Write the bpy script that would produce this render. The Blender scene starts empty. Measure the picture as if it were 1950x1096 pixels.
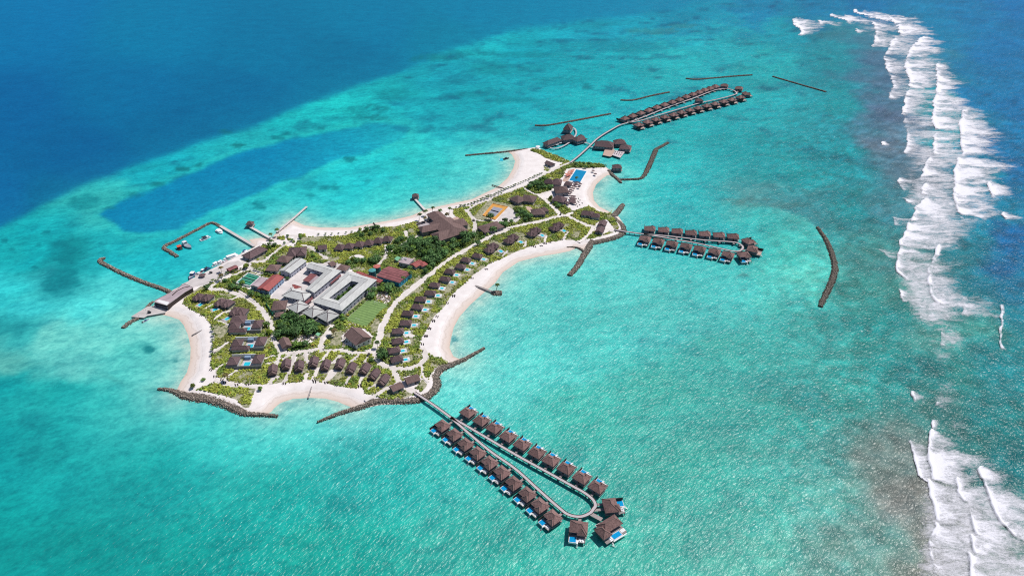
import bpy, math, random
bpy.context.scene.render.engine = 'CYCLES'
import numpy as np
from mathutils import Vector

sc = bpy.context.scene
R = math.radians
# ---------------------------------------------------------------- camera, sky, sun
CAM_H, PITCH, FPX = 320.0, R(33.0), 1300.0
cam_d = bpy.data.cameras.new('camera')
cam = bpy.data.objects.new('camera', cam_d)
sc.collection.objects.link(cam)
cam.location = (0, 0, CAM_H)
cam.rotation_euler = (R(90) - PITCH, 0, 0)
cam_d.sensor_width = 36
cam_d.lens = FPX / 1950 * 36
cam_d.clip_start = 1
cam_d.clip_end = 60000
sc.camera = cam

SUN_EL, SUN_AZ = R(58), R(58)          # azimuth measured from +Y (forward) towards +X (right)
world = bpy.data.worlds.new('World')
sc.world = world
world.use_nodes = True
wn = world.node_tree
wn.nodes.clear()
wo = wn.nodes.new('ShaderNodeOutputWorld')
wb = wn.nodes.new('ShaderNodeBackground')
ws = wn.nodes.new('ShaderNodeTexSky')
ws.sky_type = 'NISHITA'
ws.sun_disc = False
ws.sun_elevation = SUN_EL
ws.sun_rotation = SUN_AZ
ws.air_density = 1.0
ws.dust_density = 0.6
wb.inputs['Strength'].default_value = 0.075
wn.links.new(ws.outputs[0], wb.inputs[0])
wn.links.new(wb.outputs[0], wo.inputs[0])

sun_d = bpy.data.lights.new('sun', 'SUN')
sun_d.energy = 4.0
sun_d.angle = R(0.53)
sun_d.color = (1.0, 0.96, 0.90)
sun = bpy.data.objects.new('sun', sun_d)
sc.collection.objects.link(sun)
sdir = Vector((math.cos(SUN_EL) * math.sin(SUN_AZ), math.cos(SUN_EL) * math.cos(SUN_AZ), math.sin(SUN_EL)))
sun.rotation_euler = sdir.to_track_quat('Z', 'Y').to_euler()
sun.location = (200, 300, 600)

sc.view_settings.view_transform = 'Standard'
sc.view_settings.look = 'None'
sc.view_settings.exposure = 0.0
sc.view_settings.gamma = 1.0
sc.view_settings.use_curve_mapping = False

sc.cycles.use_denoising = False
sc.cycles.pixel_filter_type = 'BLACKMAN_HARRIS'
sc.cycles.filter_width = 1.1
sc.cycles.sample_clamp_indirect = 4
sc.cycles.sample_clamp_direct = 6

rng = np.random.default_rng(7)
random.seed(7)

# ---------------------------------------------------------------- photo pixel -> point on a level plane
def G(px, py, z=0.0):
    u = (np.asarray(px, float) - 975.0) / FPX
    v = (np.asarray(py, float) - 548.0) / FPX
    dy = math.cos(PITCH) - v * math.sin(PITCH)
    dz = math.sin(PITCH) + v * math.cos(PITCH)
    t = (CAM_H - z) / dz
    return np.stack([u * t, dy * t], -1)
def P(p, z=0.0):
    g = G(p[0], p[1], z)
    return float(g[0]), float(g[1])
FR = {'A': (180, 350, 4.87), 'B': (430, 440, 4.87), 'C': (230, 520, 4.87), 'D': (290, 600, 4.87), 'E': (580, 600, 4.87),
      'F': (680, 420, 4.87), 'G': (560, 340, 4.87), 'H': (860, 270, 4.87), 'I': (1000, 130, 4.331), 'J': (1060, 380, 4.643),
      'K': (780, 730, 4.42), 'L': (800, 830, 4.42), 'M': (1450, 0, 3.9), 'N': (1500, 260, 2.74), 'O': (1550, 700, 2.7675),
      'Q': (780, 380, 9.75), 'S': (960, 300, 9.75), 'T': (400, 580, 7.829), 'U': (500, 480, 6.088), 'V': (280, 500, 9.75), 'X': (0, 0, 1)}
def f(s):
    """'A 10,20 30,40' -> list of photo pixels; the letter names the enlargement they were read from"""
    out = []
    fr = FR['X']
    for tok in s.split():
        if tok in FR:
            fr = FR[tok]
        else:
            a, b = tok.split(',')
            out.append((fr[0] + float(a) / fr[2], fr[1] + float(b) / fr[2]))
    return out
def W(s, z=0.0):
    return [P(p, z) for p in f(s)]

def in_poly(x, y, poly):
    inside = np.zeros(x.shape, bool)
    n = len(poly)
    j = n - 1
    for i in range(n):
        xi, yi = poly[i]
        xj, yj = poly[j]
        if yi != yj:
            c = ((yi > y) != (yj > y)) & (x < (xj - xi) * (y - yi) / (yj - yi) + xi)
            inside ^= c
        j = i
    return inside
def dist_line(x, y, pts, closed=False):
    d = np.full(x.shape, 1e9)
    m = len(pts)
    for i in range(m if closed else m - 1):
        ax, ay = pts[i]
        bx, by = pts[(i + 1) % m]
        vx, vy = bx - ax, by - ay
        L = vx * vx + vy * vy + 1e-9
        t = np.clip(((x - ax) * vx + (y - ay) * vy) / L, 0, 1)
        d = np.minimum(d, (x - ax - t * vx) ** 2 + (y - ay - t * vy) ** 2)
    return np.sqrt(d)
def vnoise(x, y, seed=0):
    """smooth value noise, about 0..1"""
    xi = np.floor(x).astype(np.int64)
    yi = np.floor(y).astype(np.int64)
    fx, fy = x - xi, y - yi
    fx = fx * fx * (3 - 2 * fx)
    fy = fy * fy * (3 - 2 * fy)
    def h(a, b):
        n = (a * 374761393 + b * 668265263 + seed * 144665) & 0x7fffffff
        n = ((n ^ (n >> 13)) * 1274126177) & 0x7fffffff
        return ((n ^ (n >> 16)) & 0xffff) / 65535.0
    return (h(xi, yi) * (1 - fx) + h(xi + 1, yi) * fx) * (1 - fy) + (h(xi, yi + 1) * (1 - fx) + h(xi + 1, yi + 1) * fx) * fy
def fbm(x, y, seed=0, oct=4):
    s, a, t = 0, 0.5, 0
    for k in range(oct):
        s = s + a * vnoise(x * 2 ** k, y * 2 ** k, seed + k)
        t += a
        a *= 0.5
    return s / t
def smooth(poly, n=4, closed=False):
    """Catmull-Rom through the points"""
    pts = [tuple(p) for p in poly]
    m = len(pts)
    out = []
    for i in range(m if closed else m - 1):
        p0 = pts[(i - 1) % m] if closed or i > 0 else pts[0]
        p1, p2 = pts[i], pts[(i + 1) % m]
        p3 = pts[(i + 2) % m] if closed or i + 2 < m else pts[-1]
        for k in range(n):
            t = k / n
            out.append(tuple(0.5 * (2 * b + (c - a) * t + (2 * a - 5 * b + 4 * c - d) * t * t + (3 * b - a - 3 * c + d) * t ** 3)
                             for a, b, c, d in zip(p0, p1, p2, p3)))
    if not closed:
        out.append(pts[-1])
    return out

def lin(c):
    c = np.asarray(c, float) / 255.0
    return np.where(c <= 0.04045, c / 12.92, ((c + 0.055) / 1.055) ** 2.4)

# ---------------------------------------------------------------- materials
MATS = {}
def nodes_of(name):
    m = bpy.data.materials.new(name)
    m.use_nodes = True
    nt = m.node_tree
    b = nt.nodes['Principled BSDF']
    return m, nt, b
def N(nt, t, **kw):
    n = nt.nodes.new(t)
    for k, v in kw.items():
        if k in n.inputs.keys():
            n.inputs[k].default_value = v
        else:
            setattr(n, k, v)
    return n
def mixrgb(nt, a, b, fac, mode='MIX'):
    n = nt.nodes.new('ShaderNodeMix')
    n.data_type = 'RGBA'
    n.blend_type = mode
    n.clamp_result = False
    for s, v in ((n.inputs[6], a), (n.inputs[7], b), (n.inputs[0], fac)):
        if hasattr(v, 'is_output') or isinstance(v, bpy.types.NodeSocket):
            nt.links.new(v, s)
        elif isinstance(v, (int, float)):
            s.default_value = v
        else:
            s.default_value = (*v, 1) if len(v) == 3 else v
    return n.outputs[2]
def ramp(nt, src, p0, p1, c0=(0, 0, 0), c1=(1, 1, 1)):
    r = nt.nodes.new('ShaderNodeValToRGB')
    r.color_ramp.elements[0].position = p0
    r.color_ramp.elements[1].position = p1
    r.color_ramp.elements[0].color = (*c0, 1)
    r.color_ramp.elements[1].color = (*c1, 1)
    nt.links.new(src, r.inputs[0])
    return r.outputs[0]
def mat(name, col, rough=0.8, var=0.25, scale=0.6, bump=0.0, bscale=3.0, spec=0.3, stripe=None, coord='Object', second=None):
    """a plain procedural surface: base colour broken up by two noises, optional ribs and bump"""
    m, nt, b = nodes_of(name)
    tc = N(nt, 'ShaderNodeTexCoord')
    oi = N(nt, 'ShaderNodeObjectInfo')
    add = N(nt, 'ShaderNodeVectorMath', operation='ADD')
    nt.links.new(tc.outputs[coord], add.inputs[0])
    nt.links.new(oi.outputs['Location'], add.inputs[1])
    n1 = N(nt, 'ShaderNodeTexNoise', Scale=scale, Detail=6.0, Roughness=0.65)
    nt.links.new(add.outputs[0], n1.inputs['Vector'])
    dark = tuple(c * (1 - var) for c in col)
    lite = tuple(min(1, c * (1 + var)) for c in col)
    if second is not None:
        dark = second
    c = ramp(nt, n1.outputs['Fac'], 0.32, 0.68, dark, lite)
    if stripe:
        ax, sc_, amt = stripe
        wv = N(nt, 'ShaderNodeTexWave', Scale=sc_, Distortion=0.6, Detail=1.0)
        wv.wave_type = 'BANDS'
        wv.bands_direction = ax
        nt.links.new(tc.outputs['Object'], wv.inputs['Vector'])
        c = mixrgb(nt, c, ramp(nt, wv.outputs['Fac'], 0.0, 0.5, (1 - amt,) * 3, (1, 1, 1)), 1.0, 'MULTIPLY')
    mr = N(nt, 'ShaderNodeMapRange')
    mr.inputs['To Min'].default_value = 0.88
    mr.inputs['To Max'].default_value = 1.14
    nt.links.new(oi.outputs['Random'], mr.inputs['Value'])
    vs_ = N(nt, 'ShaderNodeVectorMath', operation='SCALE')
    nt.links.new(c, vs_.inputs[0])
    nt.links.new(mr.outputs[0], vs_.inputs['Scale'])
    nt.links.new(vs_.outputs[0], b.inputs['Base Color'])
    b.inputs['Roughness'].default_value = rough
    b.inputs['Specular IOR Level'].default_value = spec
    if bump:
        n2 = N(nt, 'ShaderNodeTexNoise', Scale=bscale, Detail=3.0)
        nt.links.new(add.outputs[0], n2.inputs['Vector'])
        bp = N(nt, 'ShaderNodeBump', Strength=bump, Distance=0.3)
        nt.links.new(n2.outputs['Fac'], bp.inputs['Height'])
        nt.links.new(bp.outputs[0], b.inputs['Normal'])
    MATS[name] = m
    return m
mat('thatch', (0.245, 0.150, 0.140), 0.9, 0.25, 0.9, 0.6, 4.0, 0.15, second=(0.155, 0.090, 0.087))
mat('thatch_land', (0.138, 0.092, 0.098), 0.9, 0.28, 0.7, 0.6, 4.0, 0.15)
mat('thatch_old', (0.150, 0.102, 0.100), 0.9, 0.30, 0.7, 0.6, 4.0, 0.15)
mat('ridge', (0.19, 0.13, 0.12), 0.8, 0.2)
mat('dark_wood', (0.055, 0.040, 0.038), 0.8, 0.3, 2.0)
mat('grey_wood', (0.30, 0.265, 0.26), 0.8, 0.18, 1.2, 0.2, 6.0)
mat('pale_wood', (0.50, 0.44, 0.46), 0.8, 0.14, 1.2)
mat('pink_wood', (0.52, 0.36, 0.30), 0.8, 0.16, 1.2)
mat('post', (0.16, 0.15, 0.14), 0.8, 0.3, 2.0)
mat('white_paint', (0.72, 0.71, 0.72), 0.6, 0.10, 1.5)
mat('cream_wall', (0.50, 0.50, 0.50), 0.8, 0.15, 0.8)
mat('grey_wall', (0.25, 0.25, 0.28), 0.8, 0.2, 0.7)
mat('blue_wall', (0.26, 0.36, 0.50), 0.7, 0.2, 0.6)
mat('teal_wall', (0.05, 0.30, 0.45), 0.7, 0.2, 0.6)
mat('lilac_wall', (0.36, 0.37, 0.44), 0.8, 0.2, 0.7)
mat('dark_glass', (0.03, 0.05, 0.09), 0.15, 0.3, 1.0, spec=0.5)
mat('grey_roof', (0.50, 0.50, 0.49), 0.7, 0.13, 0.12, stripe=('X', 0.12, 0.07))
mat('grey_roof_seam', (0.13, 0.10, 0.11), 0.8)
mat('red_roof', (0.34, 0.090, 0.085), 0.7, 0.22, 0.25, stripe=('X', 0.16, 0.16))
mat('maroon_roof', (0.25, 0.090, 0.095), 0.7, 0.3, 0.25, stripe=('Y', 0.11, 0.45))
mat('maroon_wall', (0.23, 0.08, 0.09), 0.8)
mat('brown_roof', (0.175, 0.112, 0.105), 0.85, 0.22, 0.4, stripe=('X', 0.18, 0.14))
mat('lilac_roof', (0.40, 0.32, 0.345), 0.75, 0.22, 0.12)
mat('green_net', (0.02, 0.30, 0.16), 0.8, 0.15)
mat('green_roof', (0.22, 0.50, 0.30), 0.7, 0.1)
mat('green_basin', (0.02, 0.22, 0.14), 0.5, 0.2)
mat('green_tube', (0.10, 0.34, 0.25), 0.5, 0.1)
mat('tank_teal', (0.03, 0.13, 0.15), 0.6)
mat('tank_top', (0.09, 0.33, 0.34), 0.6)
mat('tank_red', (0.45, 0.13, 0.11), 0.6)
mat('court_orange', (0.66, 0.33, 0.08), 0.8, 0.12, 0.4)
mat('court_grey', (0.30, 0.31, 0.38), 0.8, 0.1, 0.4)
mat('line_white', (0.75, 0.75, 0.75), 0.7, 0.05)
mat('hull_white', (0.78, 0.79, 0.82), 0.35, 0.05, 1, spec=0.5)
mat('hull_grey', (0.28, 0.31, 0.36), 0.4, 0.15, 1, spec=0.5)
mat('hull_blue', (0.03, 0.10, 0.25), 0.4, 0.2, 1, spec=0.5)
mat('hull_dark', (0.03, 0.035, 0.045), 0.5, 0.2, 1)
mat('canvas_red', (0.60, 0.10, 0.06), 0.8)
mat('canvas_white', (0.80, 0.80, 0.82), 0.8, 0.05)
mat('cushion_red', (0.70, 0.20, 0.15), 0.8)
mat('bark', (0.16, 0.13, 0.10), 0.9, 0.3, 2.0)
mat('concrete', (0.58, 0.53, 0.52), 0.85, 0.14, 0.15)
mat('dark_metal', (0.05, 0.05, 0.055), 0.5)
mat('tyre', (0.02, 0.02, 0.02), 0.9)
mat('planting', (0.045, 0.105, 0.02), 0.9, 0.5, 0.8)
def pool_mat(name, col):
    m, nt, b = nodes_of(name)
    tc = N(nt, 'ShaderNodeTexCoord')
    n = N(nt, 'ShaderNodeTexNoise', Scale=1.4, Detail=3.0)
    nt.links.new(tc.outputs['Object'], n.inputs['Vector'])
    nt.links.new(ramp(nt, n.outputs['Fac'], 0.3, 0.7, tuple(c * 0.85 for c in col), tuple(min(1, c * 1.12) for c in col)), b.inputs['Base Color'])
    bp = N(nt, 'ShaderNodeBump', Strength=0.08, Distance=0.1)
    nt.links.new(n.outputs['Fac'], bp.inputs['Height'])
    nt.links.new(bp.outputs[0], b.inputs['Normal'])
    b.inputs['Roughness'].default_value = 0.12
    b.inputs['Specular IOR Level'].default_value = 0.3
    MATS[name] = m
pool_mat('pool_blue', (0.005, 0.30, 0.62))
pool_mat('pool_aqua', (0.03, 0.52, 0.66))
pool_mat('pool_deep', (0.003, 0.24, 0.47))
def attr_leaf(name, amt=0.35):
    m, nt, b = nodes_of(name)
    a = N(nt, 'ShaderNodeAttribute', attribute_name='Col')
    oi = N(nt, 'ShaderNodeObjectInfo')
    mr = N(nt, 'ShaderNodeMapRange')
    mr.inputs['To Min'].default_value = 1 - amt
    mr.inputs['To Max'].default_value = 1 + amt
    nt.links.new(oi.outputs['Random'], mr.inputs['Value'])
    sc_ = N(nt, 'ShaderNodeVectorMath', operation='SCALE')
    nt.links.new(a.outputs['Color'], sc_.inputs[0])
    nt.links.new(mr.outputs[0], sc_.inputs['Scale'])
    nt.links.new(sc_.outputs[0], b.inputs['Base Color'])
    b.inputs['Roughness'].default_value = 0.65
    b.inputs['Specular IOR Level'].default_value = 0.25
    MATS[name] = m
attr_leaf('leaves')
attr_leaf('shrub_leaves', 0.0)
def rock_mat():
    m, nt, b = nodes_of('rock')
    tc = N(nt, 'ShaderNodeTexCoord')
    a = N(nt, 'ShaderNodeAttribute', attribute_name='Col')
    n = N(nt, 'ShaderNodeTexNoise', Scale=0.8, Detail=5.0)
    nt.links.new(tc.outputs['Object'], n.inputs['Vector'])
    c = mixrgb(nt, a.outputs['Color'], ramp(nt, n.outputs['Fac'], 0.3, 0.7, (0.6, 0.6, 0.6), (1.3, 1.25, 1.2)), 1.0, 'MULTIPLY')
    nt.links.new(c, b.inputs['Base Color'])
    b.inputs['Roughness'].default_value = 0.9
    MATS['rock'] = m
rock_mat()

# ---------------------------------------------------------------- mesh collector
class MB:
    def __init__(s):
        s.v, s.f, s.m, s.mats = [], [], [], []
    def mi(s, name):
        if name not in s.mats:
            s.mats.append(name)
        return s.mats.index(name)
    def add(s, verts, faces, m):
        o = len(s.v)
        s.v += [tuple(v) for v in verts]
        k = s.mi(m)
        for fc in faces:
            s.f.append(tuple(i + o for i in fc))
            s.m.append(k)
        return s
    def box(s, cx, cy, z0, sx, sy, sz, m, a=0.0):
        """box centred on cx,cy, standing on z0"""
        ca, sa = math.cos(a), math.sin(a)
        vs = []
        for z in (z0, z0 + sz):
            for dx, dy in ((-1, -1), (1, -1), (1, 1), (-1, 1)):
                x, y = dx * sx / 2, dy * sy / 2
                vs.append((cx + x * ca - y * sa, cy + x * sa + y * ca, z))
        return s.add(vs, [(3, 2, 1, 0), (4, 5, 6, 7), (0, 1, 5, 4), (1, 2, 6, 5), (2, 3, 7, 6), (3, 0, 4, 7)], m)
    def prism(s, poly, z0, z1, m, mtop=None):
        n = len(poly)
        ar = sum(poly[i][0] * poly[(i + 1) % n][1] - poly[(i + 1) % n][0] * poly[i][1] for i in range(n))
        if ar < 0:
            poly = poly[::-1]
        vs = [(x, y, z0) for x, y in poly] + [(x, y, z1) for x, y in poly]
        s.add(vs, [(i, (i + 1) % n, n + (i + 1) % n, n + i) for i in range(n)] + [tuple(range(n - 1, -1, -1))], m)
        s.add([(x, y, z1) for x, y in poly], [tuple(range(n))], mtop or m)
        return s
    def bar(s, p, q, w, m, h=None):
        """square bar between two points"""
        p, q = Vector(p), Vector(q)
        d = (q - p).normalized()
        up = Vector((0, 0, 1)) if abs(d.z) < 0.95 else Vector((1, 0, 0))
        a = d.cross(up).normalized() * w / 2
        b = a.cross(d).normalized() * (h or w) / 2
        vs = [p - a - b, p + a - b, p + a + b, p - a + b, q - a - b, q + a - b, q + a + b, q - a + b]
        return s.add(vs, [(0, 1, 2, 3), (7, 6, 5, 4), (0, 4, 5, 1), (1, 5, 6, 2), (2, 6, 7, 3), (3, 7, 4, 0)], m)
    def cyl(s, cx, cy, z0, r, h, m, n=12, r2=None, mtop=None):
        r2 = r if r2 is None else r2
        a = [2 * math.pi * i / n for i in range(n)]
        vs = [(cx + r * math.cos(t), cy + r * math.sin(t), z0) for t in a] + [(cx + r2 * math.cos(t), cy + r2 * math.sin(t), z0 + h) for t in a]
        s.add(vs, [(i, (i + 1) % n, n + (i + 1) % n, n + i) for i in range(n)] + [tuple(range(n - 1, -1, -1))], m)
        return s.add([vs[n + i] for i in range(n)], [tuple(range(n))], mtop or m)
    def hip(s, cx, cy, z, L, Wd, h, m, a=0.0, th=0.3, cap=None, gable=False, inset=None):
        """hipped or gabled roof, ridge along local x"""
        ca, sa = math.cos(a), math.sin(a)
        tr = lambda x, y, zz: (cx + x * ca - y * sa, cy + x * sa + y * ca, zz)
        if inset is None:
            inset = 0 if gable else min(L, Wd) / 2 * 0.92
        r = max(0.05, L / 2 - inset)
        e = [(-L / 2, -Wd / 2), (L / 2, -Wd / 2), (L / 2, Wd / 2), (-L / 2, Wd / 2)]
        vs = [tr(x, y, z - th) for x, y in e] + [tr(x, y, z) for x, y in e] + [tr(-r, 0, z + h), tr(r, 0, z + h)]
        s.add(vs, [(3, 2, 1, 0), (0, 1, 5, 4), (1, 2, 6, 5), (2, 3, 7, 6), (3, 0, 4, 7), (4, 5, 9, 8), (6, 7, 8, 9), (5, 6, 9), (7, 4, 8)], m)
        if cap:
            w = 0.55 if cap == 'grey_roof_seam' else 0.28
            s.bar(tr(-r, 0, z + h + 0.05), tr(r, 0, z + h + 0.05), w, cap, 0.14)
            if not gable:
                for i, rr in ((0, -r), (3, -r), (1, r), (2, r)):
                    x, y = e[i]
                    s.bar(tr(x, y, z + 0.05), tr(rr, 0, z + h + 0.05), w, cap, 0.14)
        return s
    def build(s, name, parent=None, loc=None, rz=0.0, smooth_=False, col=None):
        me = bpy.data.meshes.new(name)
        me.from_pydata(s.v, [], s.f)
        for k in s.mats:
            me.materials.append(MATS[k])
        if s.m:
            me.polygons.foreach_set('material_index', s.m)
        if smooth_:
            me.polygons.foreach_set('use_smooth', [True] * len(me.polygons))
        if col is not None:
            a = me.color_attributes.new('Col', 'FLOAT_COLOR', 'POINT')
            c = np.ones((len(s.v), 4), np.float32)
            c[:, :3] = col
            a.data.foreach_set('color', c.ravel())
        me.update()
        o = bpy.data.objects.new(name, me)
        sc.collection.objects.link(o)
        if parent is not None:
            o.parent = parent
        if loc is not None:
            o.location = loc
        o.rotation_euler = (0, 0, rz)
        return o
def np_mesh(name, verts, faces, matname, col=None, smooth_=False, attrs=None):
    """quads or triangles given as numpy arrays"""
    me = bpy.data.meshes.new(name)
    nf, k = faces.shape
    me.vertices.add(len(verts))
    me.vertices.foreach_set('co', np.asarray(verts, np.float32).ravel())
    me.loops.add(nf * k)
    me.loops.foreach_set('vertex_index', faces.astype(np.int32).ravel())
    me.polygons.add(nf)
    me.polygons.foreach_set('loop_start', np.arange(0, nf * k, k, dtype=np.int32))
    me.polygons.foreach_set('loop_total', np.full(nf, k, np.int32))
    if smooth_:
        me.polygons.foreach_set('use_smooth', np.ones(nf, bool))
    me.update(calc_edges=True)
    if col is not None:
        a = me.color_attributes.new('Col', 'FLOAT_COLOR', 'POINT')
        c = np.ones((len(verts), 4), np.float32)
        c[:, :3] = col
        a.data.foreach_set('color', c.ravel())
    for kk, vv in (attrs or {}).items():
        a = me.attributes.new(kk, 'FLOAT', 'POINT')
        a.data.foreach_set('value', np.asarray(vv, np.float32).ravel())
    me.materials.append(MATS[matname])
    return me
def link(name, me, parent=None):
    o = bpy.data.objects.new(name, me)
    sc.collection.objects.link(o)
    if parent is not None:
        o.parent = parent
    return o
def tag(o, label=None, cat=None, group=None, kind=None):
    if label:
        o['label'] = label
    if cat:
        o['category'] = cat
    if group:
        o['group'] = group
    if kind:
        o['kind'] = kind
    return o
def thing(name, label, cat, loc=(0, 0, 0), rz=0.0, group=None):
    o = bpy.data.objects.new(name, None)
    sc.collection.objects.link(o)
    o.location = loc
    o.rotation_euler = (0, 0, rz)
    return tag(o, label, cat, group)
KIDS = {}
def dup(root, loc, rz, label=None, group=None, scale=None):
    r = root.copy()
    sc.collection.objects.link(r)
    r.location = loc
    r.rotation_euler = (0, 0, rz)
    if scale is not None:
        r.scale = scale
    if label:
        r['label'] = label
    if group:
        r['group'] = group
    kids = KIDS.get(root.name)
    if kids is None:
        kids = KIDS[root.name] = [(c, list(c.children)) for c in root.children]
    for ch, sub in kids:
        c = ch.copy()
        sc.collection.objects.link(c)
        c.parent = r
        for g in sub:
            d = g.copy()
            sc.collection.objects.link(d)
            d.parent = c
    return r
ORD = ['', 'first', 'second', 'third', 'fourth', 'fifth', 'sixth', 'seventh', 'eighth', 'ninth', 'tenth', 'eleventh', 'twelfth',
       'thirteenth', 'fourteenth', 'fifteenth', 'sixteenth']
FOOT = []     # footprints kept clear of plants: (cx, cy, half x, half y, angle)
LAND_Z = 1.5
# ---------------------------------------------------------------- the outline of the island (waterline)
SHORE = f('''X 290,584 322,555 357,538.5 361,531.7 373,527 408,509 427,500 453,485.5 478,473 484,468 474,456 496,452.7 517,454
 523,446 540,430 556,418 580,429 611,433 663,433.4 704,426 745,419 782,411 813,397.5 858,388 899,379 940,359.5 952,352 967,338
 977,321 981,307 975,294.6 967,289 1004,282.5 1024,280 1035,286.4 1065,298.7 1088,308 1117,310 1152,316.2 1162,324.4 1168,333
 1156,334 1147.5,340 1135,352 1129,366.5 1131,381 1141.3,393.2 1157.7,401.4 1168,407.6 1178,412 1189,428 1191,438.4 1184.4,448.6 1164,457
 1131,465 1122,467 1118,474 1108,475 1098,472 1085,478 1060,483 1029,487.8 988,498 957.2,518.6 942.8,539 916,561.7 895.6,580 875,602.8
 864,623.3 858.6,645 856,661.6 863.4,678 877.7,684.2 885,683 890,686 867.5,694.5 847,704.7 834.6,719 836.7,735.5 824.4,750 814,757 795.6,766.3
 764.8,769.4 723.7,770.4 695,776.6 676,780 668,774.5 656,770 643.2,764.3 618.5,758 587.7,757 557,759 534.4,766.3 522,776.6 516,785
 495.3,791 464.5,790 446,782.8 413.2,768.4 382.4,761.2 347.5,758 335,747 343.4,727.3 355.7,708.8 362,686.2 363,661.6 357.8,637
 349.5,618.5 341,608.3 322.4,602 308,599 291,601 270,604 268,597 280,582''')
SHORE_W = [P(p) for p in SHORE]
# share of each shoreline stretch that is sandy beach: beach centre lines used to tint the shallows
BEACH = [f('X 474,456 496,452.7 517,454'), f('X 540,430 556,418 580,429 611,433 663,433.4 704,426 745,419 782,411 813,397.5 858,388 899,379 940,359.5 952,352 967,338 977,321 981,307 975,294.6 967,289'),
         f('X 1156,334 1147.5,340 1135,352 1129,366.5 1131,381 1141.3,393.2 1157.7,401.4'),
         f('X 1108,475 1098,472 1085,478 1060,483 1029,487.8 988,498 957.2,518.6 942.8,539 916,561.7 895.6,580 875,602.8 864,623.3 858.6,645 856,661.6 863.4,678 877.7,684.2'),
         f('X 668,774.5 656,770 643.2,764.3 618.5,758 587.7,757 557,759 534.4,766.3 522,776.6'),
         f('X 335,747 343.4,727.3 355.7,708.8 362,686.2 363,661.6 357.8,637 349.5,618.5 341,608.3 322.4,602 308,599')]
BEACH_W = [[P(p) for p in b] for b in BEACH]

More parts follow.
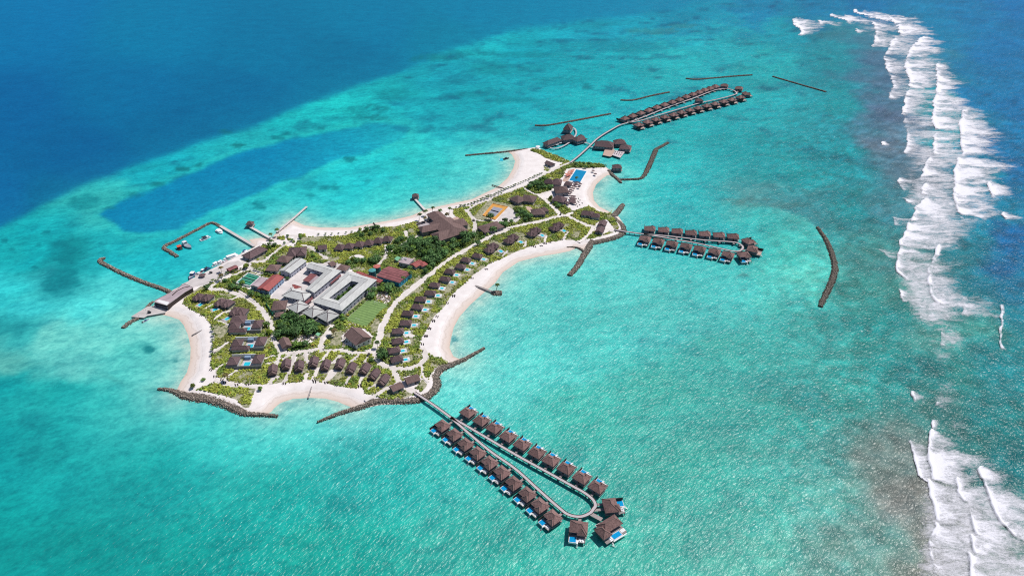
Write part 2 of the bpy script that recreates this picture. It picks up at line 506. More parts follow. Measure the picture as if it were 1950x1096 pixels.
# ---------------------------------------------------------------- water colour: what lies beneath it, by place
# (photo pixel x, y, picture colour)
DEEP_L = f('X -900,640 -400,520 0,436 60,404 125,369 254,314 369,277 489,243 554,212 646,178 748,145 785,129 877,89 969,60 1061,48 1154,37 1280,18 1400,-8 1600,-60 2200,-190')
BASIN = f('X 190,408 232,382 330,342 450,296 560,262 650,240 720,232 790,238 770,262 690,292 640,302 560,338 480,372 400,402 340,436 290,446 235,440')
CP = [
 (0, 480, 10, 165, 168), (60, 470, 5, 168, 172), (200, 390, 40, 170, 165), (300, 330, 10, 160, 170), (480, 280, 20, 168, 172), (560, 230, 15, 180, 180), (640, 200, 18, 192, 186), (720, 180, 12, 168, 172),
 (850, 130, 8, 150, 165), (900, 90, 14, 176, 182), (1000, 100, 5, 152, 165), (1000, 170, 10, 160, 170), (1150, 60, 5, 148, 168), (1300, 40, 5, 138, 165), (1450, 20, 5, 128, 165), (1150, 130, 8, 160, 168), (1300, 120, 20, 170, 172), (1500, 60, 8, 150, 165),
 (850, 240, 10, 158, 168), (900, 190, 8, 158, 168), (960, 250, 8, 160, 168), (800, 290, 30, 195, 190), (900, 310, 60, 205, 198), (700, 320, 20, 185, 185), (650, 370, 12, 182, 184), (750, 380, 30, 195, 190), (560, 400, 10, 178, 182), (450, 410, 10, 172, 178),
 (400, 460, 5, 164, 174), (440, 470, 0, 166, 172), (330, 520, 5, 166, 174), (250, 460, 20, 170, 172), (250, 480, 5, 164, 172), (200, 560, 60, 196, 188), (150, 590, 50, 190, 186), (330, 500, 0, 162, 172), (120, 490, 8, 140, 145), (110, 545, 15, 140, 145), (60, 580, 30, 172, 172),
 (30, 620, 25, 150, 150), (0, 560, 20, 176, 176), (100, 640, 90, 182, 168), (180, 650, 95, 190, 175), (30, 690, 70, 160, 150), (150, 690, 75, 170, 160), (250, 660, 60, 180, 165), (300, 680, 55, 172, 160), (260, 620, 100, 200, 180), (310, 640, 75, 185, 168), (330, 700, 90, 200, 182),
 (30, 730, 5, 150, 152), (130, 740, 10, 158, 155), (280, 780, 10, 156, 152), (380, 810, 30, 176, 168), (500, 820, 30, 182, 172), (580, 790, 60, 196, 182), (680, 810, 45, 190, 180), (100, 830, 5, 148, 148), (300, 900, 5, 150, 146), (150, 900, 5, 148, 146), (150, 1050, 3, 146, 140), (0, 1000, 2, 146, 142), (400, 1050, 5, 150, 140), (0, 850, 2, 148, 150),
 (550, 950, 10, 158, 146), (700, 880, 12, 160, 150), (650, 1050, 14, 158, 142), (900, 1050, 25, 164, 145), (800, 760, 50, 185, 172), (860, 730, 70, 195, 182), (950, 680, 50, 185, 172), (1000, 620, 50, 180, 170), (980, 560, 60, 190, 178), (1050, 510, 60, 195, 182),
 (1100, 640, 40, 175, 165), (1250, 600, 45, 175, 165), (1200, 540, 50, 182, 172), (1400, 560, 40, 172, 164), (1500, 480, 60, 195, 180), (1540, 520, 80, 205, 185), (1350, 420, 20, 165, 168), (1230, 400, 20, 170, 172), (1450, 420, 30, 175, 170), (1300, 370, 15, 168, 168),
 (1240, 310, 15, 165, 165), (1190, 350, 50, 190, 180), (1110, 330, 20, 170, 168), (1050, 270, 8, 160, 168), (1130, 200, 15, 166, 170), (1250, 200, 10, 160, 165), (1300, 240, 15, 160, 160), (1400, 280, 15, 152, 155), (1450, 200, 15, 155, 158), (1450, 120, 18, 160, 162),
 (1380, 90, 15, 160, 168), (1560, 110, 20, 140, 150), (1600, 200, 15, 145, 150), (1600, 300, 12, 142, 148), (1500, 330, 15, 150, 152), (1480, 385, 60, 140, 145), (1430, 378, 75, 150, 150), (1540, 395, 50, 135, 140), (1620, 400, 20, 140, 142), (1640, 480, 55, 130, 125),
 (1640, 560, 45, 140, 132), (1600, 650, 30, 150, 140), (1500, 650, 32, 155, 145), (1400, 700, 35, 160, 148), (1250, 750, 35, 165, 150), (1100, 800, 32, 168, 150), (1300, 900, 35, 165, 148), (1200, 1050, 45, 172, 152), (1500, 800, 30, 150, 138), (1450, 950, 40, 160, 145), (1450, 1060, 60, 168, 150),
 (1620, 750, 25, 145, 135), (1700, 700, 25, 140, 135), (1580, 870, 45, 148, 138), (1650, 860, 110, 125, 118), (1700, 850, 118, 128, 122), (1720, 920, 128, 125, 118), (1690, 960, 130, 128, 122), (1740, 1000, 122, 122, 114), (1660, 1020, 90, 140, 130), (1580, 960, 60, 155, 142), (1760, 1070, 125, 130, 120),
 (1620, 1080, 80, 155, 142), (1690, 1060, 115, 132, 122), (1800, 780, 45, 115, 110), (1820, 720, 30, 135, 130), (1850, 850, 30, 115, 112), (1900, 800, 10, 120, 120), (1940, 880, 8, 115, 118), (1920, 700, 15, 130, 135), (1860, 620, 60, 150, 140), (1930, 600, 15, 125, 140),
 (1680, 120, 70, 110, 135), (1700, 160, 75, 108, 132), (1700, 220, 80, 105, 130), (1700, 280, 90, 112, 128), (1650, 75, 60, 120, 140), (1600, 65, 45, 130, 145), (1755, 300, 95, 118, 135), (1740, 330, 80, 115, 130), (1720, 380, 60, 125, 135), (1760, 240, 110, 135, 155), (1780, 200, 100, 140, 160), (1750, 120, 60, 130, 150), (1800, 260, 100, 150, 170),
 (1700, 550, 55, 130, 122), (1745, 500, 70, 130, 128), (1800, 510, 25, 110, 118), (1830, 470, 20, 115, 128), (1780, 640, 60, 130, 122), (1680, 620, 30, 145, 138), (1740, 590, 35, 135, 130),
 (1780, 60, 5, 115, 165), (1850, 30, 5, 108, 165), (1900, 100, 3, 100, 160), (1940, 0, 0, 100, 165), (1860, 180, 3, 108, 165), (1930, 200, 3, 100, 160), (1940, 330, 3, 92, 150), (1900, 400, 5, 112, 150), (1940, 450, 5, 95, 145), (1870, 450, 12, 125, 145), (1900, 510, 5, 95, 140), (1940, 540, 5, 115, 145), (1650, 15, 5, 112, 160), (1560, 20, 5, 120, 160),
 (1840, 550, 15, 120, 130), (1900, 280, 3, 98, 155), (1870, 330, 10, 118, 150),
]
CP = np.array(CP, float)
_o = (CP[:, 0] > 1770) & (CP[:, 4] > 148)
CP[_o, 3] += 10
CP[_o, 2] = 0
_b = (CP[:, 4] >= 158) & (CP[:, 0] < 1500) & (CP[:, 3] > 145)
CP[_b, 3:5] += 9
CP[_b, 2] += 9
_w = (CP[:, 0] < 360) & (CP[:, 1] > 530) & (CP[:, 1] < 700)
CP[_w, 2:5] += 18
_l = (CP[:, 0] < 620) & (CP[:, 1] > 700)
CP[_l, 3:5] += 6
_r = (CP[:, 2] > 100) & (CP[:, 1] > 820) & (CP[:, 0] < 1745)
CP[_r, 0] += 30
CP[_r, 2] -= 8
_c = (CP[:, 0] > 850) & (CP[:, 0] < 1640) & (CP[:, 1] > 480)
CP[_c, 2] += 20
CP[_c, 3:5] += 10
DP = np.array([(0, 60, 2, 104, 168), (60, 0, 2, 106, 170), (300, 60, 2, 110, 165), (0, 200, 2, 88, 155), (150, 300, 2, 86, 150), (0, 380, 5, 92, 158), (250, 180, 2, 98, 158), (500, 100, 2, 104, 158), (450, 180, 2, 95, 152), (700, 40, 2, 110, 162), (650, 110, 2, 100, 152), (900, 20, 2, 115, 165), (860, 70, 2, 112, 158), (1100, 10, 2, 118, 168), (1300, -10, 2, 120, 168), (100, 380, 2, 90, 148), (320, 240, 2, 92, 150)], float)
def rbf(px, py, C, k=6, pw=2.2, sx=1.0, sy=1.6):
    out = np.zeros(px.shape + (3,))
    for i0 in range(0, px.size, 20000):
        a = px.ravel()[i0:i0 + 20000, None]
        b = py.ravel()[i0:i0 + 20000, None]
        d2 = ((a - C[None, :, 0]) * sx) ** 2 + ((b - C[None, :, 1]) * sy) ** 2 + 500.0
        w = d2 ** (-pw)
        w /= w.sum(1, keepdims=True)
        out.reshape(-1, 3)[i0:i0 + 20000] = w @ C[:, 2:5]
    return out
KW = 0.92          # picture value -> surface colour under this sun and sky
def water_colour(px, py, wx, wy):
    """px,py: photo pixel above each point (a map reference only), wx,wy: metres"""
    # wobble of the boundaries, in metres on the ground
    qx = np.clip(px, -300, 2250)
    qy = np.clip(py, -60, 1200)
    big = fbm(wx / 90, wy / 90, 3, 5)
    med = fbm(wx / 22, wy / 22, 11, 5)
    wrp = fbm(wx / 35, wy / 35, 19, 5)
    c = rbf(qx + (wrp - 0.5) * 95, qy + (med - 0.5) * 50 + (big - .5) * 25, CP, pw=1.9)
    streak = fbm(wx / 60 + wy / 160, wy / 20 - wx / 60, 23, 4)
    # mottled coral in the lagoon north and west of the island
    cor = np.clip((fbm(wx / 34, wy / 26, 41, 5) - 0.55) * 6, 0, 1) * np.clip((med - 0.35) * 3, 0, 1)
    wmask = np.clip((340 - py) / 60, 0, 1) * np.clip((px - 620) / 150, 0, 1) * np.clip((1700 - px) / 200, 0, 1)
    wmask = np.maximum(wmask, 0.8 * np.clip((450 - py) / 40, 0, 1) * np.clip((640 - px) / 60, 0, 1))
    wmask = np.maximum(wmask, 0.45)
    c = c * (1 - 0.28 * (cor * wmask)[..., None] * np.array([1.6, 1.0, 0.72]))
    c = c * (0.90 + 0.20 * big[..., None]) * (0.93 + 0.14 * streak[..., None])
    # blue basin north-west of the beach
    d = dist_line(px, py * 1.5, [(a, b * 1.5) for a, b in BASIN], True)
    s = np.where(in_poly(px, py, BASIN), d, -d) + (big - 0.5) * 24 + (med - 0.5) * 15
    rim = np.exp(-((s + 7) / 7.0) ** 2) * 0.35
    c = c * (1 - rim[..., None]) + np.array([45, 192, 186.0]) * rim[..., None]
    t = np.clip((s + 5) / 13, 0, 1)
    t = t * t * (3 - 2 * t)
    t = t * np.clip((830 - px) / 330, 0.0, 1) ** 0.8
    bas = np.array([0, 130, 172.0]) * (0.97 + 0.06 * big[..., None])
    c = c * (1 - t[..., None]) + bas * t[..., None]
    # the drop-off into deep ocean
    up = [(a, b) for a, b in DEEP_L] + [(2200, -2000), (-900, -2000)]
    d = dist_line(px, py * 1.4, [(a, b * 1.4) for a, b in DEEP_L])
    s = np.where(in_poly(px, py, up), d, -d) + (big - 0.5) * 14 + (med - 0.5) * 8
    t = 1 / (1 + np.exp(-(s - 2) / 3.6))
    t = 0.88 * t + 0.12 * np.clip(s / 80, 0, 1)
    dp = rbf(np.clip(px, -200, 1400), np.clip(py, -80, 460), DP) + np.array([0, 11, -3.0])
    c = c * (1 - t[..., None]) + dp * t[..., None]
    # sand showing through beside the beaches
    db = np.full(px.shape, 1e9)
    for b in BEACH_W:
        db = np.minimum(db, dist_line(wx, wy, b))
    db = db + (med - 0.5) * 9
    t = np.exp(-np.clip(db - 3, 0, None) / 14.0)
    t2 = np.exp(-np.clip(db, 0, None) / 60.0) * 0.80
    c = c * (1 - t2[..., None]) + np.array([84, 212, 203.0]) * t2[..., None]
    c = c * (1 - t[..., None]) + np.array([182, 214, 200.0]) * t[..., None]
    ds = dist_line(wx, wy, SHORE_W, True)
    t = np.exp(-ds / 9.0) * 0.25
    c = c * (1 - t[..., None]) + np.array([120, 205, 190.0]) * t[..., None]
    arc = CRES
    d = dist_line(px, py * 1.3, [(a, b * 1.3) for a, b in arc], True)
    s = np.where(in_poly(px, py, arc), d, -d) + (med - 0.5) * 10
    t = np.clip((s + 3) / 9, 0, 1) * (0.25 + 0.75 * np.exp(-np.clip(s, 0, None) / 45)) * np.clip((px - 1300) / 200, 0, 1) * 0.65
    c = c * (1 - t[..., None]) + np.array([75, 205, 188.0]) * t[..., None]
    sh = SHELF
    d = dist_line(px, py * 1.3, [(a, b * 1.3) for a, b in sh])
    t = np.exp(-((d + (med - .5) * 10) / 7.0) ** 2) * 0.40 * np.clip((big + med - 0.75) * 3, 0, 1)
    c = c * (1 - t[..., None]) + np.array([60, 140, 135.0]) * t[..., None]
    # dark seagrass and reef patches
    fin = fbm(wx / 7, wy / 7, 29, 4)
    for (x, y, rx, ry, a, cc) in REEF:
        e = ((px - x) / rx) ** 2 + ((py - y) / ry) ** 2 + (med - 0.5) * 2.4 + (fin - 0.5) * 2.2
        t = np.clip(1.25 - e, 0, 1) * a
        c = c * (1 - t[..., None]) + np.array(cc, float) * t[..., None]
    k = np.clip((px - 1350) / 250, 0, 1) * np.clip((py - 60) / 200, 0.3, 1)
    c = c * (1 + (fin - 0.5) * 0.55 * k)[..., None]
    return np.clip(c, 0, 255)
CRES = f('X 1290,385 1370,382 1430,386 1490,397 1535,412 1568,440 1590,490 1590,530 1565,585 1500,600 1350,590 1280,520')
SHELF = f('X 0,684 60,690 130,695 200,715 260,738 320,745')
T1, T2, T3 = (5, 120, 130), (10, 112, 118), (70, 120, 118)
REEF = [(9, 457, 7, 4, .6, T1), (88, 443, 8, 4, .6, T1), (140, 455, 7, 3, .6, T1), (22, 475, 6, 5, .5, T1), (67, 508, 6, 4, .6, T1), (35, 522, 6, 3, .5, T1), (74, 465, 6, 4, .5, T1), (125, 467, 9, 5, .9, T1), (103, 462, 12, 5, .5, T1), (282, 665, 10, 7, .7, T2), (335, 686, 8, 3, .5, T2), (590, 372, 9, 4, .5, T1), (637, 356, 9, 4, .5, T1), (552, 357, 8, 4, .5, T1), (700, 345, 8, 4, .4, T1), (430, 250, 14, 5, .6, T2), (300, 350, 16, 6, .6, T2), (250, 372, 18, 6, .6, T2), (210, 395, 14, 5, .5, T2), (830, 110, 60, 7, .5, T1), (900, 100, 50, 6, .4, T1), (700, 225, 40, 6, .6, T2), (720, 205, 30, 6, .5, T2), (1240, 60, 50, 6, .4, T3), (1300, 50, 40, 5, .4, T3), (1120, 165, 10, 6, .6, T1), (985, 190, 60, 6, .4, T1), (900, 180, 50, 6, .4, T1), (1000, 105, 70, 6, .35, T1),
        (120, 480, 26, 22, .55, T1), (112, 535, 38, 24, .6, T1), (20, 620, 42, 18, .25, T1), (290, 690, 42, 20, .12, T2), (270, 660, 20, 12, .2, T2), (495, 389, 16, 9, .7, T1),
        (665, 303, 12, 6, .7, T1), (615, 358, 10, 5, .5, T1), (600, 350, 8, 4, .5, T1), (455, 276, 12, 5, .8, T2), (350, 322, 14, 6, .7, T2), (375, 312, 12, 5, .7, T2), (605, 245, 12, 4, .8, T1), (545, 255, 10, 4, .8, T1), (530, 262, 12, 4, .7, T1),
        (690, 210, 45, 10, .5, T1), (760, 180, 50, 12, .4, T1), (640, 225, 30, 5, .5, T1), (165, 385, 40, 14, .5, T1), (1190, 340, 14, 8, .7, T1), (1480, 390, 95, 6, .5, T3), (1420, 380, 60, 4, .5, T3),
        (650, 835, 12, 4, .5, T2), (1310, 537, 10, 3, .6, T3), (1415, 523, 9, 3, .5, T3), (1420, 552, 9, 4, .5, T3), (1135, 350, 14, 8, .35, T1), (866, 645, 6, 5, .5, T1), (1060, 155, 60, 10, .35, T1), (1180, 90, 90, 12, .3, T1), (950, 130, 60, 12, .35, T1)]

def water_material():
    m, nt, b = nodes_of('water')
    tc = N(nt, 'ShaderNodeTexCoord')
    a = N(nt, 'ShaderNodeAttribute', attribute_name='Col')
    def noise(scale, detail, rough, rot=0, stretch=(1, 1, 1), dist=0.0):
        mp = N(nt, 'ShaderNodeMapping')
        mp.vector_type = 'TEXTURE'
        mp.inputs['Rotation'].default_value = (0, 0, rot)
        mp.inputs['Scale'].default_value = (stretch[1], stretch[0], 1)
        nt.links.new(tc.outputs['Object'], mp.inputs['Vector'])
        n = N(nt, 'ShaderNodeTexNoise', Scale=scale, Detail=detail, Roughness=rough, Distortion=dist)
        nt.links.new(mp.outputs[0], n.inputs['Vector'])
        return n.outputs['Fac']
    n1 = noise(0.035, 8, 0.7)
    c = mixrgb(nt, a.outputs['Color'], ramp(nt, n1, 0.3, 0.7, (0.78, 0.86, 0.9), (1.2, 1.10, 1.08)), 1.0, 'MULTIPLY')
    nf = noise(0.30, 4, 0.75, 0.6, (1, 1.3, 1))
    c = mixrgb(nt, c, ramp(nt, nf, 0.3, 0.72, (0.72, 0.78, 0.82), (1.25, 1.16, 1.13)), 1.0, 'MULTIPLY')
    ns = noise(0.11, 9, 0.78, 0.3, (1, 1.5, 1), 0.3)
    dpt = N(nt, 'ShaderNodeSeparateColor')
    nt.links.new(a.outputs['Color'], dpt.inputs[0])
    shal = ramp(nt, dpt.outputs[1], 0.10, 0.30)
    spk = mixrgb(nt, (1, 1, 1), ramp(nt, ns, 0.40, 0.56, (0.60, 0.79, 0.84), (1.10, 1.05, 1.05)), shal)
    c = mixrgb(nt, c, spk, 1.0, 'MULTIPLY')
    nt.nodes.remove(b)
    out = nt.nodes['Material Output']
    # waves: wind chop crossing from the right, in two lengths
    h1 = noise(0.17, 2, 0.5, 0.9, (1, 2.2, 1), 0.4)
    h2 = noise(0.70, 1.8, 0.5, 0.8, (1, 2.2, 1), 0.5)
    mx = N(nt, 'ShaderNodeMath', operation='MULTIPLY_ADD')
    nt.links.new(h1, mx.inputs[0])
    mx.inputs[1].default_value = WAVE1
    m2 = N(nt, 'ShaderNodeMath', operation='MULTIPLY')
    nt.links.new(h2, m2.inputs[0])
    m2.inputs[1].default_value = WAVE2
    nt.links.new(m2.outputs[0], mx.inputs[2])
    ch = N(nt, 'ShaderNodeAttribute', attribute_name='chop')
    mc = N(nt, 'ShaderNodeMath', operation='MULTIPLY')
    nt.links.new(mx.outputs[0], mc.inputs[0])
    nt.links.new(ch.outputs['Fac'], mc.inputs[1])
    mx = mc
    bp = N(nt, 'ShaderNodeBump', Strength=1.0, Distance=1.0)
    nt.links.new(mx.outputs[0], bp.inputs['Height'])
    bd = N(nt, 'ShaderNodeBump', Strength=0.35, Distance=1.0)
    nt.links.new(mx.outputs[0], bd.inputs['Height'])
    df = N(nt, 'ShaderNodeBsdfDiffuse')
    nt.links.new(c, df.inputs['Color'])
    nt.links.new(bd.outputs[0], df.inputs['Normal'])
    gl = N(nt, 'ShaderNodeBsdfGlossy', Roughness=WROUGH)
    nt.links.new(bp.outputs[0], gl.inputs['Normal'])
    fr = N(nt, 'ShaderNodeFresnel', IOR=1.33)
    fm = N(nt, 'ShaderNodeMapRange')
    fm.inputs['To Min'].default_value = 0.0
    fm.inputs['To Max'].default_value = 0.035
    fm.inputs['From Max'].default_value = 1.0
    nt.links.new(fr.outputs[0], fm.inputs['Value'])
    ad = N(nt, 'ShaderNodeMath', operation='ADD')
    nt.links.new(fm.outputs[0], ad.inputs[0])
    ad.inputs[1].default_value = WSPEC
    ms = N(nt, 'ShaderNodeMixShader')
    nt.links.new(ad.outputs[0], ms.inputs[0])
    nt.links.new(df.outputs[0], ms.inputs[1])
    nt.links.new(gl.outputs[0], ms.inputs[2])
    nt.links.new(ms.outputs[0], out.inputs['Surface'])
    MATS['water'] = m
WAVE1, WAVE2, WROUGH, WSPEC = 1.2, 1.05, 0.37, 0.036
water_material()

def sea():
    ys = np.concatenate([np.arange(-270, -60, 15), np.arange(-60, 1140, 4.0), np.arange(1140, 1500, 20)])
    v = (ys - 548) / FPX
    zc = CAM_H / (math.sin(PITCH) + v * math.cos(PITCH))
    Y = (math.cos(PITCH) - v * math.sin(PITCH)) * zc
    Y = np.concatenate([[40000, 20000], Y, [-60, -600, -4000]])
    zc = np.concatenate([[zc[0] * 3, zc[0] * 1.8], zc, [zc[-1]] * 3])
    py = np.concatenate([[-295, -285], ys, [1500] * 3])
    xs = np.concatenate([[-12000, -5000, -2000, -1000, -600, -300], np.arange(-100, 2060, 4.5), [2250, 2600, 3000, 4000, 7000, 13000]])
    U = (xs - 975) / FPX
    X = U[None, :] * zc[:, None]
    YY = np.repeat(Y[:, None], len(xs), 1)
    PX = np.repeat(xs[None, :], len(Y), 0)
    PY = np.repeat(py[:, None], len(xs), 1)
    col = lin(water_colour(PX, PY, X, YY)) * KW
    nr, nc = X.shape
    idx = np.arange(nr * nc).reshape(nr, nc)
    fc = np.stack([idx[1:, :-1], idx[1:, 1:], idx[:-1, 1:], idx[:-1, :-1]], -1).reshape(-1, 4)
    me = np_mesh('sea', np.stack([X, YY, np.zeros_like(X)], -1).reshape(-1, 3), fc, 'water', col.reshape(-1, 3), True, {'chop': np.clip((PX - 300 + (PY - 500) * 0.9) / 700 + 0.3 * (fbm(X / 120, YY / 120, 88, 3) - .5), 0.22, 1)})
    tag(link('sea', me), kind='structure')
sea()

# ---------------------------------------------------------------- surf on the outer reef
# each front: intensity, then (photo y, photo x of the sharp edge, length of the trail behind it)
FRONTS = [
 (.75, (58, 1668, 8), (64, 1667, 26), (84, 1663, 30), (92, 1660, 18)), (.7, (107, 1682, 10), (112, 1682, 38), (132, 1687, 36), (142, 1692, 20)),
 (.55, (140, 1692, 30), (160, 1700, 35), (176, 1694, 30), (190, 1691, 14)), (.6, (176, 1691, 22), (190, 1697, 10)),
 (1., (44, 1706, 30), (50, 1711, 60), (66, 1711, 40), (70, 1716, 20)), (.7, (70, 1705, 30), (78, 1698, 50), (92, 1692, 42), (107, 1686, 45)),
 (1., (68, 1758, 12), (75, 1748, 40), (90, 1735, 48), (100, 1728, 55), (110, 1724, 30)), (.85, (110, 1724, 58), (130, 1723, 60), (150, 1732, 50), (168, 1729, 52)), (1., (122, 1723, 16), (130, 1723, 20), (146, 1730, 20)),
 (.62, (169, 1729, 50), (185, 1724, 54), (205, 1718, 58), (222, 1719, 60)), (.35, (222, 1719, 60), (245, 1723, 55)),
 (1., (118, 1785, 8), (125, 1781, 16), (145, 1783, 30), (152, 1783, 46), (170, 1783, 30), (186, 1778, 30)), (1., (180, 1779, 34), (190, 1776, 60), (205, 1776, 66), (222, 1774, 62), (250, 1779, 54)),
 (.75, (250, 1779, 52), (270, 1776, 54), (282, 1775, 50), (296, 1776, 46)),
 (1., (206, 1838, 8), (213, 1832, 40), (236, 1824, 46), (255, 1827, 55), (277, 1829, 40), (282, 1829, 30)), (.8, (238, 1826, 60), (262, 1829, 66), (278, 1830, 60), (296, 1832, 60)),
 (.55, (243, 1727, 50), (264, 1726, 52), (285, 1724, 48), (300, 1722, 40)),
 (.85, (299, 1770, 10), (308, 1763, 50), (325, 1757, 56), (338, 1755, 56)), (.9, (347, 1763, 30), (356, 1757, 55), (368, 1754, 58), (376, 1775, 40)),
 (1., (297, 1822, 70), (312, 1819, 78), (326, 1814, 78), (349, 1817, 60)), (1., (349, 1817, 62), (362, 1815, 64), (376, 1813, 70), (392, 1819, 72), (403, 1822, 64), (410, 1830, 40)),
 (1., (346, 1880, 14), (352, 1878, 40), (366, 1884, 34), (377, 1887, 12)),
 (.9, (376, 1765, 22), (384, 1752, 70), (398, 1740, 85), (412, 1737, 95), (424, 1736, 95)), (.85, (420, 1728, 80), (436, 1724, 85), (450, 1716, 80), (470, 1712, 70)),
 (.9, (470, 1712, 62), (490, 1706, 64), (500, 1704, 62), (515, 1705, 36), (525, 1716, 28), (532, 1730, 28)), (.8, (412, 1826, 50), (418, 1830, 48)),
 (1., (462, 1790, 5), (468, 1783, 9), (490, 1778, 8), (508, 1773, 7)), (1., (508, 1768, 10), (530, 1766, 14), (548, 1766, 24), (560, 1769, 60), (568, 1773, 78), (576, 1782, 72), (583, 1806, 40)), (.5, (552, 1780, 100), (570, 1800, 100)),
 (.75, (551, 1709, 50), (560, 1713, 56), (574, 1720, 45)), (1., (404, 1908, 10), (410, 1905, 30), (418, 1914, 16)),
 (.6, (337, 1712, 30), (346, 1708, 48), (360, 1722, 34)), (.6, (377, 1718, 36), (386, 1732, 26)), (.5, (413, 1699, 30), (430, 1703, 28)), (.5, (474, 1671, 36), (488, 1690, 26)),
 (.5, (625, 1790, 40), (645, 1789, 45), (660, 1790, 40)), (.4, (590, 1745, 50), (610, 1750, 40)), (.5, (598, 1802, 30), (610, 1806, 30)), (.4, (570, 1840, 60), (600, 1830, 60)),
 (.95, (745, 1735, 8), (752, 1734, 20), (764, 1740, 20)), (.8, (797, 1772, 10), (803, 1770, 14), (812, 1774, 12)),
 (.5, (762, 1782, 25), (775, 1779, 22)), (.95, (813, 1771, 14), (822, 1768, 40), (844, 1767, 70), (870, 1766, 86), (892, 1770, 80), (913, 1774, 50)), (.7, (842, 1730, 36), (852, 1735, 34), (880, 1742, 30), (903, 1747, 28), (912, 1768, 12)),
 (.75, (913, 1767, 50), (925, 1767, 66), (950, 1773, 72), (970, 1777, 74), (986, 1782, 50)), (.7, (986, 1782, 50), (1000, 1780, 76), (1025, 1768, 82), (1045, 1766, 80)), (.45, (1045, 1768, 80), (1100, 1780, 70), (1150, 1780, 70)),
 (1., (890, 1865, 10), (896, 1861, 50), (915, 1868, 50), (935, 1876, 80), (960, 1886, 90), (985, 1902, 90), (1003, 1930, 80)), (.8, (907, 1822, 20), (915, 1818, 48), (935, 1821, 50), (950, 1836, 38)),
 (1., (974, 1845, 20), (982, 1846, 70), (1000, 1852, 90), (1014, 1855, 80)), (.95, (1014, 1848, 80), (1035, 1848, 88), (1048, 1852, 100)), (1., (1050, 1843, 60), (1062, 1842, 96), (1096, 1845, 110), (1150, 1845, 110)),
 (.95, (27, 1582, 10), (30, 1580, 46), (35, 1594, 60), (41, 1617, 46)), (1., (20, 1626, 14), (23, 1624, 60), (28, 1640, 80), (33, 1662, 70)), (1., (30, 1690, 50), (36, 1692, 50), (44, 1704, 50)), (.9, (30, 1640, 60), (38, 1690, 50)),
 (.85, (35, 1516, 28), (42, 1508, 50), (50, 1514, 42), (57, 1523, 26), (62, 1524, 22), (69, 1520, 18)), (.7, (40, 1556, 40), (46, 1562, 36)), (.7, (40, 1657, 50), (50, 1663, 48), (60, 1669, 36)), (.6, (55, 1628, 24), (61, 1630, 22)),
 (.9, (272, 1680, 8), (278, 1678, 16)), (.9, (580, 1905, 6), (652, 1902, 3), (664, 1906, 8)),
]
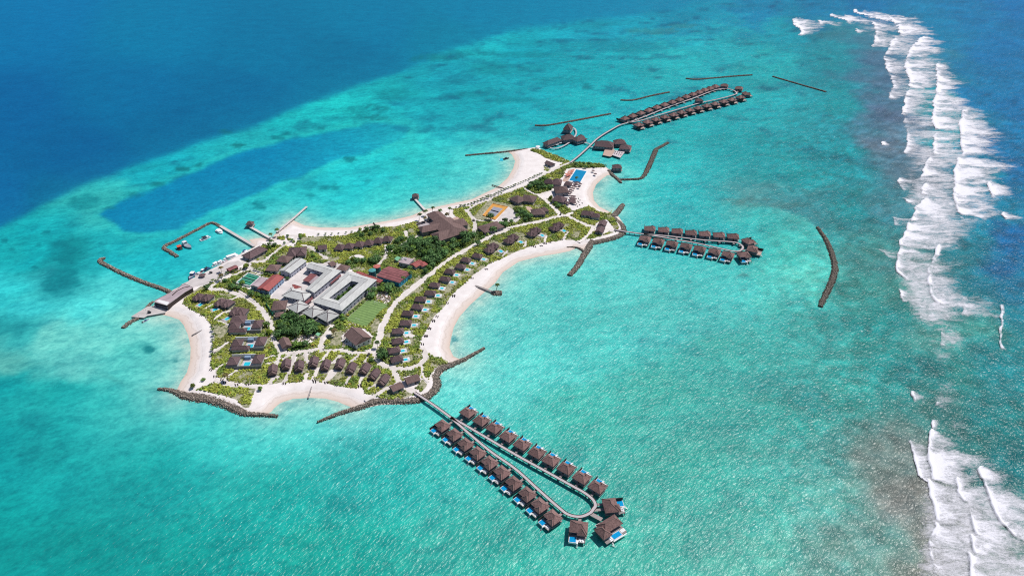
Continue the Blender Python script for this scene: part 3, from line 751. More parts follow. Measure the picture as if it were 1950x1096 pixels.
def surf():
    xs = np.arange(1490, 2100, 1.6)
    ys = np.arange(14, 1160, 1.6)
    PX, PY = np.meshgrid(xs, ys)
    g = G(PX, PY)
    X, Y = g[..., 0], g[..., 1]
    D = np.zeros_like(PX)
    H = np.zeros_like(PX)
    lace = np.clip((fbm(X / 20, Y / 11, 91, 5) - 0.34) * 3.2, 0, 1)
    for it, *pts in FRONTS:
        pt = np.array(pts, float)
        skew = np.interp(pt[0, 0], [0, 300, 500, 780, 850], [0.06, 0.06, 0.14, 0.2, 0.42])
        wob = (fbm(Y / 9, Y * 0 + pt[0, 0], 5, 5) - 0.5) * 11
        y = PY - skew * np.clip(PX - pt[:, 1].mean(), -8, 140) + (fbm(X / 16, Y / 40 + pt[0, 0], 15, 4) - 0.5) * 11
        ok = (y >= pt[0, 0]) & (y <= pt[-1, 0])
        xf = np.interp(y, pt[:, 0], pt[:, 1]) + wob * 0.8
        rag = 0.35 + 1.25 * fbm(Y / 12 + pt[0, 1], X / 40, 9, 5)
        ln = np.interp(y, pt[:, 0], pt[:, 2]) * rag * 1.08
        e = np.minimum((y - pt[0, 0]), (pt[-1, 0] - y))
        edge = np.clip(e / np.minimum(6.0, 0.3 * (pt[-1, 0] - pt[0, 0]) + .5), 0, 1) ** 0.5
        t = (PX - xf) / np.maximum(ln, 1)
        fr = np.clip((PX - xf) / 1.6, 0, 1)
        d = np.where((t > 0) & (t < 1.25) & ok, fr * it * (0.55 * np.exp(-((PX - xf) / 7.0) ** 2) + 0.95 - 0.62 * np.clip(t, 0, 1.25)) * edge, 0)
        d = d * np.clip((1.25 - t) * 3, 0, 1)
        hh = np.where(ok, it * np.exp(-((PX - xf - 3) / 4.0) ** 2), 0) * edge
        D = np.maximum(D, d * (0.50 + 0.82 * lace))
        H = np.maximum(H, hh)
    # thin old foam between the breakers
    zone = np.interp(PY, [30, 100, 250, 400, 520, 600, 700, 830, 1100], [1600, 1700, 1730, 1720, 1700, 1730, 1790, 1760, 1740])
    zr = np.interp(PY, [30, 100, 250, 400, 520, 600, 700, 830, 1100], [1740, 1790, 1880, 1870, 1840, 1850, 1810, 1860, 2100])
    old = np.clip((PX - zone) / 30, 0, 1) * np.clip((zr - PX) / 50, 0, 1) * np.clip((fbm(X / 50, Y / 18, 77, 4) - 0.36) * 2.4, 0, 0.5)
    old = old * np.interp(PY, [30, 60, 480, 640, 680, 800, 840, 1100], [0, 1, 1, 1, .85, .85, 1, 1])
    D = np.maximum(D, old)
    keep = D > 0.03
    nr, nc = D.shape
    idx = np.arange(nr * nc).reshape(nr, nc)
    q = keep[1:, :-1] | keep[1:, 1:] | keep[:-1, 1:] | keep[:-1, :-1]
    fc = np.stack([idx[1:, :-1], idx[1:, 1:], idx[:-1, 1:], idx[:-1, :-1]], -1)[q]
    used, inv = np.unique(fc, return_inverse=True)
    vs = np.stack([X, Y, 0.12 + 1.3 * H], -1).reshape(-1, 3)[used]
    m, nt, b = nodes_of('foam')
    tc = N(nt, 'ShaderNodeTexCoord')
    a = N(nt, 'ShaderNodeAttribute', attribute_name='foam')
    def noise(scale, detail, rough, stretch, rot=0.0, dist=0.0):
        mp = N(nt, 'ShaderNodeMapping')
        mp.inputs['Scale'].default_value = stretch
        mp.inputs['Rotation'].default_value = (0, 0, rot)
        nt.links.new(tc.outputs['Object'], mp.inputs['Vector'])
        n = N(nt, 'ShaderNodeTexNoise', Scale=scale, Detail=detail, Roughness=rough, Distortion=dist)
        nt.links.new(mp.outputs[0], n.inputs['Vector'])
        return n.outputs['Fac']
    s1 = noise(0.20, 9, 0.82, (0.38, 1, 1), 0.08, 0.9)
    s2 = noise(0.55, 8, 0.85, (0.8, 1, 1), 0.0, 1.5)
    avg = N(nt, 'ShaderNodeMath', operation='MULTIPLY_ADD')
    nt.links.new(s1, avg.inputs[0])
    avg.inputs[1].default_value = 2.0
    m2 = N(nt, 'ShaderNodeMath', operation='MULTIPLY')
    nt.links.new(s2, m2.inputs[0])
    m2.inputs[1].default_value = 1.4
    nt.links.new(m2.outputs[0], avg.inputs[2])          # about 0.95 in the middle
    dd = N(nt, 'ShaderNodeMath', operation='MULTIPLY_ADD')
    nt.links.new(a.outputs['Fac'], dd.inputs[0])
    dd.inputs[1].default_value = 0.95
    nt.links.new(avg.outputs[0], dd.inputs[2])
    al = N(nt, 'ShaderNodeMapRange')
    al.inputs['From Min'].default_value = 1.78
    al.inputs['From Max'].default_value = 2.5
    al.clamp = True
    nt.links.new(dd.outputs[0], al.inputs['Value'])
    # nothing where the density is nil
    ed = N(nt, 'ShaderNodeMapRange')
    ed.inputs['From Min'].default_value = 0.0
    ed.inputs['From Max'].default_value = 0.12
    nt.links.new(a.outputs['Fac'], ed.inputs['Value'])
    mu = N(nt, 'ShaderNodeMath', operation='MULTIPLY')
    nt.links.new(al.outputs[0], mu.inputs[0])
    nt.links.new(ed.outputs[0], mu.inputs[1])
    nt.links.new(mu.outputs[0], b.inputs['Alpha'])
    b.inputs['Base Color'].default_value = (0.78, 0.77, 0.83, 1)
    b.inputs['Roughness'].default_value = 0.9
    b.inputs['Specular IOR Level'].default_value = 0.1
    MATS['foam'] = m
    me = np_mesh('surf_foam', vs, inv.reshape(-1, 4), 'foam', None, True, {'foam': D.ravel()[used]})
    tag(link('surf_foam', me), 'white foam of breaking waves trailing along the shallow outer reef', 'sea foam', kind='stuff')
surf()

# ---------------------------------------------------------------- paths, planted zone
PATHS = [  # half width in metres, points
 (2.0, 'X 398,549 406,551 423,551 C 1100,200 1260,290 1350,400 1400,500 1420,610 1490,720 1560,740 D 1450,330 1570,310 E 160,330 330,322 450,345 580,350'),
 (2.4, 'E 560,345 620,330 660,290 700,180 760,20 F 380,740 560,590 700,480 850,360 1080,230 1250,140 1380,90 H 530,795 800,740 1000,690 1080,690 1200,750 1320,790 1500,820'),
 (2.0, 'E 640,350 700,440 830,490 980,490 1090,440 1130,380 1090,300'), (2.0, 'E 820,485 870,600 960,680 1040,705'), (1.3, 'E 870,640 800,660 740,690 660,740 560,790'),
 (1.6, 'A 1430,760 1450,720 1560,720 1650,650 1760,570 1870,490 1800,480'), (1.5, 'A 1060,970 1130,920 1250,860 1330,830 1430,780'), (1.6, 'B 150,250 200,330 300,380 340,390'),
 (1.4, 'B 130,300 0,430 -100,470'), (1.4, 'B 700,130 790,150 850,200 930,250'), (1.6, 'G 1030,490 1060,545 1150,540'), (1.3, 'G 1060,570 930,660 880,680'), (1.3, 'G 850,620 850,720 800,780 780,800'),
 (2.0, 'G 1600,290 1650,360 1680,420 1670,500'), (1.2, 'G 1680,385 1760,395'), (1.3, 'H 130,650 200,600 320,545 540,460 700,400 860,300'), (2.0, 'H 850,310 980,240 1110,190'), (1.6, 'H 680,430 740,470 810,490 900,460'),
 (2.2, 'H 810,490 880,550 980,640 1010,690'), (2.0, 'H 1060,690 1110,660'), (1.8, 'H 1180,930 1260,870 1310,800'), (1.3, 'D 580,595 760,640 960,660 1010,650'), (1.2, 'D 1190,330 1165,440 1150,460'), (1.2, 'D 1160,430 1060,450'),
 (1.4, 'B 1000,870 930,950 890,1060 D 1590,290'), (1.3, 'E 230,170 160,210 150,330'), (1.1, 'D 1220,400 1320,350 1270,520 1210,640'), (1.0, 'D 1170,570 1110,590 1095,640'), (1.0, 'D 1440,540 1400,620'), (1.0, 'D 1540,490 1480,600'),
 (1.0, 'D 1670,510 1600,620'), (1.0, 'E 300,510 210,600'), (1.0, 'E 420,570 380,640'), (1.0, 'E 540,560 500,650'), (1.0, 'E 660,640 590,680'), (1.0, 'D 1420,350 1440,440'), (1.0, 'E 150,420 230,340'), (1.0, 'E 330,370 260,440'), (1.0, 'E 430,430 500,370'),
 (1.0, 'E 560,430 600,360'), (.9, 'C 1300,810 1420,760'), (.9, 'C 880,890 960,840 1010,830'), (.9, 'C 850,730 1000,640'), (1.0, 'C 870,430 940,370 1020,350'), (.9, 'C 780,330 900,270 1040,240 1100,215'), (.8, 'C 1010,480 900,440'), (.8, 'C 900,1010 1080,900'),
 (1.2, 'E 940,190 1030,190'), (.9, 'H 1080,830 1040,900'), (.9, 'H 880,870 860,930'), (.9, 'H 690,920 680,970'), (.9, 'H 520,1010 470,1060'), (1.0, 'E 1090,480 1100,560 1150,620'), (1.0, 'A 1340,990 1430,1050 1500,1096'),
]
PATHS_W = [(w, smooth([P(p, LAND_Z) for p in f(s)], 4)) for w, s in PATHS]
VEG = f('''C 590,225 575,280 660,340 760,390 830,470 870,560 850,690 840,800 850,880 900,950 D 600,570 720,610 900,640 1080,635 1400,615 1530,610 1700,650
 1900,680 E 520,640 560,720 640,745 720,775 900,772 1020,735 1060,720 1150,640 1160,560 1200,490 1335,440 1260,390 1180,385 1130,325 1060,330 1070,240 1110,170
 1160,80 F 720,880 820,780 880,680 1000,580 1080,500 1200,420 1350,345 1500,275 1720,205 1900,185 H 1030,905 1200,915 1320,890 1530,835 1555,790 1500,700 1480,640 1410,660
 1270,590 1130,640 1060,600 1040,560 960,560 900,470 960,400 1050,290 1060,250 1120,240 1300,240 1420,235 1430,222 1250,192 1110,185 1000,135 850,78 740,62 730,80 830,120 880,155 960,180 1040,195 870,305 700,400 400,520 200,590 0,625
 G 1480,290 1480,340 1380,400 1130,400 960,440 700,470 450,530 120,540 A 1880,530 1860,590 1750,570 1560,570 1440,660 1370,790 1050,925 1000,950 C 760,110''')
VEG_W = [P(p, LAND_Z) for p in VEG]
EXTRA_VEG = [f(s) for s in ('D 415,690 500,650 570,620 700,665 860,670 955,680 900,850 840,850 780,780 650,740 520,700', 'H 860,230 930,255 925,280 865,270',
             'A 1700,490 1760,490 1760,520 1700,510', 'A 1790,500 1860,520 1850,550 1790,530', 'G 40,510 100,520 180,640 60,600')]
EXTRA_W = [[P(p, LAND_Z) for p in q] for q in EXTRA_VEG]
BARE = [f(s) for s in ('B 400,625 460,520 560,440 740,290 900,300 960,280 1140,320 1180,370 1420,440 1350,500 1060,760 960,880 860,850 600,760 500,640',     # courtyards of the staff buildings
        'B 1100,820 1330,625 1510,680 1290,895', 'B 80,490 200,385 330,420 420,440 560,430 400,600 220,540 90,500', 'E 340,190 400,130 450,105 560,120 640,190 610,240 480,290 350,290',
        'D 1290,240 1350,190 1500,170 1550,220 1460,260 1430,290 1300,280', 'B 1400,560 1490,560 1540,640 1500,665 1390,630', 'H 280,680 385,570 530,600 660,700 600,755 410,745',
        'H 1050,290 1150,250 1260,270 1190,390 1100,500 1100,600 1040,560 1040,400', 'G 1130,410 1250,380 1310,430 1170,480', 'H 820,480 910,450 930,500 880,530', 'G 1340,330 1480,330 1520,370 1440,410',
        'H 1330,760 1410,720 1450,720 1500,800 1420,860 1340,860', 'E 920,560 1080,560 1060,640 1000,700 930,660', 'B 1220,210 1300,230 1280,260 1120,250', 'H 680,600 740,600 760,640 720,650', 'B 200,0 280,0 280,60 200,60')]
BARE_W = [[P(p, LAND_Z) for p in q] for q in BARE]

def veg_mask(x, y):
    m = in_poly(x, y, VEG_W)
    for q in EXTRA_W:
        m |= in_poly(x, y, q)
    for q in BARE_W:
        m &= ~in_poly(x, y, q)
    return m
def path_mask(x, y, extra=0.0):
    m = np.zeros(x.shape, bool)
    for w, pts in PATHS_W:
        a = np.array(pts)
        lo, hi = a.min(0) - 6, a.max(0) + 6
        s = (x > lo[0]) & (x < hi[0]) & (y > lo[1]) & (y < hi[1])
        if s.any():
            d = dist_line(x[s], y[s], pts)
            k = np.zeros(x.shape, bool)
            k[s] = d < w + extra
            m |= k
    return m
def foot_mask(x, y, extra=0.0):
    m = np.zeros(x.shape, bool)
    for cx, cy, hx, hy, a in FOOT:
        ca, sa = math.cos(a), math.sin(a)
        dx, dy = x - cx, y - cy
        m |= (np.abs(dx * ca + dy * sa) < hx + extra) & (np.abs(-dx * sa + dy * ca) < hy + extra)
    return m

def ground_material():
    m, nt, b = nodes_of('sand')
    tc = N(nt, 'ShaderNodeTexCoord')
    a = N(nt, 'ShaderNodeAttribute', attribute_name='soil')
    geo = N(nt, 'ShaderNodeNewGeometry')
    sp = N(nt, 'ShaderNodeSeparateXYZ')
    nt.links.new(geo.outputs['Position'], sp.inputs[0])
    n = N(nt, 'ShaderNodeTexNoise', Scale=0.12, Detail=8.0, Roughness=0.7)
    nt.links.new(tc.outputs['Object'], n.inputs['Vector'])
    sand = ramp(nt, n.outputs['Fac'], 0.3, 0.7, (0.70, 0.635, 0.62), (0.84, 0.785, 0.775))
    # wet sand by the water, warmer and darker
    mr = N(nt, 'ShaderNodeMapRange')
    mr.inputs['From Min'].default_value = 0.05
    mr.inputs['From Max'].default_value = 0.75
    nt.links.new(sp.outputs['Z'], mr.inputs['Value'])
    c = mixrgb(nt, (0.64, 0.52, 0.45), sand, mr.outputs[0])
    zn = N(nt, 'ShaderNodeMath', operation='MULTIPLY_ADD')
    nt.links.new(n.outputs['Fac'], zn.inputs[0])
    zn.inputs[1].default_value = 0.9
    nt.links.new(sp.outputs['Z'], zn.inputs[2])
    td = N(nt, 'ShaderNodeMath', operation='PINGPONG')
    nt.links.new(zn.outputs[0], td.inputs[0])
    td.inputs[1].default_value = 0.21
    tm = mixrgb(nt, (1, 1, 1), ramp(nt, td.outputs[0], 0.0, 0.07, (0.86, 0.84, 0.82), (1, 1, 1)), ramp(nt, sp.outputs['Z'], 0.95, 1.3, (1, 1, 1), (0, 0, 0)))
    c = mixrgb(nt, c, tm, 1.0, 'MULTIPLY')
    n2 = N(nt, 'ShaderNodeTexNoise', Scale=0.5, Detail=6.0, Roughness=0.75)
    nt.links.new(tc.outputs['Object'], n2.inputs['Vector'])
    soil = ramp(nt, n2.outputs['Fac'], 0.35, 0.65, (0.09, 0.12, 0.035), (0.52, 0.47, 0.35))
    sm = N(nt, 'ShaderNodeMath', operation='ADD')
    nt.links.new(a.outputs['Fac'], sm.inputs[0])
    n3 = N(nt, 'ShaderNodeMath', operation='MULTIPLY_ADD')
    nt.links.new(n2.outputs['Fac'], n3.inputs[0])
    n3.inputs[1].default_value = 0.8
    n3.inputs[2].default_value = -0.4
    nt.links.new(n3.outputs[0], sm.inputs[1])
    c = mixrgb(nt, c, soil, ramp(nt, sm.outputs[0], 0.42, 0.58))
    nt.links.new(c, b.inputs['Base Color'])
    b.inputs['Roughness'].default_value = 0.95
    b.inputs['Specular IOR Level'].default_value = 0.1
    bp = N(nt, 'ShaderNodeBump', Strength=0.5, Distance=0.25)
    nt.links.new(n2.outputs['Fac'], bp.inputs['Height'])
    nt.links.new(bp.outputs[0], b.inputs['Normal'])
    MATS['sand'] = m
    mat('path', (0.68, 0.62, 0.59), 0.95, 0.10, 0.25)
ground_material()
def ground():
    a = np.array(SHORE_W)
    lo, hi = a.min(0) - 14, a.max(0) + 14
    st = 1.5
    xs = np.arange(lo[0], hi[0], st)
    ys = np.arange(lo[1], hi[1], st)
    X, Y = np.meshgrid(xs, ys)
    ins = in_poly(X, Y, SHORE_W)
    d = dist_line(X, Y, SHORE_W, True)
    db = np.full(X.shape, 1e9)
    for b in BEACH_W:
        db = np.minimum(db, dist_line(X, Y, b))
    beach = np.clip(1.3 - db / 22, 0, 1)                 # gentle slope at beaches, short at walls
    sl = 0.35 * (1 - beach) + 0.075 * beach
    n = fbm(X / 14, Y / 14, 31, 3) - 0.5
    s = np.where(ins, d, -d)
    Z = np.clip(s * sl + n * 0.25 * np.clip(s / 8, 0, 1), -2.0, LAND_Z)
    Z = np.where(ins & (s > 24), LAND_Z, Z)
    veg = veg_mask(X, Y) & ~path_mask(X, Y, 0.6)
    soil = veg.astype(float)
    for _ in range(1):
        soil = (soil + np.roll(soil, 1, 0) + np.roll(soil, -1, 0) + np.roll(soil, 1, 1) + np.roll(soil, -1, 1)) / 5
    keep = (s > -9)
    nr, nc = X.shape
    idx = np.arange(nr * nc).reshape(nr, nc)
    q = keep[1:, :-1] & keep[1:, 1:] & keep[:-1, 1:] & keep[:-1, :-1]
    fc = np.stack([idx[:-1, :-1], idx[:-1, 1:], idx[1:, 1:], idx[1:, :-1]], -1)[q]
    used, inv = np.unique(fc, return_inverse=True)
    vs = np.stack([X, Y, Z], -1).reshape(-1, 3)[used]
    me = np_mesh('island_sand', vs, inv.reshape(-1, 4), 'sand', None, True, {'soil': soil.ravel()[used]})
    tag(link('island_sand', me), kind='structure')
ground()
def ribbon(name, pts, w, z, m, kind='structure'):
    mb = MB()
    n = len(pts)
    L, Rr = [], []
    for i in range(n):
        a = pts[max(0, i - 1)]
        b = pts[min(n - 1, i + 1)]
        dx, dy = b[0] - a[0], b[1] - a[1]
        k = math.hypot(dx, dy) or 1
        nx, ny = -dy / k, dx / k
        ww = w * (0.9 + 0.2 * random.random())
        L.append((pts[i][0] + nx * ww, pts[i][1] + ny * ww, z))
        Rr.append((pts[i][0] - nx * ww, pts[i][1] - ny * ww, z))
    mb.add(L + Rr, [(i, n + i, n + i + 1, i + 1) for i in range(n - 1)], m)
    o = mb.build(name)
    return tag(o, kind=kind) if kind else o
for i, (w, pts) in enumerate(PATHS_W):
    ribbon('path', pts, w, LAND_Z + 0.03 + 0.004 * i, 'path')
def flat(name, s, z, m, kind='structure'):
    o = MB().prism(W(s, z), LAND_Z - 0.3, z, m).build(name)
    return tag(o, kind=kind) if kind else o
# ---------------------------------------------------------------- villas on stilts over the water
def make_water_villa(kind):
    """local x along the jetty away from shore, y outward from it, z=0 at the water"""
    t = thing('overwater_villa', 'villa', 'villa')
    zd, ze = 2.3, 5.0
    d = MB()
    d.box(0, -0.3, zd - 0.3, 10.6, 9.6, 0.3, 'grey_wood')
    d.box(-0.4, 6.2, zd - 0.3, 10.2, 3.4, 0.296, 'grey_wood')
    d.box(0.2, -8.2, zd - 0.28, 1.9, 6.2, 0.2, 'grey_wood')
    d.build('deck', t)
    w = MB()
    w.box(-0.3, -0.9, zd, 8.8, 7.0, 2.9, 'grey_wall')
    w.box(2.6, 3.1, zd, 3.0, 1.2, 2.9, 'grey_wall')
    w.build('wall', t)
    g = MB()
    g.box(-1.6, 2.66, zd + 0.15, 4.8, 0.12, 2.3, 'dark_glass')
    g.build('glass_door', t)
    MB().box(0.2, -4.46, zd + 0.05, 1.1, 0.12, 2.1, 'dark_wood').build('door', t)
    for sx in (-1, 1):
        MB().box(-0.3 + sx * 4.46, -1.0, zd + 0.8, 0.12, 2.6, 1.2, 'dark_glass').build('window', t)
    r = MB()
    r.hip(0, -0.9, ze, 11.2, 9.0, 3.0, 'thatch', cap='ridge')
    r.hip(2.35, 2.2, ze - 0.25, 5.6, 6.0, 2.5, 'thatch', a=R(90), cap='ridge')
    r.build('roof', t)
    fin = MB()
    fin.box(-5.45, 5.3, zd, 0.25, 6.6, 2.3, 'dark_wood')
    fin.build('privacy_wall', t)
    if kind == 'pool':
        p = MB()
        p.box(-2.9, 6.4, zd - 1.2, 4.7, 4.4, 1.25, 'white_paint')
        po = p.build('pool', t)
        MB().box(-2.9, 6.4, zd + 0.052, 4.0, 3.8, 0.05, 'pool_blue').build('pool_water', po)
        te = MB()
        te.box(2.3, 6.2, zd, 3.4, 2.6, 0.10, 'white_paint')
        te.box(0.0, 7.9, zd - 0.2, 1.0, 2.6, 0.32, 'white_paint')
        te.build('terrace', t)
        st = MB()
        for k in range(4):
            st.box(0.0, 9.3 + k * 0.35, zd - 0.55 - 0.42 * k, 1.0, 0.34, 0.12, 'white_paint')
        st.build('stairs', t)
        for k in range(2):
            lo = MB()
            lo.box(0, 0, 0.18, 0.7, 1.4, 0.1, 'canvas_white')
            lo.box(0, 0.85, 0.35, 0.7, 0.5, 0.1, 'canvas_white')
            lo.box(0, 0, 0, 0.6, 1.2, 0.18, 'dark_wood')
            lo.build('sun_lounger', t, (1.5 + 1.3 * k, 6.0, zd + 0.1))
    else:
        te = MB()
        te.box(1.2, 6.1, zd, 4.8, 2.8, 0.10, 'pink_wood')
        te.box(2.9, 4.0, zd + 0.1, 1.8, 1.2, 0.5, 'canvas_white')
        te.build('terrace', t)
        st = MB()
        for k in range(4):
            st.box(2.0, 8.0 + k * 0.4, zd - 0.5 - 0.42 * k, 1.2, 0.38, 0.12, 'pale_wood')
        st.build('stairs', t)
    for x in (-4.6, -1.5, 1.6, 4.6):
        for y in (-4.6, -0.6, 3.6, 7.4):
            MB().box(x, y, -1.0, 0.32, 0.32, 2.95 + 0.0, 'post').build('stilt', t)
    ra = MB()
    ra.box(4.55, 5.9, zd + 0.8, 0.08, 3.6, 0.1, 'dark_wood')
    for yy in (4.2, 5.8, 7.6):
        ra.box(4.55, yy, zd, 0.08, 0.08, 0.8, 'dark_wood')
    ra.build('railing', t)
    return t
VP = {'pool': make_water_villa('pool'), 'plain': make_water_villa('plain')}
VUSED = {'pool': False, 'plain': False}
def place_villa(kind, x, y, rz, label, group, scale=1.0, flip=False):
    s = (-scale if flip else scale, scale, min(1.0, scale * 1.08))
    if not VUSED[kind]:
        VUSED[kind] = True
        o = VP[kind]
        KIDS[o.name] = [(c, list(c.children)) for c in o.children]
        o.location = (x, y, 0)
        o.rotation_euler = (0, 0, rz)
        o.scale = s
        return tag(o, label, 'villa', group)
    return dup(VP[kind], (x, y, 0), rz, label, group, s)
def villa_row(pix, side, kind, row, jetty, group, scale=1.0, far=False):
    """pix: roof centres from the shore outwards; side +1 when the open sea lies to the left of the walking direction"""
    pts = [P(p, 6.0 * scale) for p in pix]
    n = len(pts)
    for i, (x, y) in enumerate(pts):
        a, b = pts[max(0, i - 1)], pts[min(n - 1, i + 1)]
        ang = math.atan2(b[1] - a[1], b[0] - a[0])
        # local +x is the walking direction; local +y must point outward
        flip = side < 0
        rz = ang if not flip else ang + math.pi
        out = 1 if not flip else -1
        if side > 0:
            rz_, fl = ang, False
        else:
            rz_, fl = ang + math.pi, True
        extra = ORD[i + 1]
        if i == n - 1:
            extra = 'outermost'
        elif i == 0:
            extra = 'innermost'
        lab = 'brown-roofed stilt villa, %s from shore in the %s row of the %s jetty' % (extra, row, jetty)
        if extra in ('innermost', 'outermost'):
            lab = 'brown-roofed stilt villa, %s of the %s row along the %s jetty' % (extra, row, jetty)
        c = kind
        place_villa(c, x, y, rz_, lab, group, scale, fl)

S_UP = f('K 492,232 603,300 714,362 828,432 946,500 1070,568 1190,632 1318,700 1450,777 1582,855')
S_LO = f('K 272,348 372,424 465,505 568,580 668,660 772,742 872,832 985,925 1092,1018 1200,1120')
villa_row(S_UP, +1, 'pool', 'right-hand', 'nearest', 'villas along the nearest jetty', 0.80)
villa_row(S_LO, -1, 'pool', 'left-hand', 'nearest', 'villas along the nearest jetty', 0.80)
def aim(p, q, z=6.0):
    a, b = P(p, z), P(q, z)
    return a, math.atan2(b[1] - a[1], b[0] - a[0])
def end_villa(s, kind, label, group, scale=1.0, flip=False):
    p, q = f(s)
    (x, y), ang = aim(p, q)
    place_villa(kind, x, y, ang - math.pi / 2, label, group, scale, flip)
end_villa('L 1615,568 1700,560', 'pool', 'stilt villa right of the loop at the end of the nearest jetty', 'villas along the nearest jetty', 0.9)
end_villa('L 1335,762 1325,860', 'pool', 'stilt villa below the loop at the end of the nearest jetty, pool facing down', 'villas along the nearest jetty', 0.9, True)
# the large two-winged villa beyond the loop
def big_villa():
    p, q = f('L 1600,750 1560,700')
    (x, y), ang = aim(p, q)
    o = thing('overwater_villa', 'largest stilt villa, two-winged roof and pool, beyond the loop of the nearest jetty', 'villa', (x, y, 0), R(34), 'villas along the nearest jetty')
    o.scale = (0.86, 0.86, 0.92)
    zd = 2.3
    MB().box(0, -1.2, zd - 0.3, 17, 12, 0.3, 'grey_wood').build('deck', o)
    w = MB()
    w.box(1, 1.6, zd, 13, 5.5, 2.9, 'grey_wall')
    w.box(-5.8, -2.2, zd, 5, 4.5, 2.9, 'grey_wall')
    w.build('wall', o)
    MB().box(1.5, -1.22, zd + 0.1, 9, 0.12, 2.3, 'dark_glass').build('glass_door', o)
    r = MB()
    r.hip(1.2, 1.8, 5.1, 15.5, 8.6, 3.3, 'thatch', cap='ridge')
    r.hip(-6.0, -0.4, 4.9, 9.5, 7.4, 2.8, 'thatch', a=R(90), cap='ridge')
    r.build('roof', o)
    p_ = MB().box(1.0, -5.4, zd - 1.2, 7.4, 4.2, 1.25, 'white_paint').build('pool', o)
    MB().box(1.0, -5.4, zd + 0.052, 6.6, 3.4, 0.05, 'pool_blue').build('pool_water', p_)
    MB().box(6.8, -4.8, zd, 3.4, 2.4, 0.1, 'white_paint').box(-4.0, -5.6, zd, 2.2, 3.4, 0.1, 'white_paint').box(2.0, -8.0, zd - 0.1, 11, 0.8, 0.2, 'white_paint').build('terrace', o)
    for k in range(2):
        MB().box(0, 0, 0, 0.7, 1.9, 0.3, 'canvas_white').build('sun_lounger', o, (-4.4 + k * 1.1, -5.4, zd + 0.1))
    st = MB()
    for k in range(5):
        st.box(-4.6, -8.2 - k * 0.4, zd - 0.4 - 0.35 * k, 1.0, 0.38, 0.12, 'white_paint')
    st.build('stairs', o)
    for xx in (-7.6, -3.6, 0.4, 4.4, 8):
        for yy in (-6.6, -2.4, 1.2, 4.4):
            MB().box(xx, yy, -1, 0.32, 0.32, 2.95, 'post').build('stilt', o)
    MB().box(-3.6, 6.6, zd - 0.3, 3.8, 3.0, 0.28, 'pale_wood').build('entrance_deck', o)
BIGV = big_villa()

E_UP = f('J 825,247 948,258 1068,270 1190,284 1312,293 1438,304 1563,315')
E_LO = f('J 780,340 900,362 1020,384 1145,405 1266,430 1396,452 1515,480')
villa_row(E_UP, +1, 'plain', 'upper', 'eastern', 'villas along the eastern jetty', 0.97)
villa_row(E_LO, -1, 'pool', 'lower', 'eastern', 'villas along the eastern jetty', 0.97)
end_villa('J 1700,356 1800,330', 'plain', 'stilt villa above right of the loop of the eastern jetty', 'villas along the eastern jetty', 0.97)
end_villa('J 1740,428 1840,450', 'plain', 'stilt villa right of the loop of the eastern jetty, farthest from shore', 'villas along the eastern jetty', 1.0)
end_villa('J 1660,480 1720,560', 'pool', 'stilt villa below right of the loop of the eastern jetty', 'villas along the eastern jetty', 0.98, True)

N_UP = f('I 818,405 884,384 950,361 1015,338 1082,314 1146,292 1210,271 1270,250 1326,227 1380,207 1432,190 1478,172 1522,158 1566,143')
N_LO = f('I 938,458 1012,436 1082,415 1155,395 1226,376 1292,357 1360,338 1430,321 1500,303 1570,287 1640,268 1708,252 1778,232')
villa_row(N_UP, +1, 'plain', 'upper', 'farthest', 'villas along the farthest jetty', 1.06)
villa_row(N_LO, -1, 'plain', 'lower', 'farthest', 'villas along the farthest jetty', 1.06)
end_villa('I 1645,136 1650,90', 'plain', 'stilt villa alone above the loop of the farthest jetty', 'villas along the farthest jetty', 1.06)
end_villa('I 1765,158 1800,110', 'plain', 'stilt villa above right of the loop of the farthest jetty', 'villas along the farthest jetty', 1.06)
end_villa('I 1826,204 1900,200', 'plain', 'stilt villa right of the loop of the farthest jetty, farthest of all', 'villas along the farthest jetty', 1.06)

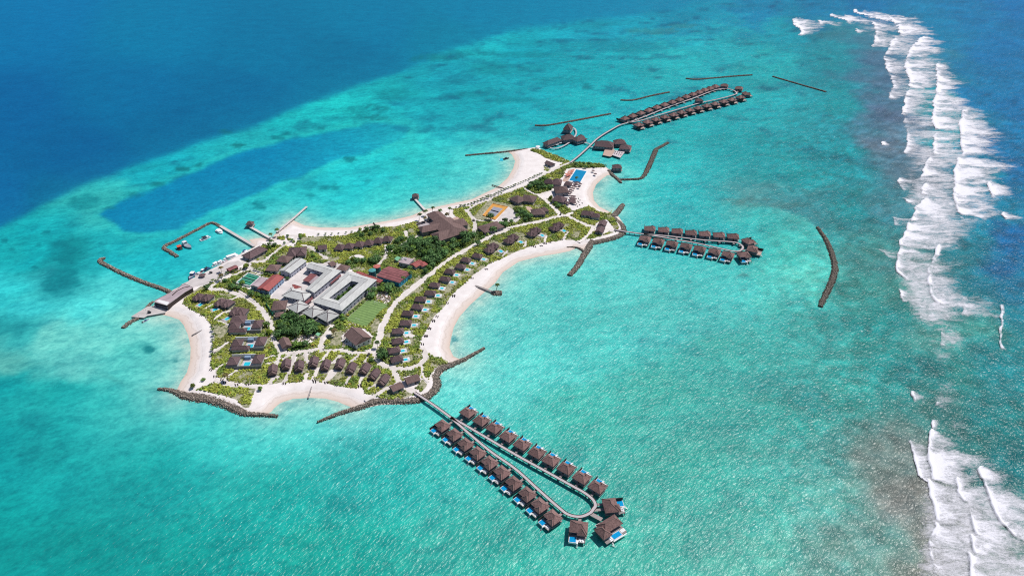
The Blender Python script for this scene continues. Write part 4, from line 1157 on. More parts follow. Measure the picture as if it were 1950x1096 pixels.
# ---------------------------------------------------------------- jetties
def jetty(name, label, lines, w, z=2.5, m='pale_wood', cat='jetty', posts=True, rail=True, sp=5.0, rnd=True, group=None):
    o = thing(name, label, cat, (0, 0, 0), 0, group)
    d = MB()
    rl = MB()
    for k, (s, closed) in enumerate(lines):
        raw = [P(p, z) for p in f(s)]
        pts = smooth(raw, 6) if rnd and len(raw) > 2 else raw
        n = len(pts)
        zz = z + 0.004 * k
        Lp, Rp = [], []
        for i in range(n):
            a, b = pts[max(0, i - 1)], pts[min(n - 1, i + 1)]
            dx, dy = b[0] - a[0], b[1] - a[1]
            q = math.hypot(dx, dy) or 1
            Lp.append((pts[i][0] - dy / q * w / 2, pts[i][1] + dx / q * w / 2))
            Rp.append((pts[i][0] + dy / q * w / 2, pts[i][1] - dx / q * w / 2))
        vs = [(x, y, zz) for x, y in Lp] + [(x, y, zz) for x, y in Rp] + [(x, y, zz - 0.35) for x, y in Lp] + [(x, y, zz - 0.35) for x, y in Rp]
        fc = []
        for i in range(n - 1):
            fc += [(i, n + i, n + i + 1, i + 1), (2 * n + i, 2 * n + i + 1, 3 * n + i + 1, 3 * n + i), (i, i + 1, 2 * n + i + 1, 2 * n + i), (n + i, 3 * n + i, 3 * n + i + 1, n + i + 1)]
        fc += [(0, 2 * n, 3 * n, n), (n - 1, 2 * n - 1, 4 * n - 1, 3 * n - 1)]
        d.add(vs, fc, m)
        if rail:
            for side in (Lp, Rp):
                for i in range(n - 1):
                    rl.bar((*side[i], zz + 0.08), (*side[i + 1], zz + 0.08), 0.3, 'dark_wood', 0.16)
        if posts:
            acc = 0
            cnt = 0
            for i in range(n - 1):
                L_ = math.hypot(pts[i + 1][0] - pts[i][0], pts[i + 1][1] - pts[i][1])
                t = (sp - acc) if acc else 0.5
                while t < L_:
                    u = t / L_
                    for side in (Lp, Rp):
                        x = side[i][0] * (1 - u) + side[i + 1][0] * u
                        y = side[i][1] * (1 - u) + side[i + 1][1] * u
                        cx = pts[i][0] * (1 - u) + pts[i + 1][0] * u
                        cy = pts[i][1] * (1 - u) + pts[i + 1][1] * u
                        POSTS.append((o, x * 0.88 + cx * 0.12, y * 0.88 + cy * 0.12, zz - 0.35))
                    t += sp
                acc = L_ - (t - sp)
    d.build('deck', o)
    if rail:
        rl.build('kerb_rail', o)
    mine = [p for p in POSTS if p[0] is o]
    POSTS[:] = [p for p in POSTS if p[0] is not o]
    if len(mine) > 98:
        mine_s, rest = mine[:98], mine[98:]
    else:
        mine_s, rest = mine, []
    base = None
    for (_, x, y, h) in mine_s:
        if base is None:
            base = MB().box(0, 0, -1.0, 0.3, 0.3, h + 0.95, 'post').build('post', o, (x, y, 0))
        else:
            c = base.copy()
            sc.collection.objects.link(c)
            c.parent = o
            c.location = (x, y, 0)
    if rest:
        mb = MB()
        for (_, x, y, h) in rest:
            mb.box(x, y, -1.0, 0.3, 0.3, h + 0.95, 'post')
        tag(mb.build('posts', o), kind='stuff')
    return o
POSTS = []
jetty('jetty', 'long timber jetty with a loop at its end, nearest to the camera', [
    ('K 40,72 150,143 240,205 345,282', 0), ('K 345,282 440,332 600,425 900,600 1200,765 1380,865 1470,915 1540,970 1565,1020 L 1458,612 1425,648 1345,675 1250,658 1175,605 1000,452 800,272 600,132 K 520,435 345,282', 0)], 2.0)
jetty('jetty', 'timber jetty with a loop running right from the rocky eastern tip', [
    ('J 510,262 620,283 770,303', 0), ('J 770,303 1000,322 1300,356 1520,370 1600,382 1645,412 1635,442 1590,456 1500,442 1250,386 1000,342 770,303', 0)], 2.2)
jetty('jetty', 'long curved jetty with a loop, leading to the farthest villas', [
    ('I 375,775 450,715 540,632 585,588 640,548 700,512 780,468 850,448', 0), ('I 850,448 1000,392 1200,312 1400,242 1500,202 1570,178 1650,167 1710,178 1745,202 1725,218 1600,252 1450,284 1300,326 1100,386 960,428 850,448', 0)], 2.6, sp=6)
jetty('jetty', 'concrete quay wall closing the harbour on its right side', [('A 1165,387 1482,573', 0)], 3.0, 2.0, 'concrete', posts=False, rail=False)
jetty('jetty', 'straight white jetty from the beach to a thatched pavilion beside the harbour', [('A 1440,395 1650,512', 0)], 2.6, 1.9, 'concrete', rail=False)
jetty('jetty', 'bare grey jetty slanting up right from the beach corner into the lagoon', [('A 1690,445 G 0,362 118,257', 0)], 2.4, 1.8, 'concrete', rnd=False, rail=False)
jetty('jetty', 'short white jetty with a dark pavilion in front of the largest brown roof', [('G 1125,190 1218,292', 0)], 2.4, 1.9, 'concrete', rail=False)
jetty('groyne', 'low dark timber groyne lying on the wide western beach', [('C 658,572 772,516', 0)], 0.8, 1.3, 'grey_wood', 'groyne', rail=False, sp=3)
jetty('groyne', 'thin timber groyne running down the small southern beach into its cove', [('D 1445,765 1452,740 1478,655', 0)], 0.7, 1.3, 'grey_wood', 'groyne', rail=False, sp=3)
jetty('groyne', 'short dark groyne on the northern beach right of the moored raft', [('H 375,398 500,435', 0)], 1.2, 1.3, 'dark_wood', 'groyne', rail=False, sp=3)
jetty('groyne', 'tiny dark groyne on the northern beach above the row of small brown roofs', [('G 735,405 772,450', 0)], 0.8, 1.3, 'dark_wood', 'groyne', rail=False, sp=3)
jetty('footbridge', 'short footbridge from the eastern cove beach to a hut on stilts', [('H 1445,258 1505,262', 0)], 1.4, 1.9, 'grey_wood', 'footbridge', rail=False, sp=4)
jetty('boardwalk', 'stone ramp crossing the curved beach to the palm islet', [('F 1095,600 1160,622 1250,655', 0)], 1.9, 1.5, 'grey_wood', 'ramp', posts=False, rail=False)

# ---------------------------------------------------------------- rock walls
def rocks(label, s, widths, hgt=1.6, name='breakwater', cat='breakwater', dens=1.0, dark=False):
    pts = smooth([P(p, 0.6) for p in f(s)], 5)
    wd = np.interp(np.linspace(0, len(widths) - 1, len(pts)), range(len(widths)), widths)
    o = thing(name, label, cat)
    core = MB()
    n = len(pts)
    rows = []
    for i in range(n):
        a, b = pts[max(0, i - 1)], pts[min(n - 1, i + 1)]
        dx, dy = b[0] - a[0], b[1] - a[1]
        q = math.hypot(dx, dy) or 1
        nx, ny = -dy / q, dx / q
        rows.append([(pts[i][0] + nx * k * wd[i] / 2, pts[i][1] + ny * k * wd[i] / 2, zz) for k, zz in ((-1.15, -1.2), (-0.5, hgt * 0.8), (0.5, hgt * 0.8), (1.15, -1.2))])
    vs = [v for r in rows for v in r]
    fc = [(4 * i + k, 4 * i + 4 + k, 4 * i + 5 + k, 4 * i + 1 + k) for i in range(n - 1) for k in range(3)]
    fc += [(0, 1, 2, 3), (4 * n - 1, 4 * n - 2, 4 * n - 3, 4 * n - 4)]
    core.add(vs, fc, 'rock')
    core.build('core', o, col=np.array([0.12, 0.105, 0.09]))
    # boulders, all one surface
    V, F, C = [], [], []
    cum = 0
    base = np.array([(x, y, z) for x in (-1, 1) for y in (-1, 1) for z in (-1, 1)], float)
    bf = np.array([(0, 1, 3, 2), (4, 6, 7, 5), (0, 4, 5, 1), (2, 3, 7, 6), (0, 2, 6, 4), (1, 5, 7, 3)])
    for i in range(n - 1):
        L_ = math.hypot(pts[i + 1][0] - pts[i][0], pts[i + 1][1] - pts[i][1])
        num = int(L_ * wd[i] * 1.7 * dens) + 1
        for _ in range(num):
            u, k = random.random(), random.uniform(-1.1, 1.1)
            a, b = pts[i], pts[i + 1]
            dx, dy = b[0] - a[0], b[1] - a[1]
            q = math.hypot(dx, dy) or 1
            x = a[0] + dx * u - dy / q * k * wd[i] / 2
            y = a[1] + dy * u + dx / q * k * wd[i] / 2
            ak = abs(k)
            zz = hgt * 0.8 if ak < 0.5 else hgt * 0.8 * (1 - (ak - 0.5) / 0.55)
            r = random.uniform(0.22, 0.52) * (1 if wd[i] > 3 else 0.8)
            A = rng.normal(size=(3, 3))
            Q, _r = np.linalg.qr(A)
            v = (base * rng.uniform(0.6, 1.1, (8, 1)) * np.array([1, 0.8, 0.65]) * r) @ Q + np.array([x, y, zz])
            F.append(bf + len(V) * 8)
            V.append(v)
            g = random.uniform(0.14, 0.50)
            if zz < 0.55 or dark:
                g *= 0.42 if zz < 0.55 else 0.6
            C.append(np.tile(np.array([g, g * 0.84, g * 0.73]), (8, 1)))
    me = np_mesh('boulders', np.concatenate(V), np.concatenate(F), 'rock', np.concatenate(C))
    link('boulders', me, o)
    return o
rocks('long rocky breakwater reaching left into the lagoon from the large flat roof', 'X 200.5,491.5 191,493.5 193,499 221,514 266,534 303,547 325,556', [3, 4, 4.5, 4.5, 4.5, 4.5, 4.5], 1.7)
rocks('angled rocky breakwater enclosing the harbour boats', 'X 338,488.5 324,479 312,470 335,458 357,446.5 381,434 403,424 421,431.5', [4, 4, 4, 3.6, 3.6, 3.6, 3.6, 3.4], 1.7)
rocks('short rocky breakwater running down left from the quay below the large flat roof', 'C 300,262 255,300 190,395 80,455 22,505', [2.5, 3, 4, 4.5, 4], 1.5)
rocks('thin rocky breakwater sheltering the northern beach tip', 'X 887,295.7 920,292.6 960,289 1006,283', [3.5, 3.5, 3.5, 3], 1.4, dark=True)
rocks('dark rock bar in the sea behind the tall thatched spa roofs', 'I 82,470 180,470 400,432 560,402 705,374', [4, 4, 4, 4, 4], 1.5, dark=True)
rocks('dark rock bar in the sea to the left of the farthest villa rows', 'I 787,262 890,262 1040,226 1190,196', [4, 4, 4, 4], 1.5, dark=True)
rocks('dark rock bar in the sea above the farthest villa loop', 'I 1325,84 1420,91 1600,76 1740,64 1872,55', [4, 4, 4, 4, 4], 1.5, dark=True)
rocks('straight dark rock bar alone in the lagoon beside the surf', 'M 85,568 280,625 480,682', [4, 4, 4], 1.5, dark=True)
rocks('crooked rocky breakwater bending up into the sea right of the swimming pool beach', 'I 785,918 870,915 960,903 1010,830 1070,690 1082,665 1120,645 1180,612', [3.5, 3.5, 4.5, 6, 6, 5, 5, 4.5], 1.7, dark=True)
rocks('short rocky groyne at the water hut beside the swimming pool beach', 'I 692,838 722,880 755,905 795,945', [4, 5, 5, 3], 1.6)
rocks('stubby rocky groyne closing the eastern cove beach', 'H 1500,690 1530,655 1560,620 1590,578', [7, 6.5, 6, 5], 1.8)
rocks('curved rock wall round the eastern tip where the villa jetty starts', 'H 1500,700 1540,738 1575,775 1588,825 1560,865 1480,895 1400,915 1320,932 1280,945', [5, 7, 7.5, 7.5, 7, 7, 7, 7, 5], 1.9)
rocks('straight rocky groyne running down left from the eastern tip', 'J 310,360 285,420 240,490 180,590 112,668', [6, 6.5, 6, 5.5, 5], 1.9)
rocks('low line of stones buried in the beach beside the eastern groyne', 'J 90,420 150,418 205,430 245,460', [1.5, 2, 3, 3], 1.3)
rocks('winding rock wall round the southern tip where the nearest jetty starts', 'E 1668,302 1500,395 1400,440 1290,480 1215,520 1208,570 1218,620 1205,680 1150,735 1040,775 900,790 760,785 640,800 560,835 440,872 300,915 200,955 118,990',
      [2.6, 3.8, 5, 7.6, 8.4, 7.6, 7.6, 7.6, 7.6, 7.6, 7, 7, 7, 5, 4, 3.4, 2.2, 1.4], 1.7)
rocks('wide rock wall along the south-western tip below the planted strip', 'D 52,682 150,688 235,715 300,742 400,752 500,765 650,800 780,862 870,908 1000,918 1165,932', [2.4, 3.6, 5, 7.8, 9.5, 9.5, 9.2, 7.8, 5, 3.8, 2.6], 1.6)
rocks('crescent-shaped dark rock breakwater alone in the lagoon facing the surf', 'N 155,472 190,520 218,575 240,640 247,690 232,750 205,810 168,885', [3.5, 4.6, 5.2, 5.6, 5.8, 5.6, 5.2, 4.2], 1.7, dark=True)
rocks('round stone islet with a palm at the foot of the beach ramp', 'F 1245,662 1275,668 1310,668 1345,668', [4, 7.5, 8.5, 6], 1.5, 'islet', 'islet')
# ---------------------------------------------------------------- buildings on land
def axis(p1, p2, z):
    a, b = P(p1, z), P(p2, z)
    return ((a[0] + b[0]) / 2, (a[1] + b[1]) / 2), math.hypot(b[0] - a[0], b[1] - a[1]), math.atan2(b[1] - a[1], b[0] - a[0])
def windows(o, L, Wd, z, h, a=0.0, cx=0.0, cy=0.0, step=3.2, mat_='dark_glass', sides='NSEW', rows=1, name='window', ww=1.3, wh=1.2):
    ca, sa = math.cos(a), math.sin(a)
    tmpl = {}
    for r_ in range(rows):
        zz = z + (r_ + 0.5) * h / rows - wh / 2
        for sd in sides:
            ln = L if sd in 'NS' else Wd
            n = max(1, int((ln - 1.5) / step))
            for k in range(n):
                t = (k + 0.5) / n * ln - ln / 2
                if sd in 'NS':
                    x, y, sx, sy = t, (Wd / 2) * (1 if sd == 'N' else -1), ww, 0.10
                else:
                    x, y, sx, sy = (L / 2) * (1 if sd == 'E' else -1), t, 0.10, ww
                key = sx
                gx, gy = cx + x * ca - y * sa, cy + x * sa + y * ca
                if key not in tmpl:
                    b = MB().box(0, 0, 0, sx, sy, wh, mat_).build(name, o, (gx, gy, zz), a)
                    tmpl[key] = b
                else:
                    c = tmpl[key].copy()
                    sc.collection.objects.link(c)
                    c.parent = o
                    c.location = (gx, gy, zz)
                    c.rotation_euler = (0, 0, a)
def house(label, s, Wd, h, roof='hip', rh=2.2, rm='brown_roof', wm='cream_wall', over=0.8, cap='ridge', name='house', cat='building', group=None, win=True, rows=1, base=LAND_Z, step=3.2, L=None, door=True, th=0.3, wing=None):
    """s: two photo pixels at the middle of the two eaves that end the ridge; Wd: roof width across"""
    z = base + h
    p = f(s)
    (x, y), L0, a = axis(p[0], p[1], z)
    L = L or L0
    o = thing(name, label, cat, (x, y, base), a, group)
    bl, bw = max(1.5, L - 2 * over), max(1.5, Wd - 2 * over)
    w = MB().box(0, 0, -0.4, bl, bw, h + 0.38, wm)
    r = MB()
    if roof == 'hip':
        r.hip(0, 0, h, L, Wd, rh, rm, cap=cap, th=th)
    elif roof == 'gable':
        r.hip(0, 0, h, L, Wd, rh, rm, cap=cap, gable=True, th=th)
        w.add([(-bl / 2, -bw / 2, h), (-bl / 2, bw / 2, h), (-bl / 2, 0, h + rh * bw / Wd - 0.1)], [(0, 2, 1)], wm)
        w.add([(bl / 2, -bw / 2, h), (bl / 2, bw / 2, h), (bl / 2, 0, h + rh * bw / Wd - 0.1)], [(0, 1, 2)], wm)
    elif roof == 'flat':
        r.box(0, 0, h, L, Wd, 0.3, rm)
    if wing:
        for (wx, wy, wl, ww, wa, wh_) in wing:
            r.hip(wx, wy, h + wh_, wl, ww, rh * 0.95, rm, a=R(wa), cap=cap, th=th)
            w.box(wx, wy, -0.4, wl - 1.6, ww - 1.6, h + 0.35 + wh_, wm, a=R(wa))
            cr, sr = math.cos(a), math.sin(a)
            FOOT.append((x + wx * cr - wy * sr, y + wx * sr + wy * cr, wl / 2, ww / 2, a + R(wa)))
    w.build('wall', o)
    r.build('roof', o)
    if win:
        windows(o, bl, bw, 0, h, step=step, rows=rows)
    if door:
        MB().box(0, 0, 0, 1.1, 0.16, 2.0, 'dark_wood').build('door', o, (bl * 0.12, -bw / 2, 0.02))
    FOOT.append((x, y, L / 2, Wd / 2, a))
    return o
def poly_fix(q):
    return q
# --- staff quarters in the middle of the island
house('long grey gabled roof running beside the red-roofed block', 'B 547,378 700,262', 12.0, 5.2, 'gable', 1.6, 'grey_roof', 'lilac_wall', 0.6, 'grey_roof_seam', rows=2)
house('red metal roof over pale blue walls beside the green water basins', 'B 342,545 486,416', 11.5, 5.4, 'gable', 2.0, 'red_roof', 'blue_wall', 0.5, 'maroon_wall', rows=2)
house('small pale roof joined to the left of the red metal roof', 'B 262,512 352,432', 8.0, 4.6, 'gable', 1.0, 'lilac_roof', 'blue_wall', 0.4, None, rows=1)
house('wide grey hipped roof between the courtyard and the two square pavilions', 'B 560,560 768,608', 13.0, 4.6, 'hip', 2.6, 'grey_roof', 'lilac_wall', 1.0, 'grey_roof_seam', rows=1, step=2.4)
for nm, s in (('leftmost', 'B 627,673 717,722'), ('middle', 'B 765,717 858,768'), ('rightmost', 'B 902,755 994,806')):
    house('square grey pyramid roof, %s of the three south of the courtyard' % nm, s, 13.0, 4.2, 'hip', 3.0, 'grey_roof', 'grey_wall', 0.9, 'grey_roof_seam', cat='pavilion', name='pavilion', group='pyramid roofed pavilions', rows=1, step=2.6, L=13.4)
def ring(label, outer, inner, h, rh, closed, name='barracks', rm='grey_roof', wm='lilac_wall', rows=2):
    z = LAND_Z + h
    O = [P(p, z) for p in f(outer)]
    I = [P(p, z) for p in f(inner)]
    cx, cy = sum(p[0] for p in O) / len(O), sum(p[1] for p in O) / len(O)
    O = [(x - cx, y - cy) for x, y in O]
    I = [(x - cx, y - cy) for x, y in I]
    o = thing(name, label, 'building', (cx, cy, LAND_Z))
    n = len(O)
    M_ = [((a[0] + b[0]) / 2, (a[1] + b[1]) / 2) for a, b in zip(O, I)]
    mb = MB()
    wl = MB()
    segs = [(i, (i + 1) % n) for i in range(n if closed else n - 1)]
    def lerp(a, b, t):
        return (a[0] + (b[0] - a[0]) * t, a[1] + (b[1] - a[1]) * t)
    t = 0.06
    for i, j in segs:
        for q, qq in ((O, 1), (I, -1)):
            vs = [(*q[i], h), (*q[j], h), (*M_[j], h + rh), (*M_[i], h + rh), (*q[i], h - 0.25), (*q[j], h - 0.25)]
            mb.add(vs, [(0, 1, 2, 3) if qq > 0 else (3, 2, 1, 0), (4, 5, 1, 0)], rm)
        mb.add([(*O[i], h - 0.25), (*O[j], h - 0.25), (*I[j], h - 0.25), (*I[i], h - 0.25)], [(0, 1, 2, 3)], rm)
        a0, a1 = lerp(O[i], I[i], t), lerp(O[j], I[j], t)
        b0, b1 = lerp(I[i], O[i], t), lerp(I[j], O[j], t)
        for u, v in ((a0, a1), (b0, b1)):
            wl.add([(*u, -0.4), (*v, -0.4), (*v, h - 0.26), (*u, h - 0.26)], [(0, 1, 2, 3)], wm)
    if not closed:
        for k in (0, n - 1):
            mb.add([(*O[k], h), (*M_[k], h + rh), (*I[k], h)], [(0, 1, 2)], rm)
            u, v = lerp(O[k], I[k], t), lerp(I[k], O[k], t)
            wl.add([(*u, -0.4), (*v, -0.4), (*v, h - 0.26), (*u, h - 0.26)], [(0, 1, 2, 3)], wm)
    wl.build('wall', o)
    mb.build('roof', o)
    seam = MB()
    for i, j in segs:
        seam.bar((*M_[i], h + rh + 0.03), (*M_[j], h + rh + 0.03), 0.2, 'grey_roof_seam', 0.1)
    seam.build('ridge_cap', o)
    cnt = 0
    tm = None
    for i, j in segs:
        for u, v in ((lerp(O[i], I[i], t), lerp(O[j], I[j], t)), (lerp(I[i], O[i], t), lerp(I[j], O[j], t))):
            ln = math.hypot(v[0] - u[0], v[1] - u[1])
            aa = math.atan2(v[1] - u[1], v[0] - u[0])
            k = max(1, int(ln / 4.6))
            for r_ in range(rows):
                for e in range(k):
                    if cnt >= 98:
                        break
                    p = lerp(u, v, (e + 0.5) / k)
                    zz = h / rows * (r_ + 0.35)
                    if tm is None:
                        tm = MB().box(0, 0, 0, 1.7, 0.14, 1.2, 'dark_glass').build('window', o, (*p, zz), aa)
                    else:
                        c = tm.copy()
                        sc.collection.objects.link(c)
                        c.parent = o
                        c.location = (*p, zz)
                        c.rotation_euler = (0, 0, aa)
                    cnt += 1
    for i, j in segs:
        m0 = lerp(M_[i], M_[j], 0.5)
        FOOT.append((m0[0] + cx, m0[1] + cy, math.hypot(M_[j][0] - M_[i][0], M_[j][1] - M_[i][1]) / 2 + 5, 7.5, math.atan2(M_[j][1] - M_[i][1], M_[j][0] - M_[i][0])))
    return o
ring('large grey roof in a closed rectangle round a planted yard', 'B 1132,372 1402,450 1075,738 802,655', 'B 1165,460 1235,476 1040,642 958,618', 6.2, 1.6, True)
ring('grey L-shaped roof open to the left round a paved yard', 'B 800,283 1072,366 820,572', 'B 742,334 905,386 735,540', 6.2, 1.4, False)
def lean(label, s, z, m, wm='maroon_wall', name='canopy', cat='canopy', th=0.25, posts=4, dz=0.5):
    poly = W(s, LAND_Z + z)
    cx, cy = sum(p[0] for p in poly) / len(poly), sum(p[1] for p in poly) / len(poly)
    poly = [(x - cx, y - cy) for x, y in poly]
    o = thing(name, label, cat, (cx, cy, LAND_Z))
    n = len(poly)
    mb = MB()
    vs = [(x, y, z - th + (dz if i in (1, 2) else 0)) for i, (x, y) in enumerate(poly)] + [(x, y, z + (dz if i in (1, 2) else 0)) for i, (x, y) in enumerate(poly)]
    mb.add(vs, [tuple(range(n - 1, -1, -1)), tuple(range(n, 2 * n))] + [(i, (i + 1) % n, n + (i + 1) % n, n + i) for i in range(n)], m)
    mb.build('canopy_roof', o)
    for x, y in poly:
        MB().box(x * 0.9, y * 0.9, 0, 0.2, 0.2, z - th + 0.01, 'dark_metal').build('post', o)
    r_ = max(math.hypot(*p) for p in poly)
    FOOT.append((cx, cy, r_ * 0.7, r_ * 0.7, 0))
    return o
lean('narrow maroon canopy roof between the two large grey roofs, upper end', 'B 960,470 1055,402 1072,415 978,487', 2.8, 'maroon_roof')
lean('narrow maroon canopy roof beside the grey hipped roof', 'B 730,660 800,610 812,628 745,680', 2.8, 'maroon_roof')
lean('red tent-like canopy on the paving between the two yards', 'B 612,492 640,498 705,520 640,535', 3.2, 'red_roof')
lean('maroon flat canopy inside the paved yard', 'B 712,455 790,392 845,410 770,470', 3.0, 'maroon_roof')
lean('grey flat canopy inside the paved yard', 'B 765,470 840,415 868,425 790,488', 2.8, 'lilac_roof')
def dish():
    x, y = W('B 806,383', LAND_Z + 3)[0]
    o = thing('parasol', 'round white parasol in the paved yard of the staff building', 'parasol', (x, y, LAND_Z))
    MB().cyl(0, 0, 0, 0.12, 3.0, 'dark_metal', 8).build('pole', o)
    MB().cyl(0, 0, 2.9, 2.3, 0.9, 'canvas_white', 16, 0.3).build('canopy', o)
dish()
lean('long red lean-to roof along the back of the closed grey roof', 'B 1200,380 1235,372 1460,455 1430,478', 3.6, 'red_roof', dz=0.3)
house('maroon ribbed roof over a bright blue wall right of the water tanks', 'B 1455,367 1668,432', 18.5, 4.8, 'gable', 1.6, 'maroon_roof', 'teal_wall', 0.4, None, rows=1)
house('grey workshop with pipes on its flat roof behind the maroon ribbed roof', 'B 1625,265 1722,285', 10.0, 4.2, 'flat', 0.3, 'lilac_roof', 'grey_wall', 0.3, None)
def clutter():
    x, y = W('B 1670,262', LAND_Z + 4.5)[0]
    for k in range(7):
        o = thing('air_conditioner', 'white machinery unit on the flat roof of the grey workshop', 'machine', (x + random.uniform(-4, 4), y + random.uniform(-3, 3), LAND_Z + 4.5), random.uniform(0, 3), 'machines on the workshop roof')
        MB().box(0, 0, 0, 1.7, 1.1, 1.0, 'white_paint').build('casing', o)
        MB().cyl(0, 0, 1.0, 0.4, 0.08, 'dark_metal', 10).build('fan', o)
clutter()
house('red angled roof right of the grey workshop among trees', 'B 1735,322 1812,280', 8.0, 3.4, 'gable', 1.4, 'red_roof', 'cream_wall', 0.5, None, wing=[(3.2, -4.2, 7.5, 6.5, 80, -0.1)])
lean('pale green tarpaulin canopy left of the grey workshop', 'B 1562,255 1590,235 1625,248 1590,275', 3.0, 'green_roof')
lean('small bright green canopy among trees behind the red angled roof', 'B 1842,240 1862,225 1880,232 1858,250', 3.0, 'green_roof')
def tank(label, s, r, h, top):
    x, y = W(s, LAND_Z + h)[0]
    o = thing('water_tank', label, 'water tank', (x, y, LAND_Z), 0, 'cylindrical water tanks')
    MB().cyl(0, 0, -0.3, r, h + 0.3, 'tank_teal', 24).build('tank_body', o)
    MB().cyl(0, 0, h, r * 1.04, 0.25, top, 24, r * 0.98).cyl(0, 0, h + 0.25, r * 0.9, 0.3, top, 24, 0.3).build('lid', o)
    la = MB()
    for dx in (-0.25, 0.25):
        la.box(dx, -r - 0.1, 0, 0.06, 0.06, h + 0.4, 'dark_metal')
    for k in range(10):
        la.box(0, -r - 0.1, 0.4 + k * h / 10, 0.5, 0.05, 0.05, 'dark_metal')
    la.build('ladder', o)
    FOOT.append((x, y, r + 0.5, r + 0.5, 0))
tank('teal water tank with a green lid behind the closed grey roof', 'B 1357,362', 3.2, 6.5, 'tank_top')
tank('water tank with a flat red lid beside the green one', 'B 1400,326', 3.2, 5.5, 'tank_red')
house('brown roof behind the L-shaped grey roof, left of two', 'B 960,310 1010,292', 8, 3.0, 'gable', 1.2, 'brown_roof', 'cream_wall', 0.5, None)
house('brown roof behind the L-shaped grey roof, right of two, half under trees', 'B 1045,328 1135,345', 8.5, 3.0, 'hip', 1.8, 'brown_roof', 'cream_wall', 0.5, None)
house('brown hipped roof with a green screen left of the square grey pavilions', 'B 430,690 565,680', 13.5, 4.0, 'hip', 2.6, 'brown_roof', 'cream_wall', 0.8, None)
house('small brown roof below the one with the green screen', 'B 455,775 535,765', 6.5, 3.0, 'hip', 1.8, 'brown_roof', 'cream_wall', 0.8, None)
def screen():
    a, b = W('B 372,668 440,772', LAND_Z + 2)
    o = thing('screen', 'bright green mesh fence beside the brown hipped roof', 'fence', (0, 0, LAND_Z))
    mb = MB()
    mb.bar((*a, 1.3), (*b, 1.3), 0.12, 'green_net', 2.6)
    mb.build('mesh', o)
    for k in range(5):
        u = k / 4
        MB().box(a[0] * (1 - u) + b[0] * u, a[1] * (1 - u) + b[1] * u, 0, 0.2, 0.2, 2.7, 'dark_metal').build('post', o)
screen()
house('small steep brown gabled roof beside the dark thicket and a bare garden', 'B 535,1000 570,1075', 7.5, 2.8, 'gable', 2.4, 'brown_roof', 'grey_wall', 0.6, None)
lean('small pale green shelter roof beside the bare garden', 'B 830,955 852,940 880,952 858,972', 2.6, 'green_roof')
house('white-gabled hall with two brown roof pitches and a terrace beside the football pitch', 'E 440,150 550,242', 14.5, 5.0, 'gable', 4.2, 'brown_roof', 'white_paint', 0.8, 'ridge', wing=None, name='hall')
# --- water basins
def basins():
    z = LAND_Z + 0.8
    q = W('B 95,478 208,386 322,420 222,510', z)
    cx, cy = sum(p[0] for p in q) / 4, sum(p[1] for p in q) / 4
    q = [(x - cx, y - cy) for x, y in q]
    o = thing('water_basin', 'green-lined walled basins with four pale tubes beside the red metal roof', 'basin', (cx, cy, LAND_Z))
    MB().prism([(x * 1.06, y * 1.06) for x, y in q], -0.3, 0.6, 'green_basin').build('basin', o)
    rim = MB()
    for i in range(4):
        a, b = q[i], q[(i + 1) % 4]
        rim.bar((*a, 0.75), (*b, 0.75), 0.8, 'white_paint', 0.9)
    rim.build('rim', o)
    for k in range(4):
        u = (k + 0.6) / 4.2
        a = [q[0][i] * (1 - u) + q[1][i] * u for i in (0, 1)]
        b = [q[3][i] * (1 - u) + q[2][i] * u for i in (0, 1)]
        a2 = [a[i] * 0.88 + b[i] * 0.12 for i in (0, 1)]
        b2 = [a[i] * 0.12 + b[i] * 0.88 for i in (0, 1)]
        MB().bar((*a2, 0.9), (*b2, 0.9), 1.3, 'green_tube', 0.5).build('tube', o)
    x0 = [q[0][i] * .5 + q[1][i] * .5 for i in (0, 1)]
    x1 = [q[3][i] * .5 + q[2][i] * .5 for i in (0, 1)]
    MB().bar((*x0, 1.7), (*x1, 1.7), 0.7, 'dark_metal', 0.2).build('walkway', o)
basins()
